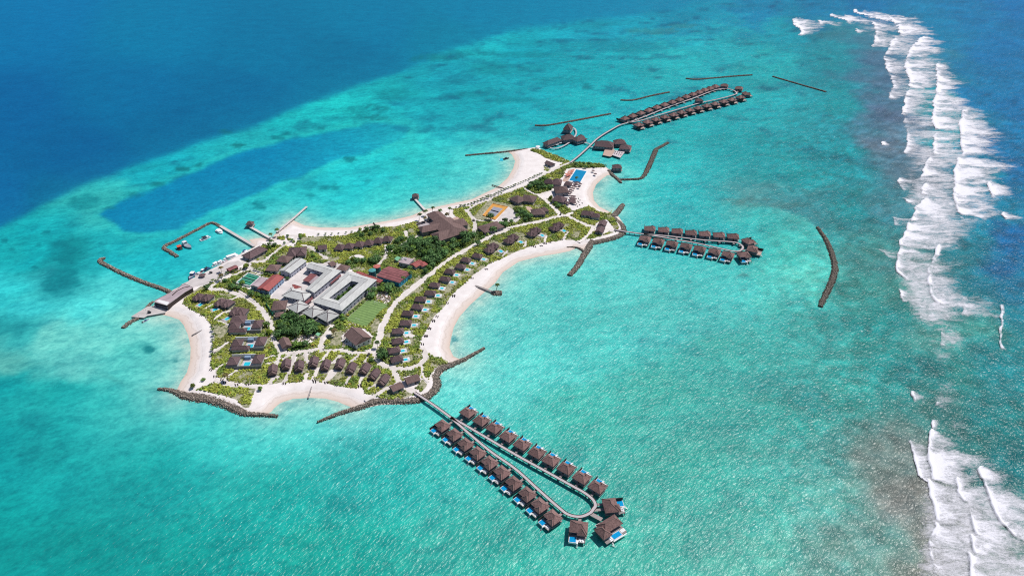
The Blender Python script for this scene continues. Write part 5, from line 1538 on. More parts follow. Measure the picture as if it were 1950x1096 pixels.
# --- courtyard paving, pitches
flat('courtyard', 'B 415,628 462,530 560,430 740,290 840,285 1080,360 1190,380 1400,450 1330,520 1070,745 900,870 820,800 640,740 500,640', LAND_Z + 0.26, 'concrete')
flat('plaza', 'H 412,735 525,600 640,680 655,720 600,750 500,745', LAND_Z + 0.27, 'concrete')
flat('courtyard', 'B 860,300 960,275 1130,320 1120,340 1000,330', LAND_Z + 0.28, 'concrete')
def field():
    m, nt, b = nodes_of('pitch')
    tc = N(nt, 'ShaderNodeTexCoord')
    wv = N(nt, 'ShaderNodeTexWave', Scale=0.105, Distortion=0.3)
    wv.bands_direction = 'X'
    nt.links.new(tc.outputs['Object'], wv.inputs['Vector'])
    n = N(nt, 'ShaderNodeTexNoise', Scale=0.5, Detail=5.0)
    nt.links.new(tc.outputs['Object'], n.inputs['Vector'])
    c = ramp(nt, wv.outputs['Fac'], 0.25, 0.55, (0.135, 0.235, 0.07), (0.19, 0.31, 0.10))
    c = mixrgb(nt, c, ramp(nt, n.outputs['Fac'], 0.3, 0.7, (0.8, 0.8, 0.8), (1.2, 1.15, 1.1)), 1.0, 'MULTIPLY')
    nt.links.new(c, b.inputs['Base Color'])
    b.inputs['Roughness'].default_value = 0.9
    MATS['pitch'] = m
    q = W('B 1112,815 1325,628 1508,680 1288,893', LAND_Z + 0.3)
    cx, cy = sum(p[0] for p in q) / 4, sum(p[1] for p in q) / 4
    q = [(x - cx, y - cy) for x, y in q]
    d = (q[1][0] - q[0][0], q[1][1] - q[0][1])
    a = math.atan2(d[1], d[0])
    rr = lambda p: (p[0] * math.cos(-a) - p[1] * math.sin(-a), p[0] * math.sin(-a) + p[1] * math.cos(-a))
    ql = [rr(p) for p in q]
    o = thing('football_pitch', 'striped green football pitch beside the closed grey roof', 'football pitch', (cx, cy, LAND_Z), a)
    MB().prism(ql, -0.3, 0.3, 'pitch').build('turf', o)
    for sx in (-1, 1):
        x = (max(p[0] for p in ql) - 3) * sx * 0.93
        g = MB()
        g.bar((x, -1.8, 0.3), (x, -1.8, 2.4), 0.12, 'line_white').bar((x, 1.8, 0.3), (x, 1.8, 2.4), 0.12, 'line_white').bar((x, -1.8, 2.4), (x, 1.8, 2.4), 0.12, 'line_white')
        g.build('goal', o)
field()
def court():
    q = W('H 288,682 383,574 522,603 405,722', LAND_Z + 0.3)
    cx, cy = sum(p[0] for p in q) / 4, sum(p[1] for p in q) / 4
    q = [(x - cx, y - cy) for x, y in q]
    o = thing('tennis_court', 'orange tennis court with a grey playing area between the lodge and the beach', 'tennis court', (cx, cy, LAND_Z))
    MB().prism(q, -0.3, 0.3, 'court_orange').build('surround', o)
    qi = [(x * 0.62, y * 0.62) for x, y in q]
    pl = MB().prism(qi, 0.28, 0.31, 'court_grey').build('playing_area', o)
    ln = MB()
    q2 = [(x * 0.56, y * 0.56, 0.325) for x, y in q]
    for i in range(4):
        ln.bar(q2[i], q2[(i + 1) % 4], 0.15, 'line_white', 0.02)
    mid = lambda a, b: tuple((a[i] + b[i]) / 2 for i in range(3))
    ln.build('lines', pl)
    a, b = mid(q2[0], q2[1]), mid(q2[3], q2[2])
    MB().bar((a[0], a[1], 0.8), (b[0], b[1], 0.8), 0.06, 'dark_metal', 0.95).build('net', o)
    fe = MB()
    for i in range(4):
        a, b = q[i], q[(i + 1) % 4]
        fe.bar((*a, 0.5), (*b, 0.5), 0.3, 'court_orange', 0.6)
    fe.build('kerb', o)
    FOOT.append((cx, cy, 16, 22, math.atan2(q[1][1] - q[0][1], q[1][0] - q[0][0]) + math.pi / 2))
court()
flat('planting_bed', 'B 1160,478 1222,488 1040,648 968,628', LAND_Z + 0.45, 'planting')
# --- brown resort roofs, west side and harbour
house('brown pitched roof at the harbour corner beside the beach', 'A 1400,680 1570,590', 12, 3.4, 'hip', 3.0, 'thatch_land', 'grey_wall', 0.8, 'dark_wood', name='lodge')
house('small brick-red roof on the quay beside the moored speedboats', 'A 1235,798 1318,760', 5.5, 2.6, 'gable', 0.9, 'maroon_roof', 'maroon_wall', 0.3, None, name='kiosk')
house('broad brown roof at the upper left of the staff buildings, largest of three', 'B 580,185 745,175', 13, 4.0, 'hip', 3.4, 'thatch_land', 'grey_wall', 0.8, 'dark_wood', wing=[(-4, -4, 11, 9, 80, -0.2), (4.5, -4, 11, 8, 90, -0.3)], name='lodge')
house('brown roof between the grey gabled roof and the broadest brown roof', 'B 490,250 600,265', 11, 3.8, 'hip', 2.8, 'brown_roof', 'cream_wall', 0.8, None)
house('brown roof left of the long grey gabled roof', 'B 385,335 500,340', 11, 3.8, 'hip', 2.6, 'brown_roof', 'cream_wall', 0.8, None)
house('small brown roof standing apart left of the row of pyramid roofs', 'G 222,640 305,632', 8.5, 3.0, 'gable', 2.4, 'thatch_land', 'cream_wall', 0.7, None, name='bungalow')
for k, s in enumerate(('G 385,632 465,640', 'G 475,622 552,628', 'G 565,605 650,612', 'G 655,592 738,598', 'G 742,572 822,578', 'G 826,556 906,562')):
    house('small brown pyramid roof, %s from the left in the row behind the northern beach' % ORD[k + 1], s, 9.5, 2.8, 'hip', 3.4, 'thatch_land', 'cream_wall', 0.8, 'ridge', name='bungalow', cat='bungalow', group='pyramid roofed bungalows', L=9.0)
# large flat pinkish roof on the quay
def terminal():
    h = 3.6
    z = LAND_Z + h
    poly = W('V 125,735 160,700 560,500 640,425 700,395 860,470 700,560 370,800', z)
    cx, cy = sum(p[0] for p in poly) / len(poly), sum(p[1] for p in poly) / len(poly)
    q = [(x - cx, y - cy) for x, y in poly]
    o = thing('service_building', 'large low lilac-grey roof on the quay at the island west end', 'building', (cx, cy, LAND_Z))
    MB().prism([(x * 0.97, y * 0.97) for x, y in q], -1.2, h - 0.02, 'dark_wood').build('wall', o)
    r = MB().prism(q, h, h + 0.35, 'lilac_roof')
    r.build('roof', o)
    e = MB()
    for i in range(len(q)):
        e.bar((*q[i], h + 0.4), (*q[(i + 1) % len(q)], h + 0.4), 0.3, 'grey_wood', 0.3)
    e.build('roof_edge', o)
    rd = MB()
    rp = W('V 470,615 560,530 680,470 800,445', z)
    for a, b in zip(rp[:-1], rp[1:]):
        rd.bar((a[0] - cx, a[1] - cy, h + 0.45), (b[0] - cx, b[1] - cy, h + 0.5), 0.8, 'dark_wood', 0.25)
    rd.build('roof_ridge', o)
    pv = W('V 170,720 230,690 420,740 370,795', z)
    MB().prism([(x - cx, y - cy) for x, y in pv], h + 0.34, h + 0.42, 'white_paint').build('roof_panel', o)
    for k in range(6):
        u = (k + 0.5) / 6
        a, b = q[0], q[7]
        MB().box(a[0] * (1 - u) + b[0] * u, a[1] * (1 - u) + b[1] * u, 0.6, 2.2, 0.5, 1.8, 'dark_glass', math.atan2(b[1] - a[1], b[0] - a[0])).build('window', o)
    FOOT.append((cx, cy, 30, 9, math.atan2(q[3][1] - q[0][1], q[3][0] - q[0][0])))
terminal()
flat('quay', 'V -300,1000 0,815 90,800 140,840 350,905 340,925 0,985 -60,1020', LAND_Z + 0.1, 'concrete')
flat('quay', 'V 640,400 840,310 1380,60 1500,-5 1700,-40 1790,20 1480,180 1080,400 900,440 780,470', LAND_Z + 0.12, 'concrete')
# --- western villas
def duplex(label, s, d1=9.5, w1=8.0, off=(7.0, 3.2), pool=None, group='thatched double villas', z=3.0, rm='thatch_land'):
    p = f(s)
    (x, y), L0, a = axis(p[0], p[1], LAND_Z + z)
    o = thing('double_villa', label, 'villa', (x, y, LAND_Z), a, group)
    r = MB()
    w = MB()
    for sx, sy in ((-1, -1), (1, 1)):
        cx, cy = sx * off[0] / 2, sy * off[1] / 2
        r.hip(cx, cy, z + 0.05 * sx, d1, w1, 2.6, rm, cap='ridge')
        r.hip(cx + sx * 0.6, cy - w1 * 0.30, z - 0.2 + 0.05 * sx, w1 * 0.8, 4.6, 1.9, rm, a=R(90), cap='ridge')
        w.box(cx, cy, -0.4, d1 - 1.6, w1 - 1.6, z + 0.3 + 0.05 * sx, 'grey_wall')
    w.build('wall', o)
    r.build('roof', o)
    for sx, sy in ((-1, -1), (1, 1)):
        MB().box(sx * off[0] / 2, sy * off[1] / 2 - (w1 - 1.6) / 2, 0.1, 3.4, 0.14, 2.2, 'dark_glass').build('glass_door', o)
        FOOT.append((x + (sx * off[0] / 2) * math.cos(a) - sy * off[1] / 2 * math.sin(a), y + sx * off[0] / 2 * math.sin(a) + sy * off[1] / 2 * math.cos(a), d1 / 2, w1 / 2 + 0.8, a))
    if pool:
        (px, py), (qx, qy) = W(pool, LAND_Z + 0.3)
        dx, dy = px - x, py - y
        lx, ly = dx * math.cos(-a) - dy * math.sin(-a), dx * math.sin(-a) + dy * math.cos(-a)
        aa = math.atan2(qy - py, qx - px) - a
        MB().box(lx, ly, -0.2, 7.0, 5.4, 0.5, 'pale_wood', aa).build('terrace', o)
        pb = MB().box(lx + 0.4, ly, 0.2, 4.6, 3.6, 0.14, 'white_paint', aa).build('pool', o)
        MB().box(lx + 0.4, ly, 0.30, 4.0, 3.0, 0.06, 'pool_aqua', aa).build('pool_water', pb)
        FOOT.append((px, py, 3.6, 2.8, aa + a))
    return o
duplex('brown double-roofed villa nearest the large flat roof', 'C 690,205 840,232', 9, 8.5, (7, 1.0), 'C 735,290 755,275')
duplex('brown double-roofed villa second from the large flat roof, pool at lower left', 'C 905,255 1020,285', 9, 9, (6, 0.5), 'C 872,335 905,325')
duplex('tall brown double-roofed villa above the three courtyard villas', 'C 1045,345 1150,355', 9, 9.5, (5, -1.0), 'C 985,420 1015,405')
house('brown hipped roof wing adjoining the uppermost courtyard villa', 'C 1020,430 1160,425', 11, 3.4, 'hip', 2.8, 'thatch_land', 'grey_wall', 0.7, 'ridge', name='villa', cat='villa')
def courtyard_villa(label, sx, sy, wing=True):
    """sx, sy: offset in enlargement T of the lowest villa's drawing"""
    ctr = (400 + (520 + sx) / 7.829, 580 + (900 + sy) / 7.829)
    x, y = P(ctr, LAND_Z)
    o = thing('courtyard_villa', label, 'villa', (x, y, LAND_Z), R(2), 'courtyard villas with square pools')
    k = 1 / 7.829 / 2.42     # enlargement pixel -> metres across
    r = MB()
    r.hip(-145 * k, 1.0, 3.6, 8.0, 9.5, 2.8, 'thatch_land', cap='ridge')
    r.build('roof', o)
    r = MB()
    r.hip(180 * k, 3.0, 3.4, 10.5, 7.6, 2.4, 'thatch_land', a=R(90), cap='ridge')
    r.build('roof', o)
    w = MB()
    w.box(-145 * k, 1.0, -0.3, 6.6, 8.0, 3.85, 'cream_wall')
    w.box(180 * k, 3.0, -0.3, 6.0, 9.0, 3.65, 'cream_wall')
    w.build('wall', o)
    gw = MB()
    if wing:
        r = MB()
        r.hip(-3.6, -4.6, 3.3, 13.5, 5.4, 1.9, 'thatch_land', cap='ridge')
        r.build('roof', o)
        w2 = MB().box(-3.6, -4.6, -0.3, 12.4, 4.4, 3.55, 'cream_wall')
        w2.build('wall', o)
    gw.box(10 * k + (3 if wing else 0), -3.9, -0.3, 19.5 if wing else 25.5, 0.4, 2.9, 'grey_wall')
    gw.box(-50 * k, 8.6, -0.3, 17.5, 0.5, 3.7, 'white_paint')
    gw.box(-10.6 - 1.2, 2.0, -0.3, 0.4, 12.5, 2.0, 'white_paint')
    gw.build('garden_wall', o)
    MB().box(1.7, 2.2, -0.2, 8.4, 10.5, 0.42, 'pale_wood').build('terrace', o)
    p = MB().box(1.3, 0.8, 0.15, 5.2, 5.8, 0.16, 'white_paint').build('pool', o)
    MB().box(1.3, 0.8, 0.27, 4.4, 5.0, 0.07, 'pool_aqua').build('pool_water', p)
    MB().box(0.4, 7.2, 0, 4.4, 2.2, 2.6, 'blue_wall').build('bath_house', o)
    MB().box(-145 * k, -3.05, 0.6, 3.4, 0.14, 1.5, 'dark_glass').build('window', o)
    MB().box(-4.5, 1.0, 0.1, 0.14, 4.5, 2.3, 'dark_glass').build('glass_door', o)
    for q in range(3):
        MB().box(0, 0, 0, 0.7, 1.8, 0.35, 'canvas_white').build('sun_lounger', o, (5.0, 0.5 + q * 1.4, 0.21), R(90))
    FOOT.append((x, y + 2, 13, 7.0, 0))
courtyard_villa('white-walled courtyard villa, lowest of the three, beside the first bungalow', 0, 0, False)
courtyard_villa('white-walled courtyard villa, middle of the three', 48, -268)
courtyard_villa('white-walled courtyard villa, uppermost of the three', 5, -525)
# --- bungalows round the southern beach
def make_bungalow():
    o = thing('beach_bungalow', 'bungalow', 'bungalow', (0, 0, LAND_Z))
    w = MB().box(0, 0.9, -0.4, 6.2, 6.4, 3.0, 'grey_wall')
    w.build('wall', o)
    r = MB()
    r.hip(0, 1.4, 2.7, 9.0, 8.0, 2.6, 'thatch_land', a=R(90), cap='ridge', gable=True)
    r.hip(0, -3.1, 2.3, 4.6, 6.6, 2.4, 'thatch_old', a=R(90), cap='ridge', gable=True)
    r.build('roof', o)
    MB().box(0, -3.0, -0.3, 6.0, 4.6, 0.35, 'grey_wood').build('porch', o)
    MB().box(0, -2.36, 0.1, 4.2, 0.14, 2.2, 'dark_glass').build('glass_door', o)
    for sx in (-1, 1):
        MB().box(sx * 2.6, -5.0, 0.04, 0.2, 0.2, 2.1, 'dark_wood').build('post', o)
        MB().box(sx * 3.13, 1.2, 0.8, 0.1, 1.6, 1.1, 'dark_glass').build('window', o)
    MB().box(0, -5.9, -0.3, 5.6, 1.2, 0.34, 'pale_wood').build('step', o)
    return o
BUN = make_bungalow()
B_LIST = [('D 1115,500', 'D 1108,560'), ('D 1240,448', 'D 1232,520'), ('D 1360,463', 'D 1352,530'), ('D 1495,425', 'D 1478,490'), ('D 1605,455', 'D 1585,520'), ('D 1738,443', 'D 1712,505'),
          ('D 1842,482', 'D 1812,545'), ('E 555,487', 'E 522,540'), ('E 642,540', 'E 605,590'), ('E 728,590', 'E 690,640')]
for k, (a_, b_) in enumerate(B_LIST):
    (x, y), _, _ = axis(f(a_)[0], f(a_)[0], LAND_Z + 3.5)
    bx, by = P(f(b_)[0], LAND_Z + 3.5)
    rz = math.atan2(by - y, bx - x) + math.pi / 2
    lab = 'dark-fronted brown gabled bungalow, %s from the left above the small southern beach' % ORD[k + 1]
    if k == 0:
        KIDS[BUN.name] = [(c, list(c.children)) for c in BUN.children]
        BUN.location = (x, y, LAND_Z)
        BUN.rotation_euler = (0, 0, rz)
        BUN.scale = (.84, .86, .95)
        tag(BUN, lab, 'bungalow', 'bungalows above the southern beach')
    else:
        dup(BUN, (x, y, LAND_Z), rz, lab, 'bungalows above the southern beach', (.84, .86, .95))
    FOOT.append((x, y, 4.2, 5.8, rz))
house('long brown gabled roof left of the start of the nearest jetty', 'E 800,685 905,640', 7.0, 3.0, 'gable', 1.8, 'brown_roof', 'grey_wall', 0.5, None, name='reception')
house('long brown gabled roof above right of the start of the nearest jetty', 'E 935,610 1060,570', 7.5, 2.8, 'gable', 1.8, 'brown_roof', 'grey_wall', 0.5, None, name='reception')
# --- beach villas along the curved beach
def make_beach_villa():
    o = thing('beach_villa', 'villa', 'villa', (0, 0, LAND_Z))
    MB().box(-0.2, 0, -0.4, 8.8, 6.0, 3.2, 'grey_wall').build('wall', o)
    r = MB()
    r.hip(-0.2, 0, 2.8, 10.8, 8.0, 2.7, 'thatch_land', cap='ridge')
    r.build('roof', o)
    MB().box(0.0, -3.06, 0.1, 4.6, 0.12, 2.2, 'lilac_wall').build('entrance', o)
    MB().box(4.26, 0, 0.1, 0.14, 4.2, 2.2, 'dark_glass').build('glass_door', o)
    t = MB().box(7.6, -0.2, -0.3, 6.4, 5.6, 0.55, 'white_paint').build('terrace', o)
    p = MB().box(7.2, -0.1, 0.2, 4.0, 3.5, 0.12, 'white_paint').build('pool', o)
    MB().box(7.2, -0.1, 0.27, 3.4, 2.9, 0.08, 'pool_aqua').build('pool_water', p)
    for k in range(2):
        MB().box(0, 0, 0, 1.7, 0.65, 0.35, 'canvas_white').build('sun_lounger', o, (10.0, -1.3 + 1.6 * k, 0.25))
    return o
BV = make_beach_villa()
BV_LIST = ['F 1115,318 1195,360', 'F 1010,355 1095,400', 'F 960,415 1040,455', 'F 860,463 945,505', 'F 817,532 900,572', 'F 720,588 805,627', 'F 680,660 775,692', 'F 590,718 690,748', 'F 560,788 657,826',
           'F 470,850 567,885', 'F 452,937 557,965', 'F 380,1013 487,1036', 'E 865,228 975,238', 'E 830,313 940,320', 'E 855,393 962,402']
for k, s in enumerate(BV_LIST):
    p = f(s)
    x, y = P(p[0], LAND_Z + 3.5)
    bx, by = P(p[1], LAND_Z + 0.4)
    rz = math.atan2(by - y, bx - x)
    n = len(BV_LIST) - k
    pos = 'lowest' if n == 1 else 'uppermost' if n == len(BV_LIST) else '%s from the bottom' % ORD[n]
    lab = 'brown-roofed pool villa, %s in the column along the curved beach' % pos
    if k == 0:
        KIDS[BV.name] = [(c, list(c.children)) for c in BV.children]
        BV.location = (x, y, LAND_Z)
        BV.scale = (.86, .86, .95)
        BV.rotation_euler = (0, 0, rz)
        tag(BV, lab, 'villa', 'pool villas along the curved beach')
    else:
        dup(BV, (x, y, LAND_Z), rz, lab, 'pool villas along the curved beach', (.86, .86, .95))
    FOOT.append((x + 2.8 * math.cos(rz), y + 2.8 * math.sin(rz), 8.6, 3.8, rz))
for k, (s, pl) in enumerate((('H 318,1000 412,958', 'H 455,1015 480,1030'), ('H 505,912 595,878', 'H 640,930 665,945'), ('H 715,848 808,812', 'H 838,868 862,880'), ('H 925,798 1018,765', 'H 1040,825 1062,838'))):
    duplex('brown double villa above the curved beach, %s from the left of four' % ORD[k + 1], s, 9.6, 8.4, (7.5, 3.4), pl)
house('villa with a white terrace between the eastern cove and the villa path', 'H 1205,655 1320,670', 10, 3.4, 'hip', 2.8, 'thatch_land', 'cream_wall', 0.8, 'ridge', wing=[(8.5, -2.2, 9, 8, 10, -0.3)], name='villa', cat='villa')
house('small dark roof near the eastern jetty, upper of two', 'H 1390,775 1410,735', 8, 3.0, 'gable', 1.8, 'thatch_land', 'grey_wall', 0.6, None, L=10, name='reception')
house('small dark roof near the eastern jetty, lower of two', 'H 1365,835 1388,795', 8, 3.0, 'gable', 1.8, 'thatch_land', 'grey_wall', 0.6, None, L=11, name='reception')
# --- main lodge with crossing roofs
def lodge():
    h = 5.0
    z = LAND_Z + h
    ctr = P(f('Q 640,520')[0], z)
    o = thing('main_lodge', 'largest brown roof, four crossing wings, behind the northern beach pavilion', 'building', (ctr[0], ctr[1], LAND_Z))
    r = MB()
    w = MB()
    def wing(s, wd, rh, dz):
        p = f(s)
        (x, y), L, a = axis(p[0], p[1], z)
        x -= ctr[0]
        y -= ctr[1]
        r.hip(x, y, h + dz, L, wd, rh, 'brown_roof', a=a, cap=None, inset=wd * 0.25)
        w.box(x, y, -0.4, L - 2, wd - 2, h + 0.3 + dz, 'grey_wall', a)
        FOOT.append((x + ctr[0], y + ctr[1], L / 2, wd / 2, a))
    wing('Q 430,240 660,440', 15, 3.4, 0.0)
    wing('Q 560,380 900,640', 24, 5.0, 0.15)
    wing('Q 190,560 620,470', 13, 3.0, -0.1)
    wing('Q 700,470 1050,400', 15, 3.2, -0.2)
    wing('Q 470,700 880,560', 17, 3.6, -0.3)
    w.build('wall', o)
    r.build('roof', o)
    MB().prism([(a - ctr[0], b - ctr[1]) for a, b in W('Q 685,385 880,315 930,345 750,440', LAND_Z + 3.6)], -0.2, 3.6, 'pink_wood').build('roof_terrace', o)
    MB().prism([(a - ctr[0], b - ctr[1]) for a, b in W('Q 120,450 430,370 490,460 430,460 160,555 140,520', LAND_Z + 0.5)], -0.2, 0.5, 'pale_wood').build('dining_terrace', o)
    en = W('Q 400,620 470,600', LAND_Z + 2)
    MB().box(en[0][0] - ctr[0], en[0][1] - ctr[1], 0, 5, 0.4, 3.2, 'dark_glass', R(40)).build('entrance', o)
lodge()
def parasol_set(label, s, group, cm='canvas_white', n=1, table='white_paint', big=1.0):
    for k, p in enumerate(f(s)):
        x, y = P(p, LAND_Z + 0.4)
        o = thing('parasol', label, 'parasol', (x, y, LAND_Z + 0.02), random.random(), group)
        MB().cyl(0, 0, 0, 0.07, 2.4, 'dark_wood', 6).build('pole', o)
        MB().cyl(0, 0, 2.1, 1.6 * big, 0.7, cm, 8, 0.15).build('canopy', o)
parasol_set('dark parasol over a table on the white dining terrace left of the largest roof', 'Q 155,465 195,455 245,440 285,430 350,415 385,405', 'parasols on the dining terrace', 'dark_wood')
house('low rounded brown roof half hidden by trees below the tennis court', 'Q 1320,560 1690,450', 15, 3.4, 'hip', 2.2, 'brown_roof', 'grey_wall', 0.8, None, name='lodge')
# --- roofs behind the tennis court, pool restaurant
house('brown hipped roof behind the tennis court, left of two joined roofs', 'S 180,800 330,740', 15, 3.8, 'hip', 4.0, 'thatch_old', 'grey_wall', 0.8, None, L=13, name='lodge')
house('brown hipped roof behind the tennis court, right of two joined roofs', 'S 370,745 540,770', 15, 3.8, 'hip', 4.0, 'thatch_old', 'grey_wall', 0.8, None, L=15, name='lodge')
house('brown roof with an orange patio right of the tennis court plaza', 'S 500,1010 760,1000', 13, 3.8, 'hip', 3.6, 'thatch_old', 'grey_wall', 0.8, None, name='lodge', wing=[(6, 4, 10, 8, 20, -0.3)])
flat('patio', 'S 380,945 430,910 540,935 480,1000', LAND_Z + 0.3, 'pink_wood')
house('dark roof of the pool restaurant nearest the swimming pool', 'S 900,450 1070,460', 14, 4.0, 'hip', 4.6, 'thatch_land', 'grey_wall', 0.8, None, name='restaurant', wing=[(-9, -1, 11, 8, 0, -0.4)])
house('small dark roof at the lower corner of the swimming pool', 'S 1125,470 1260,490', 9, 3.0, 'hip', 2.6, 'thatch_land', 'grey_wall', 0.8, None, name='pool_bar')
house('middle roof of the pool restaurant with a brown hip', 'S 960,600 1160,590', 16, 4.2, 'hip', 4.4, 'thatch_old', 'grey_wall', 0.8, None, L=15, name='restaurant')
house('lowest roof of the pool restaurant beside the beach parasols', 'S 930,745 1130,790', 13, 4.0, 'hip', 3.8, 'thatch_land', 'grey_wall', 0.8, None, L=14, name='restaurant')
house('small dark gabled cabin on the broad northern sand', 'S 800,90 900,130', 8.0, 2.8, 'gable', 2.4, 'thatch_land', 'grey_wall', 0.6, None, name='cabin', cat='cabin', L=11)
def big_pool():
    z = LAND_Z + 0.35
    q = W('S 1190,425 1335,210 1550,245 1410,475', z)
    cx, cy = sum(p[0] for p in q) / 4, sum(p[1] for p in q) / 4
    q = [(x - cx, y - cy) for x, y in q]
    o = thing('swimming_pool', 'large rectangular blue swimming pool with white rim behind the eastern cove beach', 'swimming pool', (cx, cy, LAND_Z))
    MB().prism(q, -0.4, 0.3, 'white_paint').build('rim', o)
    MB().prism([(x * 0.90, y * 0.92) for x, y in q], 0.28, 0.33, 'pool_deep').build('pool_water', o)
    FOOT.append((cx, cy, 11, 15, math.atan2(q[1][1] - q[0][1], q[1][0] - q[0][0]) + math.pi / 2))
big_pool()
parasol_set('red-cushioned parasol set beside the swimming pool', 'S 1150,330 1180,340 1210,350 1240,300 1195,300 1225,330 1165,360 1270,285 1250,265 1285,250', 'red parasols by the swimming pool', 'cushion_red', big=0.9)
flat('pool_terrace', 'S 1080,430 1200,230 1310,210 1190,430 1120,450', LAND_Z + 0.1, 'pink_wood')
parasol_set('brown thatched parasol on the sand beside the pool restaurant', 'S 1300,520 1330,500 1275,550 1310,560 1250,590 1290,600 1230,620 1260,635 1200,650 1235,665 1180,690 1215,700 1350,530 1420,515 1385,570 1360,480 1395,490', 'parasols beside the pool restaurant', 'thatch_land', big=1.1)
parasol_set('brown thatched parasol in the small cluster at the foot of the pool restaurant', 'S 1260,740 1295,745 1240,775 1280,780 1310,790 1250,810 1290,820 1235,840 1275,850 1300,860 1150,850 1180,870', 'cluster of parasols below the restaurant', 'thatch_land', big=1.5)
parasol_set('dark thatched parasol alone on the sand right of the swimming pool', 'S 1650,265 1690,325', 'two parasols right of the swimming pool', 'thatch_land', big=1.3)
# --- restaurants and spa over the water
def over_house(label, s, Wd, L, h=3.0, rh=3.0, name='overwater_pavilion', cat='pavilion', z0=2.3, rm='thatch_land', wm='grey_wall', wing=None):
    o = house(label, s, Wd, h, 'hip', rh, rm, wm, 0.9, 'ridge', name=name, cat=cat, base=z0, L=L, win=True, wing=wing, door=False)
    a = MB().box(0, 0, -0.3, (L or 10) + 0.6, Wd + 0.6, 0.25, 'grey_wood')
    a.build('deck', o)
    for sx in (-1, 0, 1):
        for sy in (-1, 0, 1):
            MB().box(sx * (L or 10) * 0.42, sy * Wd * 0.42, -z0 - 1, 0.35, 0.35, z0 + 0.72, 'post').build('stilt', o)
    FOOT.pop()
    return o
over_house('long low thatched roof at the left end of the curved spa walkway', 'I 185,618 265,590', 10, 26, rh=3.6)
over_house('tallest thatched roof at the top of the curved spa walkway', 'I 345,505 362,480', 11, 15, h=3.6, rh=6.0)
over_house('thatched roof in the middle of the spa above the curved walkway', 'I 325,575 385,570', 14, 17, h=3.4, rh=4.6)
over_house('thatched double roof between the spa walkway and the long curved jetty', 'I 400,595 490,570', 13, 17, rh=4.0, wing=[(5, 2.5, 9, 9, 40, 0.3)])
over_house('broad thatched roof of the water restaurant beside the long curved jetty', 'I 600,625 705,632', 17, 24, rh=5.0)
over_house('upper right thatched roof of the water restaurant', 'I 745,610 815,608', 13, 15, rh=4.2)
over_house('lower right thatched roof of the water restaurant beside its sun deck', 'I 795,648 860,655', 13, 14, rh=3.8)
over_house('small thatched hut between the two sides of the farthest villa loop', 'I 1410,264 1460,262', 9, 11, rh=2.6, name='overwater_hut', cat='hut')
over_house('square dark hut on stilts off the eastern cove beach', 'I 730,812 786,812', 10, 11, rh=3.2, name='overwater_hut', cat='hut')
over_house('small pavilion on stilts at the end of the white jetty beside the harbour', 'A 1400,365 1482,365', 6.5, 7.0, rh=2.6, h=2.4, name='overwater_hut', cat='hut', z0=1.9)
over_house('small pavilion on stilts at the jetty end in front of the largest roof', 'G 1088,158 1162,155', 6.5, 7.0, rh=2.4, h=2.4, name='overwater_hut', cat='hut', z0=1.9)
def deck(label, s, z, m, name='sun_deck', tables=0):
    poly = W(s, z)
    cx, cy = sum(p[0] for p in poly) / len(poly), sum(p[1] for p in poly) / len(poly)
    q = [(x - cx, y - cy) for x, y in poly]
    o = thing(name, label, 'deck', (cx, cy, 0))
    MB().prism(q, z - 0.4, z, m).build('platform', o)
    for x, y in q:
        MB().box(x * 0.9, y * 0.9, -1, 0.35, 0.35, z + 0.62, 'post').build('stilt', o)
    return o, cx, cy
deck('pinkish timber deck below the broad roof of the water restaurant', 'I 640,715 662,658 742,672 715,722 700,728', 2.4, 'pink_wood')
o_, cx_, cy_ = deck('pale sun deck with rows of dark seats at the water restaurant', 'I 718,715 745,675 822,690 785,738', 2.45, 'pale_wood')
for k, p in enumerate(f('I 745,688 762,692 780,695 798,698 738,702 755,706 773,710 790,713')):
    x, y = P(p, 2.6)
    t_ = thing('sun_lounger', 'dark sun lounger in a row on the pale sun deck of the water restaurant', 'sun lounger', (x, y, 2.46), R(70), 'loungers on the pale sun deck')
    MB().box(0, 0, 0.25, 1.9, 0.8, 0.12, 'dark_wood').box(-0.7, 0, 0, 0.1, 0.7, 0.25, 'dark_wood').box(0.7, 0, 0, 0.1, 0.7, 0.25, 'dark_wood').build('seat', t_)
    MB().box(1.0, 0, 0.4, 0.5, 0.8, 0.12, 'dark_wood').build('backrest', t_)
jetty('walkway', 'curved white walkway sweeping round the spa roofs', [('I 205,655 250,660 310,642 370,605 410,560 422,530 412,500 392,490', 0)], 2.0, 2.4, 'pale_wood', 'walkway', rail=False, sp=7)
jetty('walkway', 'short walkway joining the spa to the long curved jetty', [('I 490,612 545,625', 0)], 2.0, 2.3, 'pale_wood', 'walkway', rail=False, sp=5)
jetty('walkway', 'short walkway joining the water restaurant to the long curved jetty', [('I 540,645 612,660', 0)], 2.0, 2.3, 'pale_wood', 'walkway', rail=False, sp=5)
jetty('walkway', 'walkway joining the loop to the largest stilt villa', [('L 1432,648 1530,700', 0)], 2.6, 2.35, 'grey_wood', 'walkway', rail=False, sp=5)
jetty('walkway', 'short walkway from the loop to the stilt villa on its right', [('L 1470,572 1550,572', 0)], 1.6, 2.35, 'grey_wood', 'walkway', rail=False, sp=4)
for k in range(3):
    p = f('I 265,628 290,615 300,600')[k]
    x, y = P(p, 2.5)
    t_ = thing('daybed', 'white daybed on the deck inside the curved spa walkway', 'daybed', (x, y, 2.0), 0.5, 'daybeds at the spa')
    MB().box(0, 0, 0, 4.4, 1.6, 0.5, 'white_paint').build('platform', t_)
    MB().box(0, 0, 0.5, 4.0, 1.2, 0.2, 'canvas_white').build('cushion', t_)

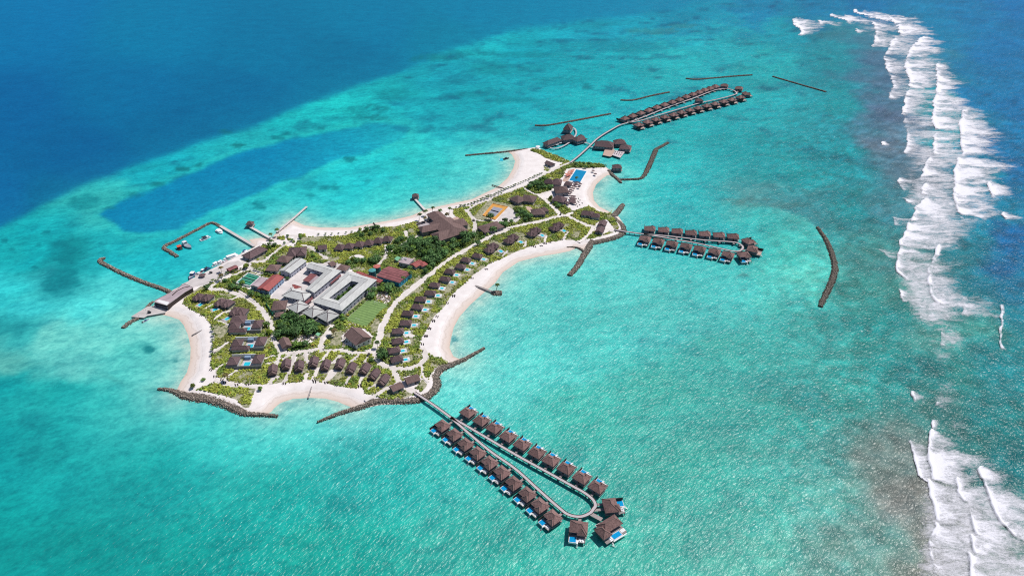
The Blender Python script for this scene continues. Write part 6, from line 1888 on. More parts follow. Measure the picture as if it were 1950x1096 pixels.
# ---------------------------------------------------------------- boats
def hull(mb, L, B, H, m, z=-0.4, n=9, blunt=0.0):
    rows = []
    for i in range(n):
        t = i / (n - 1)
        w = B / 2 * (1 - max(0, (t - 0.45) / 0.55) ** 2.2) * (0.86 + 0.14 * min(1, t * 4))
        w = max(w, 0.04 + blunt * B / 2)
        x = -L / 2 + t * L
        sh = H * (1 + 0.25 * t * t)
        rows.append([(x, -w, z + sh), (x, -w * 0.75, z), (x, w * 0.75, z), (x, w, z + sh)])
    vs = [v for r_ in rows for v in r_]
    fc = [(4 * i + k, 4 * i + 1 + k, 4 * i + 5 + k, 4 * i + 4 + k) for i in range(n - 1) for k in range(3)]
    fc += [(0, 3, 2, 1), (4 * n - 4, 4 * n - 3, 4 * n - 2, 4 * n - 1)]
    mb.add(vs, fc, m)
    dv = []
    for r_ in rows:
        dv += [(r_[0][0], r_[0][1] * 0.9, r_[0][2] - 0.12), (r_[3][0], r_[3][1] * 0.9, r_[3][2] - 0.12)]
    return mb, dv, [(2 * i, 2 * i + 2, 2 * i + 3, 2 * i + 1) for i in range(n - 1)]
def boat(label, s, L, B, hm='hull_white', dm='pale_wood', top=None, cabin=None, H=1.3, group=None, outboard=False, blunt=0.0):
    p = f(s)
    x, y = P(p[0], 0.5)
    bx, by = P(p[1], 0.5)
    o = thing('boat', label, 'boat', (x, y, 0), math.atan2(by - y, bx - x), group)
    mb, dv, df = hull(MB(), L, B, H, hm, blunt=blunt)
    mb.build('hull', o)
    MB().add(dv, df, dm).build('deck', o)
    if cabin:
        cl, cw, ch, cx, cm = cabin
        c = MB().box(cx, 0, H - 0.6, cl, cw, ch, cm)
        co = c.build('cabin', o)
        MB().box(cx + cl / 2, 0, H - 0.6 + ch * 0.5, 0.08, cw * 0.85, ch * 0.35, 'dark_glass').build('windscreen', co)
    if top:
        tl, tw, tz, tx, tm = top
        MB().box(tx, 0, tz, tl, tw, 0.16, tm).build('canopy', o)
        for sx in (-1, 1):
            for sy in (-1, 1):
                MB().box(tx + sx * tl * 0.45, sy * tw * 0.45, H - 0.65, 0.08, 0.08, tz - H + 0.66, 'dark_metal').build('canopy_post', o)
    if outboard:
        for sy in (-0.4, 0.4):
            MB().box(-L / 2 - 0.2, sy, 0.2, 0.5, 0.35, 1.0, 'dark_metal').build('outboard_motor', o)
    return o
boat('workboat with a red canopy moored inside the angled breakwater', 'A 790,597 760,560', 6.5, 4.4, 'hull_dark', 'dark_wood', (4.4, 3.8, 2.8, 0.4, 'canvas_red'), blunt=0.5)
boat('grey vessel with a white wheelhouse beside the red-canopied boat', 'A 862,578 915,608', 14.5, 5.2, 'hull_grey', 'hull_grey', None, (3.6, 3.6, 3.0, -4.0, 'hull_white'), 1.9)
boat('white catamaran with dark awnings in the middle of the harbour', 'A 1030,508 1080,490', 10.5, 5.0, 'hull_white', 'hull_white', (4.0, 3.6, 2.8, -1.0, 'hull_dark'), (2.6, 3.2, 1.8, 2.0, 'hull_white'))
boat('oval white covered boat moored at the concrete quay wall', 'A 1162,445 1195,468', 10.5, 5.6, 'hull_white', 'canvas_white', (6.5, 4.0, 2.2, -0.8, 'canvas_white'))
boat('long white covered boat against the quay below the harbour corner', 'A 1262,680 1200,700', 14, 4.6, 'hull_white', 'canvas_white', (9.0, 3.6, 2.4, -1.0, 'canvas_white'))
boat('small white boat tucked against the quay beside the brown harbour roof', 'A 1390,630 1360,645', 7, 2.6, 'hull_white', 'canvas_white', (2.8, 2.0, 2.2, 0, 'hull_blue'))
boat('white-topped speedboat at the quay, left of three', 'A 1118,750 1095,765', 8, 3.0, 'hull_white', 'white_paint', (4.4, 2.6, 2.4, -0.6, 'canvas_white'), outboard=True, group='speedboats moored at the quay')
boat('white-topped speedboat at the quay, middle of three', 'A 1160,735 1138,748', 8, 3.0, 'hull_white', 'white_paint', (4.4, 2.6, 2.4, -0.6, 'canvas_white'), outboard=True, group='speedboats moored at the quay')
boat('open white speedboat at the quay, right of three', 'A 1205,722 1183,735', 7.5, 2.8, 'hull_white', 'lilac_roof', None, (1.8, 1.8, 1.1, 0.4, 'hull_white'), outboard=True, group='speedboats moored at the quay')
boat('blue-hulled boat with a white roof at the lower end of the quay', 'A 905,855 880,885', 11, 4.4, 'hull_blue', 'lilac_wall', (4.0, 3.4, 3.4, -1.5, 'canvas_white'), (3.0, 3.2, 1.8, -1.5, 'hull_blue'), 1.7)
boat('white boat between the blue-hulled boat and the dark launch', 'A 962,838 935,858', 8.5, 3.2, 'hull_white', 'lilac_roof', None, (2.4, 2.2, 1.3, -0.6, 'hull_white'))
boat('white launch with a red seat second from the dark launch', 'A 1000,812 975,828', 8, 3.0, 'hull_white', 'maroon_wall', (2.6, 2.2, 2.3, -0.6, 'canvas_white'))
boat('dark launch moored alongside the quay', 'A 1032,797 1005,812', 9, 3.2, 'hull_dark', 'hull_blue', (3.0, 2.4, 2.3, -0.8, 'hull_dark'))
boat('small dinghy floating off the western beach', 'C 236,437 262,425', 6.0, 2.4, 'hull_white', 'hull_grey', None, (1.2, 1.2, 0.9, -0.4, 'hull_blue'), 1.0, outboard=True)
boat('square white raft boat in the northern bay', 'H 462,165 465,148', 8, 5.0, 'hull_white', 'pool_aqua', None, None, 0.9, blunt=0.8)
boat('dark speedboat beside the white raft in the northern bay', 'H 507,157 530,152', 8, 3.0, 'hull_dark', 'hull_dark', (2.8, 2.4, 2.0, -0.6, 'hull_dark'))

# ---------------------------------------------------------------- small things
parasol_set('white parasol at the top edge of the northern sand', 'I 105,655', None, 'canvas_white', big=1.9)
parasol_set('brown thatched parasol on the quay paving', 'V 1035,255', None, 'thatch_land', big=1.9)
def cart(label, s, ang, group):
    x, y = W(s, LAND_Z + 0.5)[0]
    o = thing('golf_cart', label, 'golf cart', (x, y, LAND_Z + 0.28), R(ang), group)
    MB().box(0, 0, 0.3, 2.6, 1.3, 0.6, 'hull_dark').box(0.9, 0, 0.8, 0.5, 1.2, 0.3, 'hull_dark').build('body', o)
    MB().box(-0.2, 0, 1.75, 1.9, 1.3, 0.1, 'dark_wood').build('roof', o)
    MB().box(-0.4, 0, 0.9, 0.6, 1.1, 0.2, 'canvas_white').build('seat', o)
    for sx in (-1, 1):
        for sy in (-1, 1):
            w_ = MB().cyl(0, 0, -0.09, 0.28, 0.18, 'tyre', 10).build('wheel', o, (sx * 0.85, sy * 0.62, 0.28))
            w_.rotation_euler = (R(90), 0, 0)
            MB().box(-0.2 + sx * 0.85, sy * 0.58, 0.88, 0.06, 0.06, 0.9, 'dark_metal').build('post', o)
cart('dark golf cart on the path junction above the southern bungalows', 'E 597,368', 60, None)
cart('dark golf cart at the path junction right of the tennis court', 'H 1012,672', 80, None)
cart('dark golf cart on the path left of the tennis court', 'Q 1187,392', 20, None)
cart('dark golf cart on the quay beside the thatched parasol', 'V 1188,190', 20, None)
cart('dark golf cart parked on the small quay below the large flat roof', 'V 45,925', 0, None)
# loungers set out in pairs at the top of the beaches
def lounger_proto():
    o = thing('sun_lounger', 'l', 'sun lounger')
    MB().box(0, 0, 0.25, 1.9, 0.7, 0.12, 'dark_wood').build('seat', o)
    MB().add([(0.9, -0.35, 0.3), (1.6, -0.35, 0.75), (1.6, 0.35, 0.75), (0.9, 0.35, 0.3), (0.9, -0.35, 0.2), (1.6, -0.35, 0.65), (1.6, 0.35, 0.65), (0.9, 0.35, 0.2)],
             [(0, 1, 2, 3), (7, 6, 5, 4), (0, 4, 5, 1), (2, 6, 7, 3), (1, 5, 6, 2)], 'dark_wood').build('backrest', o)
    for sx in (-0.7, 0.7):
        MB().box(sx, 0, 0, 0.1, 0.6, 0.25, 'dark_wood').build('leg', o)
    return o
LP = lounger_proto()
used_l = [False]
def loungers(s, label, group, pair=True, ang=None):
    for p in f(s):
        x, y = P(p, LAND_Z)
        a = ang if ang is not None else random.uniform(-0.4, 0.4)
        for k in range(2 if pair else 1):
            loc = (x + k * 1.6 * math.cos(a), y + k * 1.6 * math.sin(a), LAND_Z - 0.02)
            if not used_l[0]:
                used_l[0] = True
                KIDS[LP.name] = [(c, []) for c in LP.children]
                LP.location = loc
                LP.rotation_euler = (0, 0, a + R(-70))
                tag(LP, label, 'sun lounger', group)
            else:
                dup(LP, loc, a + R(-70), label, group)
loungers('D 1215,630 1320,605 1365,605 1490,605 1495,615 1600,625 1690,625 1700,640 1790,640 1800,650 1910,650 E 500,660', 'dark sun lounger in a pair at the top of the small southern beach', 'loungers above the southern beach')
loungers('C 640,330 740,385 830,455 845,510 860,565 862,640 855,735 838,815 830,890 865,955 930,985 D 660,625 770,645 870,640', 'dark sun lounger at the planted edge of the western beach', 'loungers along the western beach')
loungers('F 1225,390 1190,450 1060,530 990,575 890,690 885,700 830,760 735,885 700,930 655,995 625,1070 E 1185,50 1155,120 1120,190 1085,265 1080,325', 'dark sun lounger at the planted edge of the curved beach', 'loungers along the curved beach')
loungers('S 1380,760 1410,790 1385,830 1350,860 1400,880 1450,845 1360,905 1330,830 1370,810 1330,880', 'dark sun lounger on the sand right of the cluster of parasols', 'loungers right of the parasol cluster', False)
loungers('F 1700,235 1740,210 1640,240 1780,200 H 1010,905 960,905 850,940 740,965', 'dark sun lounger at the top of the beach below the double villas', 'loungers below the double villas')
# ---------------------------------------------------------------- plants
TREE_ZONES = [  # (outline, spacing m, size, dark 0..1, label, max)
 ('B 450,900 530,830 640,805 720,830 840,860 900,930 880,970 780,970 690,955 600,1010 520,1045 455,975', 5.0, 1.08, 0.8, 'round dark green tree in the thicket below the square grey pavilions', 48),
 ('B 1500,220 1560,110 1700,60 1850,100 1950,160 1950,330 1850,420 1840,260 1740,240 1640,215', 5.8, 1.1, 0.85, 'dark green tree among the trees above the maroon ribbed roof', 34),
 ('F 560,240 660,200 760,160 860,190 960,170 1060,120 1120,170 1060,215 900,290 830,320 760,400 700,430 640,400 600,330', 6.2, 1.15, 0.75, 'dark green tree in the belt below the largest brown roof', 44),
 ('F 1120,60 1330,30 1400,60 1300,110 1180,170 1110,130', 6.5, 1.0, 0.7, 'green tree around the low rounded brown roof', 14),
 ('B 1130,330 1230,300 1350,310 1480,330 1450,260 1300,290 1210,260 1130,290', 6.0, 1.0, 0.7, 'green tree behind the two water tanks', 16),
 ('B 1330,520 1420,500 1560,500 1600,540 1540,580 1420,560 1350,630 1320,600', 5.5, 1.1, 0.9, 'blackish green tree between the closed grey roof and the bright blue wall', 16),
 ('B 1060,770 1180,700 1290,620 1270,660 1160,760 1100,830', 5.0, 0.75, 0.8, 'small dark tree in the row along the football pitch', 14),
 ('B 1000,800 1090,770 1100,840 1000,900 960,900', 5.0, 0.9, 0.6, 'green tree between the rightmost grey pavilion and the football pitch', 8),
 ('C 960,80 1080,130 1180,170 1380,210 1390,290 1260,260 1120,190 1000,150', 4.6, 0.8, 0.45, 'bushy green tree in the belt between the main path and the water basins', 22),
 ('H 690,400 860,350 930,420 900,460 800,480 740,465', 5.5, 1.0, 0.6, 'green tree beside the middle roof of the pool restaurant', 18),
 ('H 545,590 640,640 700,690 750,740 640,750 560,640', 5.5, 1.0, 0.6, 'green tree between the tennis court plaza and the patio', 12),
 ('H 870,490 1000,570 1090,630 1070,655 960,600 880,540', 5.5, 0.8, 0.45, 'low green tree in the belt between the path and the beach parasols', 14),
 ('H 1130,200 1410,225 1330,235 1250,250 1140,240', 6.0, 0.75, 0.6, 'dark bush at the head of the swimming pool', 12),
 ('H 440,740 560,740 560,780 440,800', 6.0, 0.9, 0.7, 'green tree below the grey plaza beside the tennis court', 6),
 ('D 1305,265 1430,265 1430,330 1300,330', 4.5, 1.0, 0.85, 'dark round bush below the bare garden', 6),
 ('B 720,200 800,210 860,260 920,280 860,300 780,270', 6.0, 0.85, 0.5, 'green tree behind the corner of the L-shaped grey roof', 8),
 ('G 600,470 830,455 840,500 700,540 480,560 600,520', 6.5, 0.8, 0.5, 'green tree behind the row of small pyramid roofs', 10),
 ('E 665,330 760,330 760,430 680,440', 5.0, 0.9, 0.6, 'dark green tree left of the lowest villas of the curved beach', 7),
 ('B 120,420 130,480 210,520 60,500', 5.0, 0.8, 0.6, 'green tree beside the green-lined basins', 5),
 ('B 360,130 440,120 510,150 420,200 340,200', 6.0, 0.8, 0.3, 'bushy green tree behind the brown harbour roof', 6),
]
def leaf_cloud(lobes, n, size, c0, c1, flat_=0.75):
    """many leaf-sized quads spread through several lobes; c0 deep colour, c1 light colour"""
    V, C = [], []
    tot = sum(l[3] ** 2 for l in lobes)
    for (lx, ly, lz, lr) in lobes:
        k = int(n * lr * lr / tot) + 1
        d = rng.normal(size=(k, 3))
        d /= np.linalg.norm(d, axis=1, keepdims=True)
        r = lr * rng.uniform(0.55, 1.05, (k, 1)) ** 0.6
        c = np.array([lx, ly, lz]) + d * r * np.array([1, 1, flat_])
        nr = d + rng.normal(size=(k, 3)) * 0.4 + np.array([0, 0, 0.6])
        nr /= np.linalg.norm(nr, axis=1, keepdims=True)
        t1 = np.cross(nr, rng.normal(size=(k, 3)))
        t1 /= np.linalg.norm(t1, axis=1, keepdims=True)
        t2 = np.cross(nr, t1)
        s = size * rng.uniform(0.6, 1.3, (k, 1))
        q = np.stack([c - t1 * s - t2 * s * .6, c + t1 * s - t2 * s * .6, c + t1 * s + t2 * s * .6, c - t1 * s + t2 * s * .6], 1)
        V.append(q.reshape(-1, 3))
        m = np.clip(rng.normal(0.5, 0.28, (k, 1)), 0, 1)
        col = np.array(c0) * (1 - m) + np.array(c1) * m
        C.append(np.repeat(col, 4, 0))
    V, C = np.concatenate(V), np.concatenate(C)
    return V, np.arange(len(V)).reshape(-1, 4), C
def make_tree(r, h, c0, c1, seed, n=260):
    o = thing('broadleaf_tree', 'tree', 'tree')
    rr = random.Random(seed)
    lobes = [(0, 0, h * 0.72, r * 0.72)]
    for k in range(6):
        a = k / 6 * 6.283 + rr.uniform(-.4, .4)
        q = r * rr.uniform(0.42, 0.62)
        lobes.append((math.cos(a) * q, math.sin(a) * q, h * rr.uniform(0.5, 0.78), r * rr.uniform(0.38, 0.56)))
    V, F, C = leaf_cloud(lobes, n, 0.42, c0, c1)
    link('crown', np_mesh('crown', V, F, 'leaves', C), o)
    t = MB()
    t.cyl(0, 0, -0.2, 0.30, h * 0.6, 'bark', 7, 0.16)
    for k in range(4):
        a = k * 1.6 + rr.random()
        t.bar((0, 0, h * 0.4), (math.cos(a) * r * 0.5, math.sin(a) * r * 0.5, h * 0.68), 0.14, 'bark')
    t.build('trunk', o)
    KIDS[o.name] = [(c, []) for c in o.children]
    return o
DG0, DG1 = (0.025, 0.075, 0.025), (0.15, 0.29, 0.085)
MG0, MG1 = (0.05, 0.11, 0.02), (0.20, 0.34, 0.06)
YG0, YG1 = (0.06, 0.10, 0.008), (0.22, 0.29, 0.03)
PROTO = {'d': [make_tree(3.0 + .3 * k, 5.0 + .4 * k, DG0, DG1, k) for k in range(3)], 'm': [make_tree(2.8 + .3 * k, 4.4 + .3 * k, MG0, MG1, 10 + k) for k in range(3)], 'y': [make_tree(2.4 + .4 * k, 3.6, YG0, YG1, 20 + k) for k in range(2)]}
PU = set()
def put_tree(kind, x, y, sc_, label, group):
    o = random.choice(PROTO[kind])
    s = (sc_ * random.uniform(.85, 1.15), sc_ * random.uniform(.85, 1.15), sc_ * random.uniform(.8, 1.2))
    if o.name not in PU:
        PU.add(o.name)
        o.location = (x, y, LAND_Z - 0.05)
        o.rotation_euler = (0, 0, random.uniform(0, 6.28))
        o.scale = s
        tag(o, label, 'tree', group)
        return o
    return dup(o, (x, y, LAND_Z - 0.05), random.uniform(0, 6.28), label, group, s)
TZW = []
n_tree = 0
for zs, sp, sz, dk, label, mx in TREE_ZONES:
    poly = [P(p, LAND_Z) for p in f(zs)]
    TZW.append((poly, dk))
    a = np.array(poly)
    lo, hi = a.min(0), a.max(0)
    gx, gy = np.meshgrid(np.arange(lo[0], hi[0] + sp, sp), np.arange(lo[1], hi[1] + sp, sp))
    gx = gx + (np.arange(gx.shape[0]) % 2)[:, None] * sp / 2 + rng.uniform(-.3, .3, gx.shape) * sp
    gy = gy + rng.uniform(-.3, .3, gy.shape) * sp
    gx, gy = gx.ravel(), gy.ravel()
    ok = in_poly(gx, gy, poly) & ~path_mask(gx, gy, 1.2) & ~foot_mask(gx, gy, 0.6)
    pts = list(zip(gx[ok], gy[ok]))
    random.shuffle(pts)
    for x, y in pts[:mx]:
        kd = 'd' if random.random() < dk else ('m' if random.random() < 0.7 else 'y')
        lb = label if kd == 'd' else label.replace('round dark green', 'light green').replace('dark green', 'light green').replace('blackish green', 'light green').replace('small dark', 'small light green').replace('dark round', 'light green round').replace('dark bush', 'light green bush')
        put_tree(kd, x, y, sz * random.uniform(.75, 1.2), lb, 'trees: ' + label.split(' in ')[-1] if ' in ' in label else 'trees: ' + label[:40])
        n_tree += 1
# single trees picked out in the photograph
SINGLE = [('B 1200,500', 'm', .75, 'green tree at the upper end of the planted yard inside the closed roof'), ('B 1150,535', 'd', .6, 'dark tree in the upper half of the planted yard inside the closed roof'), ('B 1105,575', 'm', .6, 'green tree halfway along the planted yard inside the closed roof'), ('B 1050,615', 'm', .65, 'green tree at the lower end of the planted yard inside the closed roof'),
          ('Q 1500,350', 'd', 1.3, 'dark round tree at the lower edge of the tennis court'), ('Q 1550,590', 'd', 1.2, 'dark round tree in front of the low rounded roof'), ('Q 1270,830', 'd', 1.1, 'dark tree at the path bend left of the double villas'),
          ('A 1410,770', 'y', 1.1, 'yellow-green tree on the path beside the quay kiosk'), ('D 470,590', 'm', .55, 'sparse small tree on the sand of the south-western tip'), ('D 375,655', 'y', .75, 'pale feathery bush at the shore end of the south-western rock wall'),
          ('D 1000,680', 'm', .7, 'sparse bush between the planted strip and the small southern beach'), ('D 1090,160', 'y', 1.1, 'yellowish round tree between the courtyard villas and the main path'), ('D 1060,90', 'm', 1.0, 'green round tree right of the uppermost courtyard villa'),
          ('E 620,420', 'd', .6, 'lone dark bush at the path beside the bungalows'), ('V 1120,480', 'd', .9, 'dark tree between the quay plaza and the thatched double villas'), ('B 570,440', 'd', .6, 'dark bush at the front corner of the long grey gabled roof'),
          ('B 380,380', 'd', .6, 'dark bush at the corner of the brown roof left of the grey gabled one'), ('E 700,400', 'd', 1.1, 'dark round tree left of the lowest pool villa'), ('D 1250,180', 'd', 1.2, 'large dark tree above the small steep gabled roof'),
          ('G 760,470', 'd', 1.0, 'dark tree at the back of the northern beach'), ('G 60,540', 'm', .7, 'small tree by itself at the left end of the northern beach'), ('Q 690,260', 'm', .5, 'dark shrub on the sand right of the largest roof'), ('A 1790,480', 'd', .6, 'dark shrub on the sand beside the bare grey jetty'),
          ('A 1830,520', 'd', .55, 'low dark shrub on the sand below the bare grey jetty'), ('A 1760,545', 'd', .5, 'small dark shrub beside the sandy path to the harbour')]
for s, kd, sz, label in SINGLE:
    x, y = W(s, LAND_Z + 1.5)[0]
    put_tree(kd, x, y, sz, label, None)
def make_palm(h=8.0, lean_=1.2, seed=0, brown=False):
    rr = random.Random(seed)
    o = thing('palm_tree', 'palm', 'palm')
    t = MB()
    n = 8
    pts = [(lean_ * (k / n) ** 2, 0.2 * math.sin(k), h * k / n) for k in range(n + 1)]
    pts[0] = (0, 0, -0.3)
    for a, b in zip(pts[:-1], pts[1:]):
        t.bar(a, b, 0.34 - 0.012 * a[2], 'bark')
    t.build('trunk', o)
    V, F, C = [], [], []
    top = np.array(pts[-1])
    for k in range(14):
        a = k / 14 * 6.283 + rr.uniform(-.15, .15)
        el = rr.uniform(0.1, 0.9)
        d = np.array([math.cos(a), math.sin(a), 0])
        side = np.array([-math.sin(a), math.cos(a), 0])
        L = rr.uniform(2.9, 3.7)
        prev = None
        for i in range(7):
            u = i / 6
            c = top + d * L * u * (0.95 if el < .5 else .8) + np.array([0, 0, L * (el * u - (0.55 + el * .55) * u * u)])
            w = 0.62 * math.sin(math.pi * min(1, u * 0.85 + 0.12)) + 0.04
            row = [c - side * w + np.array([0, 0, -0.3 * w]), c, c + side * w + np.array([0, 0, -0.3 * w])]
            o_ = len(V)
            V += row
            g = rr.uniform(.7, 1.2)
            cc = (np.array([0.05, 0.10, 0.02]) if not brown else np.array([0.14, 0.11, 0.04])) * g
            C += [cc] * 3
            if prev is not None:
                for j in (0, 1):
                    F.append((prev + j, prev + j + 1, o_ + j + 1, o_ + j))
            prev = o_
    link('fronds', np_mesh('fronds', np.array(V), np.array(F), 'leaves', np.array(C)), o)
    KIDS[o.name] = [(c, []) for c in o.children]
    return o
PALMS = [make_palm(7.5, 1.2, 1), make_palm(6.5, -1.0, 2), make_palm(6.8, 0.8, 3, True)]
PLIST = [('G 1160,385', 0, 'palm tree on the dining terrace left of the largest roof'), ('G 1283,318', 0, 'palm tree at the beach corner above the largest roof, left of three'), ('G 1365,338', 1, 'palm tree above the largest roof, middle of three'),
         ('G 1445,325', 0, 'palm tree above the largest roof, right of three'), ('G 1215,345', 1, 'palm tree at the shore end of the pavilion jetty'), ('G 1420,375', 2, 'brownish palm beside the largest roof'), ('G 1215,405', 2, 'small brownish palm on the dining terrace'),
         ('A 1715,475', 0, 'tall palm at the foot of the bare grey jetty'), ('A 1650,505', 1, 'palm at the foot of the white pavilion jetty'), ('A 1645,580', 0, 'palm beside the brown harbour roof'), ('V 1385,185', 2, 'brownish palm on the quay paving beside the kiosk'),
         ('A 1185,900', 2, 'thin palm on the path below the quay'), ('F 1292,652', 0, 'palm tree on the round stone islet'), ('S 1330,445', 1, 'palm at the lower edge of the swimming pool'), ('B 1710,400', 0, 'palm at the right end of the maroon ribbed roof'),
         ('B 1660,480', 1, 'palm below the maroon ribbed roof'), ('E 680,310', 0, 'palm left of the curved beach villas beside the path'), ('E 290,190', 2, 'yellowish palm left of the white-gabled hall'), ('B 1000,960', 1, 'palm in the garden left of the white-gabled hall'),
         ('B 1730,440', 0, 'palm beside the main path near the maroon ribbed roof'), ('U 1250,500', 1, 'palm at the corner of the closed grey roof'), ('C 1000,1000', 2, 'small palm below the courtyard villas')]
for s, k, label in PLIST:
    x, y = W(s, LAND_Z)[0]
    o = PALMS[k]
    if o.name not in PU:
        PU.add(o.name)
        o.location = (x, y, LAND_Z)
        o.rotation_euler = (0, 0, random.uniform(0, 6))
        tag(o, label, 'palm')
    else:
        dup(o, (x, y, LAND_Z), random.uniform(0, 6.28), label, None, (random.uniform(.8, 1.0),) * 3)
# young palms set in rows
def young():
    o = thing('young_palm', 'young palm', 'palm')
    V, F, C = [], [], []
    for k in range(9):
        a = k / 9 * 6.283
        d = np.array([math.cos(a), math.sin(a), 0])
        sd = np.array([-math.sin(a), math.cos(a), 0]) * 0.28
        ps = [np.array([0, 0, 0.8]), d * 0.9 + np.array([0, 0, 1.9]), d * 1.7 + np.array([0, 0, 1.5])]
        b = len(V)
        V += [ps[0] - sd * .3, ps[0] + sd * .3, ps[1] - sd, ps[1] + sd, ps[2] - sd * .3, ps[2] + sd * .3]
        F += [(b, b + 1, b + 3, b + 2), (b + 2, b + 3, b + 5, b + 4)]
        C += [np.array([0.06, 0.10, 0.02]) * random.uniform(.7, 1.4)] * 6
    link('fronds', np_mesh('fronds', np.array(V), np.array(F), 'leaves', np.array(C)), o)
    MB().cyl(0, 0, -0.2, 0.14, 1.1, 'bark', 6).build('trunk', o)
    KIDS[o.name] = [(c, []) for c in o.children]
    return o
YP = young()
yused = False
for rows, label, step in (('A 1060,925 1140,890 1230,840 1340,800 1400,790', 'young palm in the straight row between the quay and the path', 2.6), ('G 200,525 320,520 450,512 560,500', 'young palm on the sand behind the northern beach', 5.5),
                     ('H 60,612 200,575 330,515 450,470 560,420 680,370 780,325 850,290', 'young palm in the line between the northern sand and the path', 3.6), ('B 180,395 280,360 430,420', 'young palm above the green-lined basins', 3.0),
                     ('H 1290,245 1350,240 1420,248', 'young palm along the top of the cove beach', 4.5), ('G 1490,275 1600,250 1720,215 1850,165 1940,140', 'young palm on the back of the narrow northern beach', 4.0), ('C 830,470 862,560 850,700 838,790', 'young palm at the edge of the western beach', 6.0)):
    pts = W(rows, LAND_Z)
    for a, b in zip(pts[:-1], pts[1:]):
        L_ = math.hypot(b[0] - a[0], b[1] - a[1])
        for k in range(max(1, int(L_ / step))):
            u = (k + 0.5) / max(1, int(L_ / step))
            x, y = a[0] * (1 - u) + b[0] * u + random.uniform(-.5, .5), a[1] * (1 - u) + b[1] * u + random.uniform(-.5, .5)
            s = random.uniform(.7, 1.3)
            if not yused:
                yused = True
                YP.location = (x, y, LAND_Z)
                YP.scale = (s, s, s)
                tag(YP, label, 'palm', label)
            else:
                dup(YP, (x, y, LAND_Z), random.uniform(0, 6.28), label, label, (s, s, s))
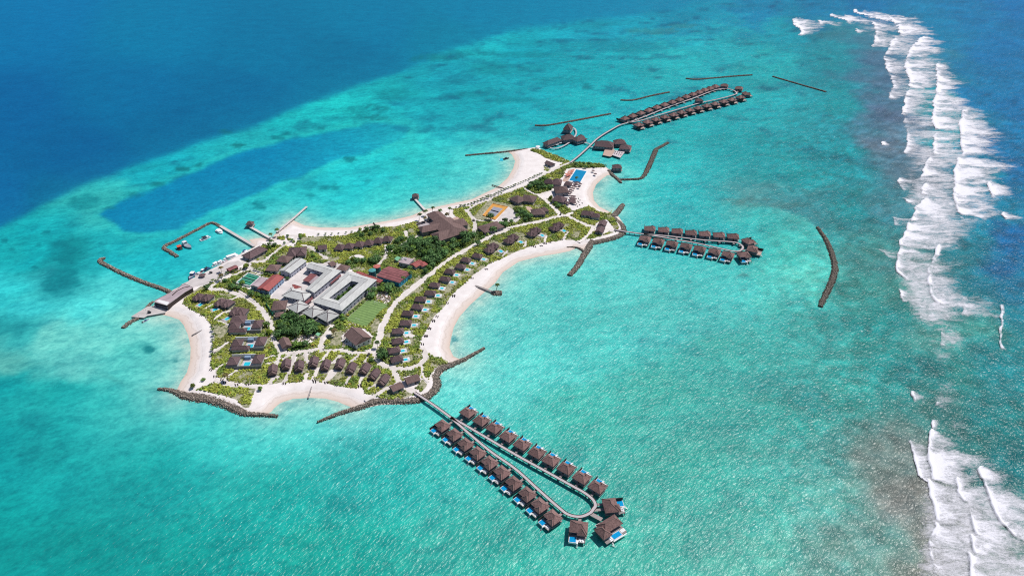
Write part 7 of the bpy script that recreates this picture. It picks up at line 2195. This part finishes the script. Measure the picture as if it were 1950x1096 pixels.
# ---- shrubs and ground cover, one mass
def shrubs():
    a = np.array(VEG_W)
    lo, hi = a.min(0) - 5, a.max(0) + 5
    st = 1.15
    X, Y = np.meshgrid(np.arange(lo[0], hi[0], st), np.arange(lo[1], hi[1], st))
    X = (X + rng.uniform(-.5, .5, X.shape) * st).ravel()
    Y = (Y + rng.uniform(-.5, .5, Y.shape) * st).ravel()
    m = veg_mask(X, Y)
    X, Y = X[m], Y[m]
    m = ~path_mask(X, Y, 0.3) & ~foot_mask(X, Y, 0.2)
    X, Y = X[m], Y[m]
    dens = fbm(X / 9, Y / 9, 51, 4)
    zone = fbm(X / 30, Y / 30, 57, 3)
    dark = np.zeros(len(X))
    for poly, dk in TZW:
        d = dist_line(X, Y, poly, True)
        s = np.where(in_poly(X, Y, poly), 1.0, np.clip(1 - d / 7, 0, 1))
        dark = np.maximum(dark, s * dk)
    m = (dens + 0.25 * dark + 0.1 * (zone - 0.5) > 0.355) & (rng.random(len(X)) < 0.93)
    X, Y, dens, zone, dark = X[m], Y[m], dens[m], zone[m], dark[m]
    n = len(X)
    K = 9
    r = rng.uniform(0.55, 1.15, n) * (0.75 + 0.6 * np.clip((dens - 0.35) * 3, 0, 1)) * (1 + 0.3 * dark)
    hgt = r * rng.uniform(0.7, 1.35, n) * (1 + 0.7 * dark)
    d = rng.normal(size=(n, K, 3))
    d[..., 2] = np.abs(d[..., 2])
    d /= np.linalg.norm(d, axis=2, keepdims=True)
    c = np.stack([X, Y, np.full(n, LAND_Z)], 1)[:, None] + d * np.stack([r, r, hgt], 1)[:, None] * rng.uniform(.6, 1, (n, K, 1))
    nr = d + rng.normal(size=d.shape) * 0.35 + np.array([0, 0, 0.8])
    nr /= np.linalg.norm(nr, axis=2, keepdims=True)
    t1 = np.cross(nr, rng.normal(size=d.shape))
    t1 /= np.linalg.norm(t1, axis=2, keepdims=True)
    t2 = np.cross(nr, t1)
    s = (rng.uniform(.22, .5, (n, K, 1))) * r[:, None, None]
    q = np.stack([c - t1 * s - t2 * s, c + t1 * s - t2 * s, c + t1 * s + t2 * s, c - t1 * s + t2 * s], 2).reshape(-1, 3)
    yel = np.array([0.35, 0.385, 0.06])
    grn = np.array([0.16, 0.25, 0.04])
    drk = np.array([0.06, 0.13, 0.035])
    oli = np.array([0.16, 0.17, 0.06])
    w = np.clip((fbm(X / 6, Y / 6, 61, 4) - 0.31) * 4.0 + (zone - .5) * 1.0, 0, 1)[:, None]
    base = grn * (1 - w) + yel * w
    ol = np.clip((fbm(X / 12, Y / 12, 67, 3) - 0.6) * 5, 0, 1)[:, None]
    base = base * (1 - ol * .7) + oli * ol * .7
    dk = np.clip(dark * 1.0, 0, .9)[:, None]
    base = base * (1 - dk) + (drk * (1 - w * .6) + grn * w * .6) * dk
    base = base * rng.uniform(0.65, 1.3, (n, 1))
    rare = rng.random(n) < 0.012
    base[rare] = np.array([0.36, 0.27, 0.05])
    col = np.repeat(base, K, 0) * rng.uniform(0.75, 1.25, (n * K, 1))
    col = np.repeat(col, 4, 0)
    me = np_mesh('shrubbery', q, np.arange(len(q)).reshape(-1, 4), 'shrub_leaves', col)
    tag(link('shrubbery', me), 'low green and yellow-green shrubs covering the garden beds of the island', 'shrubs', kind='stuff')
    print('shrubs', n, 'trees', n_tree)
shrubs()
# rubble and dry planting on the bare patches
def rubble():
    V, F, C = [], [], []
    base = np.array([(x, y, z) for x in (-1, 1) for y in (-1, 1) for z in (-1, 1)], float)
    bf = np.array([(0, 1, 3, 2), (4, 6, 7, 5), (0, 4, 5, 1), (2, 3, 7, 6), (0, 2, 6, 4), (1, 5, 7, 3)])
    for s, n in (('B 1400,560 1490,560 1540,640 1500,665 1390,630', 170), ('D 1290,240 1350,190 1500,170 1550,220 1460,260 1430,290 1300,280', 150), ('E 340,190 400,130 450,105 400,200 380,290 350,290', 60), ('B 1100,870 1200,850 1300,890 1120,960', 90)):
        poly = W(s, LAND_Z)
        a = np.array(poly)
        lo, hi = a.min(0), a.max(0)
        x, y = rng.uniform(lo[0], hi[0], n * 2), rng.uniform(lo[1], hi[1], n * 2)
        ok = in_poly(x, y, poly)
        for px, py in list(zip(x[ok], y[ok]))[:n]:
            Q, _ = np.linalg.qr(rng.normal(size=(3, 3)))
            r = random.uniform(.25, .8)
            F.append(bf + 8 * len(V))
            V.append((base * np.array([1, .8, .4]) * r) @ Q + np.array([px, py, LAND_Z + 0.15]))
            c = random.choice([(0.5, 0.42, 0.34), (0.42, 0.3, 0.24), (0.2, 0.2, 0.14), (0.1, 0.14, 0.04), (0.6, 0.55, 0.5)])
            C.append(np.tile(np.array(c), (8, 1)))
    me = np_mesh('rubble', np.concatenate(V), np.concatenate(F), 'rock', np.concatenate(C))
    tag(link('rubble', me), 'loose rubble and garden debris on the bare patches among the staff buildings', 'rubble', kind='stuff')
rubble()
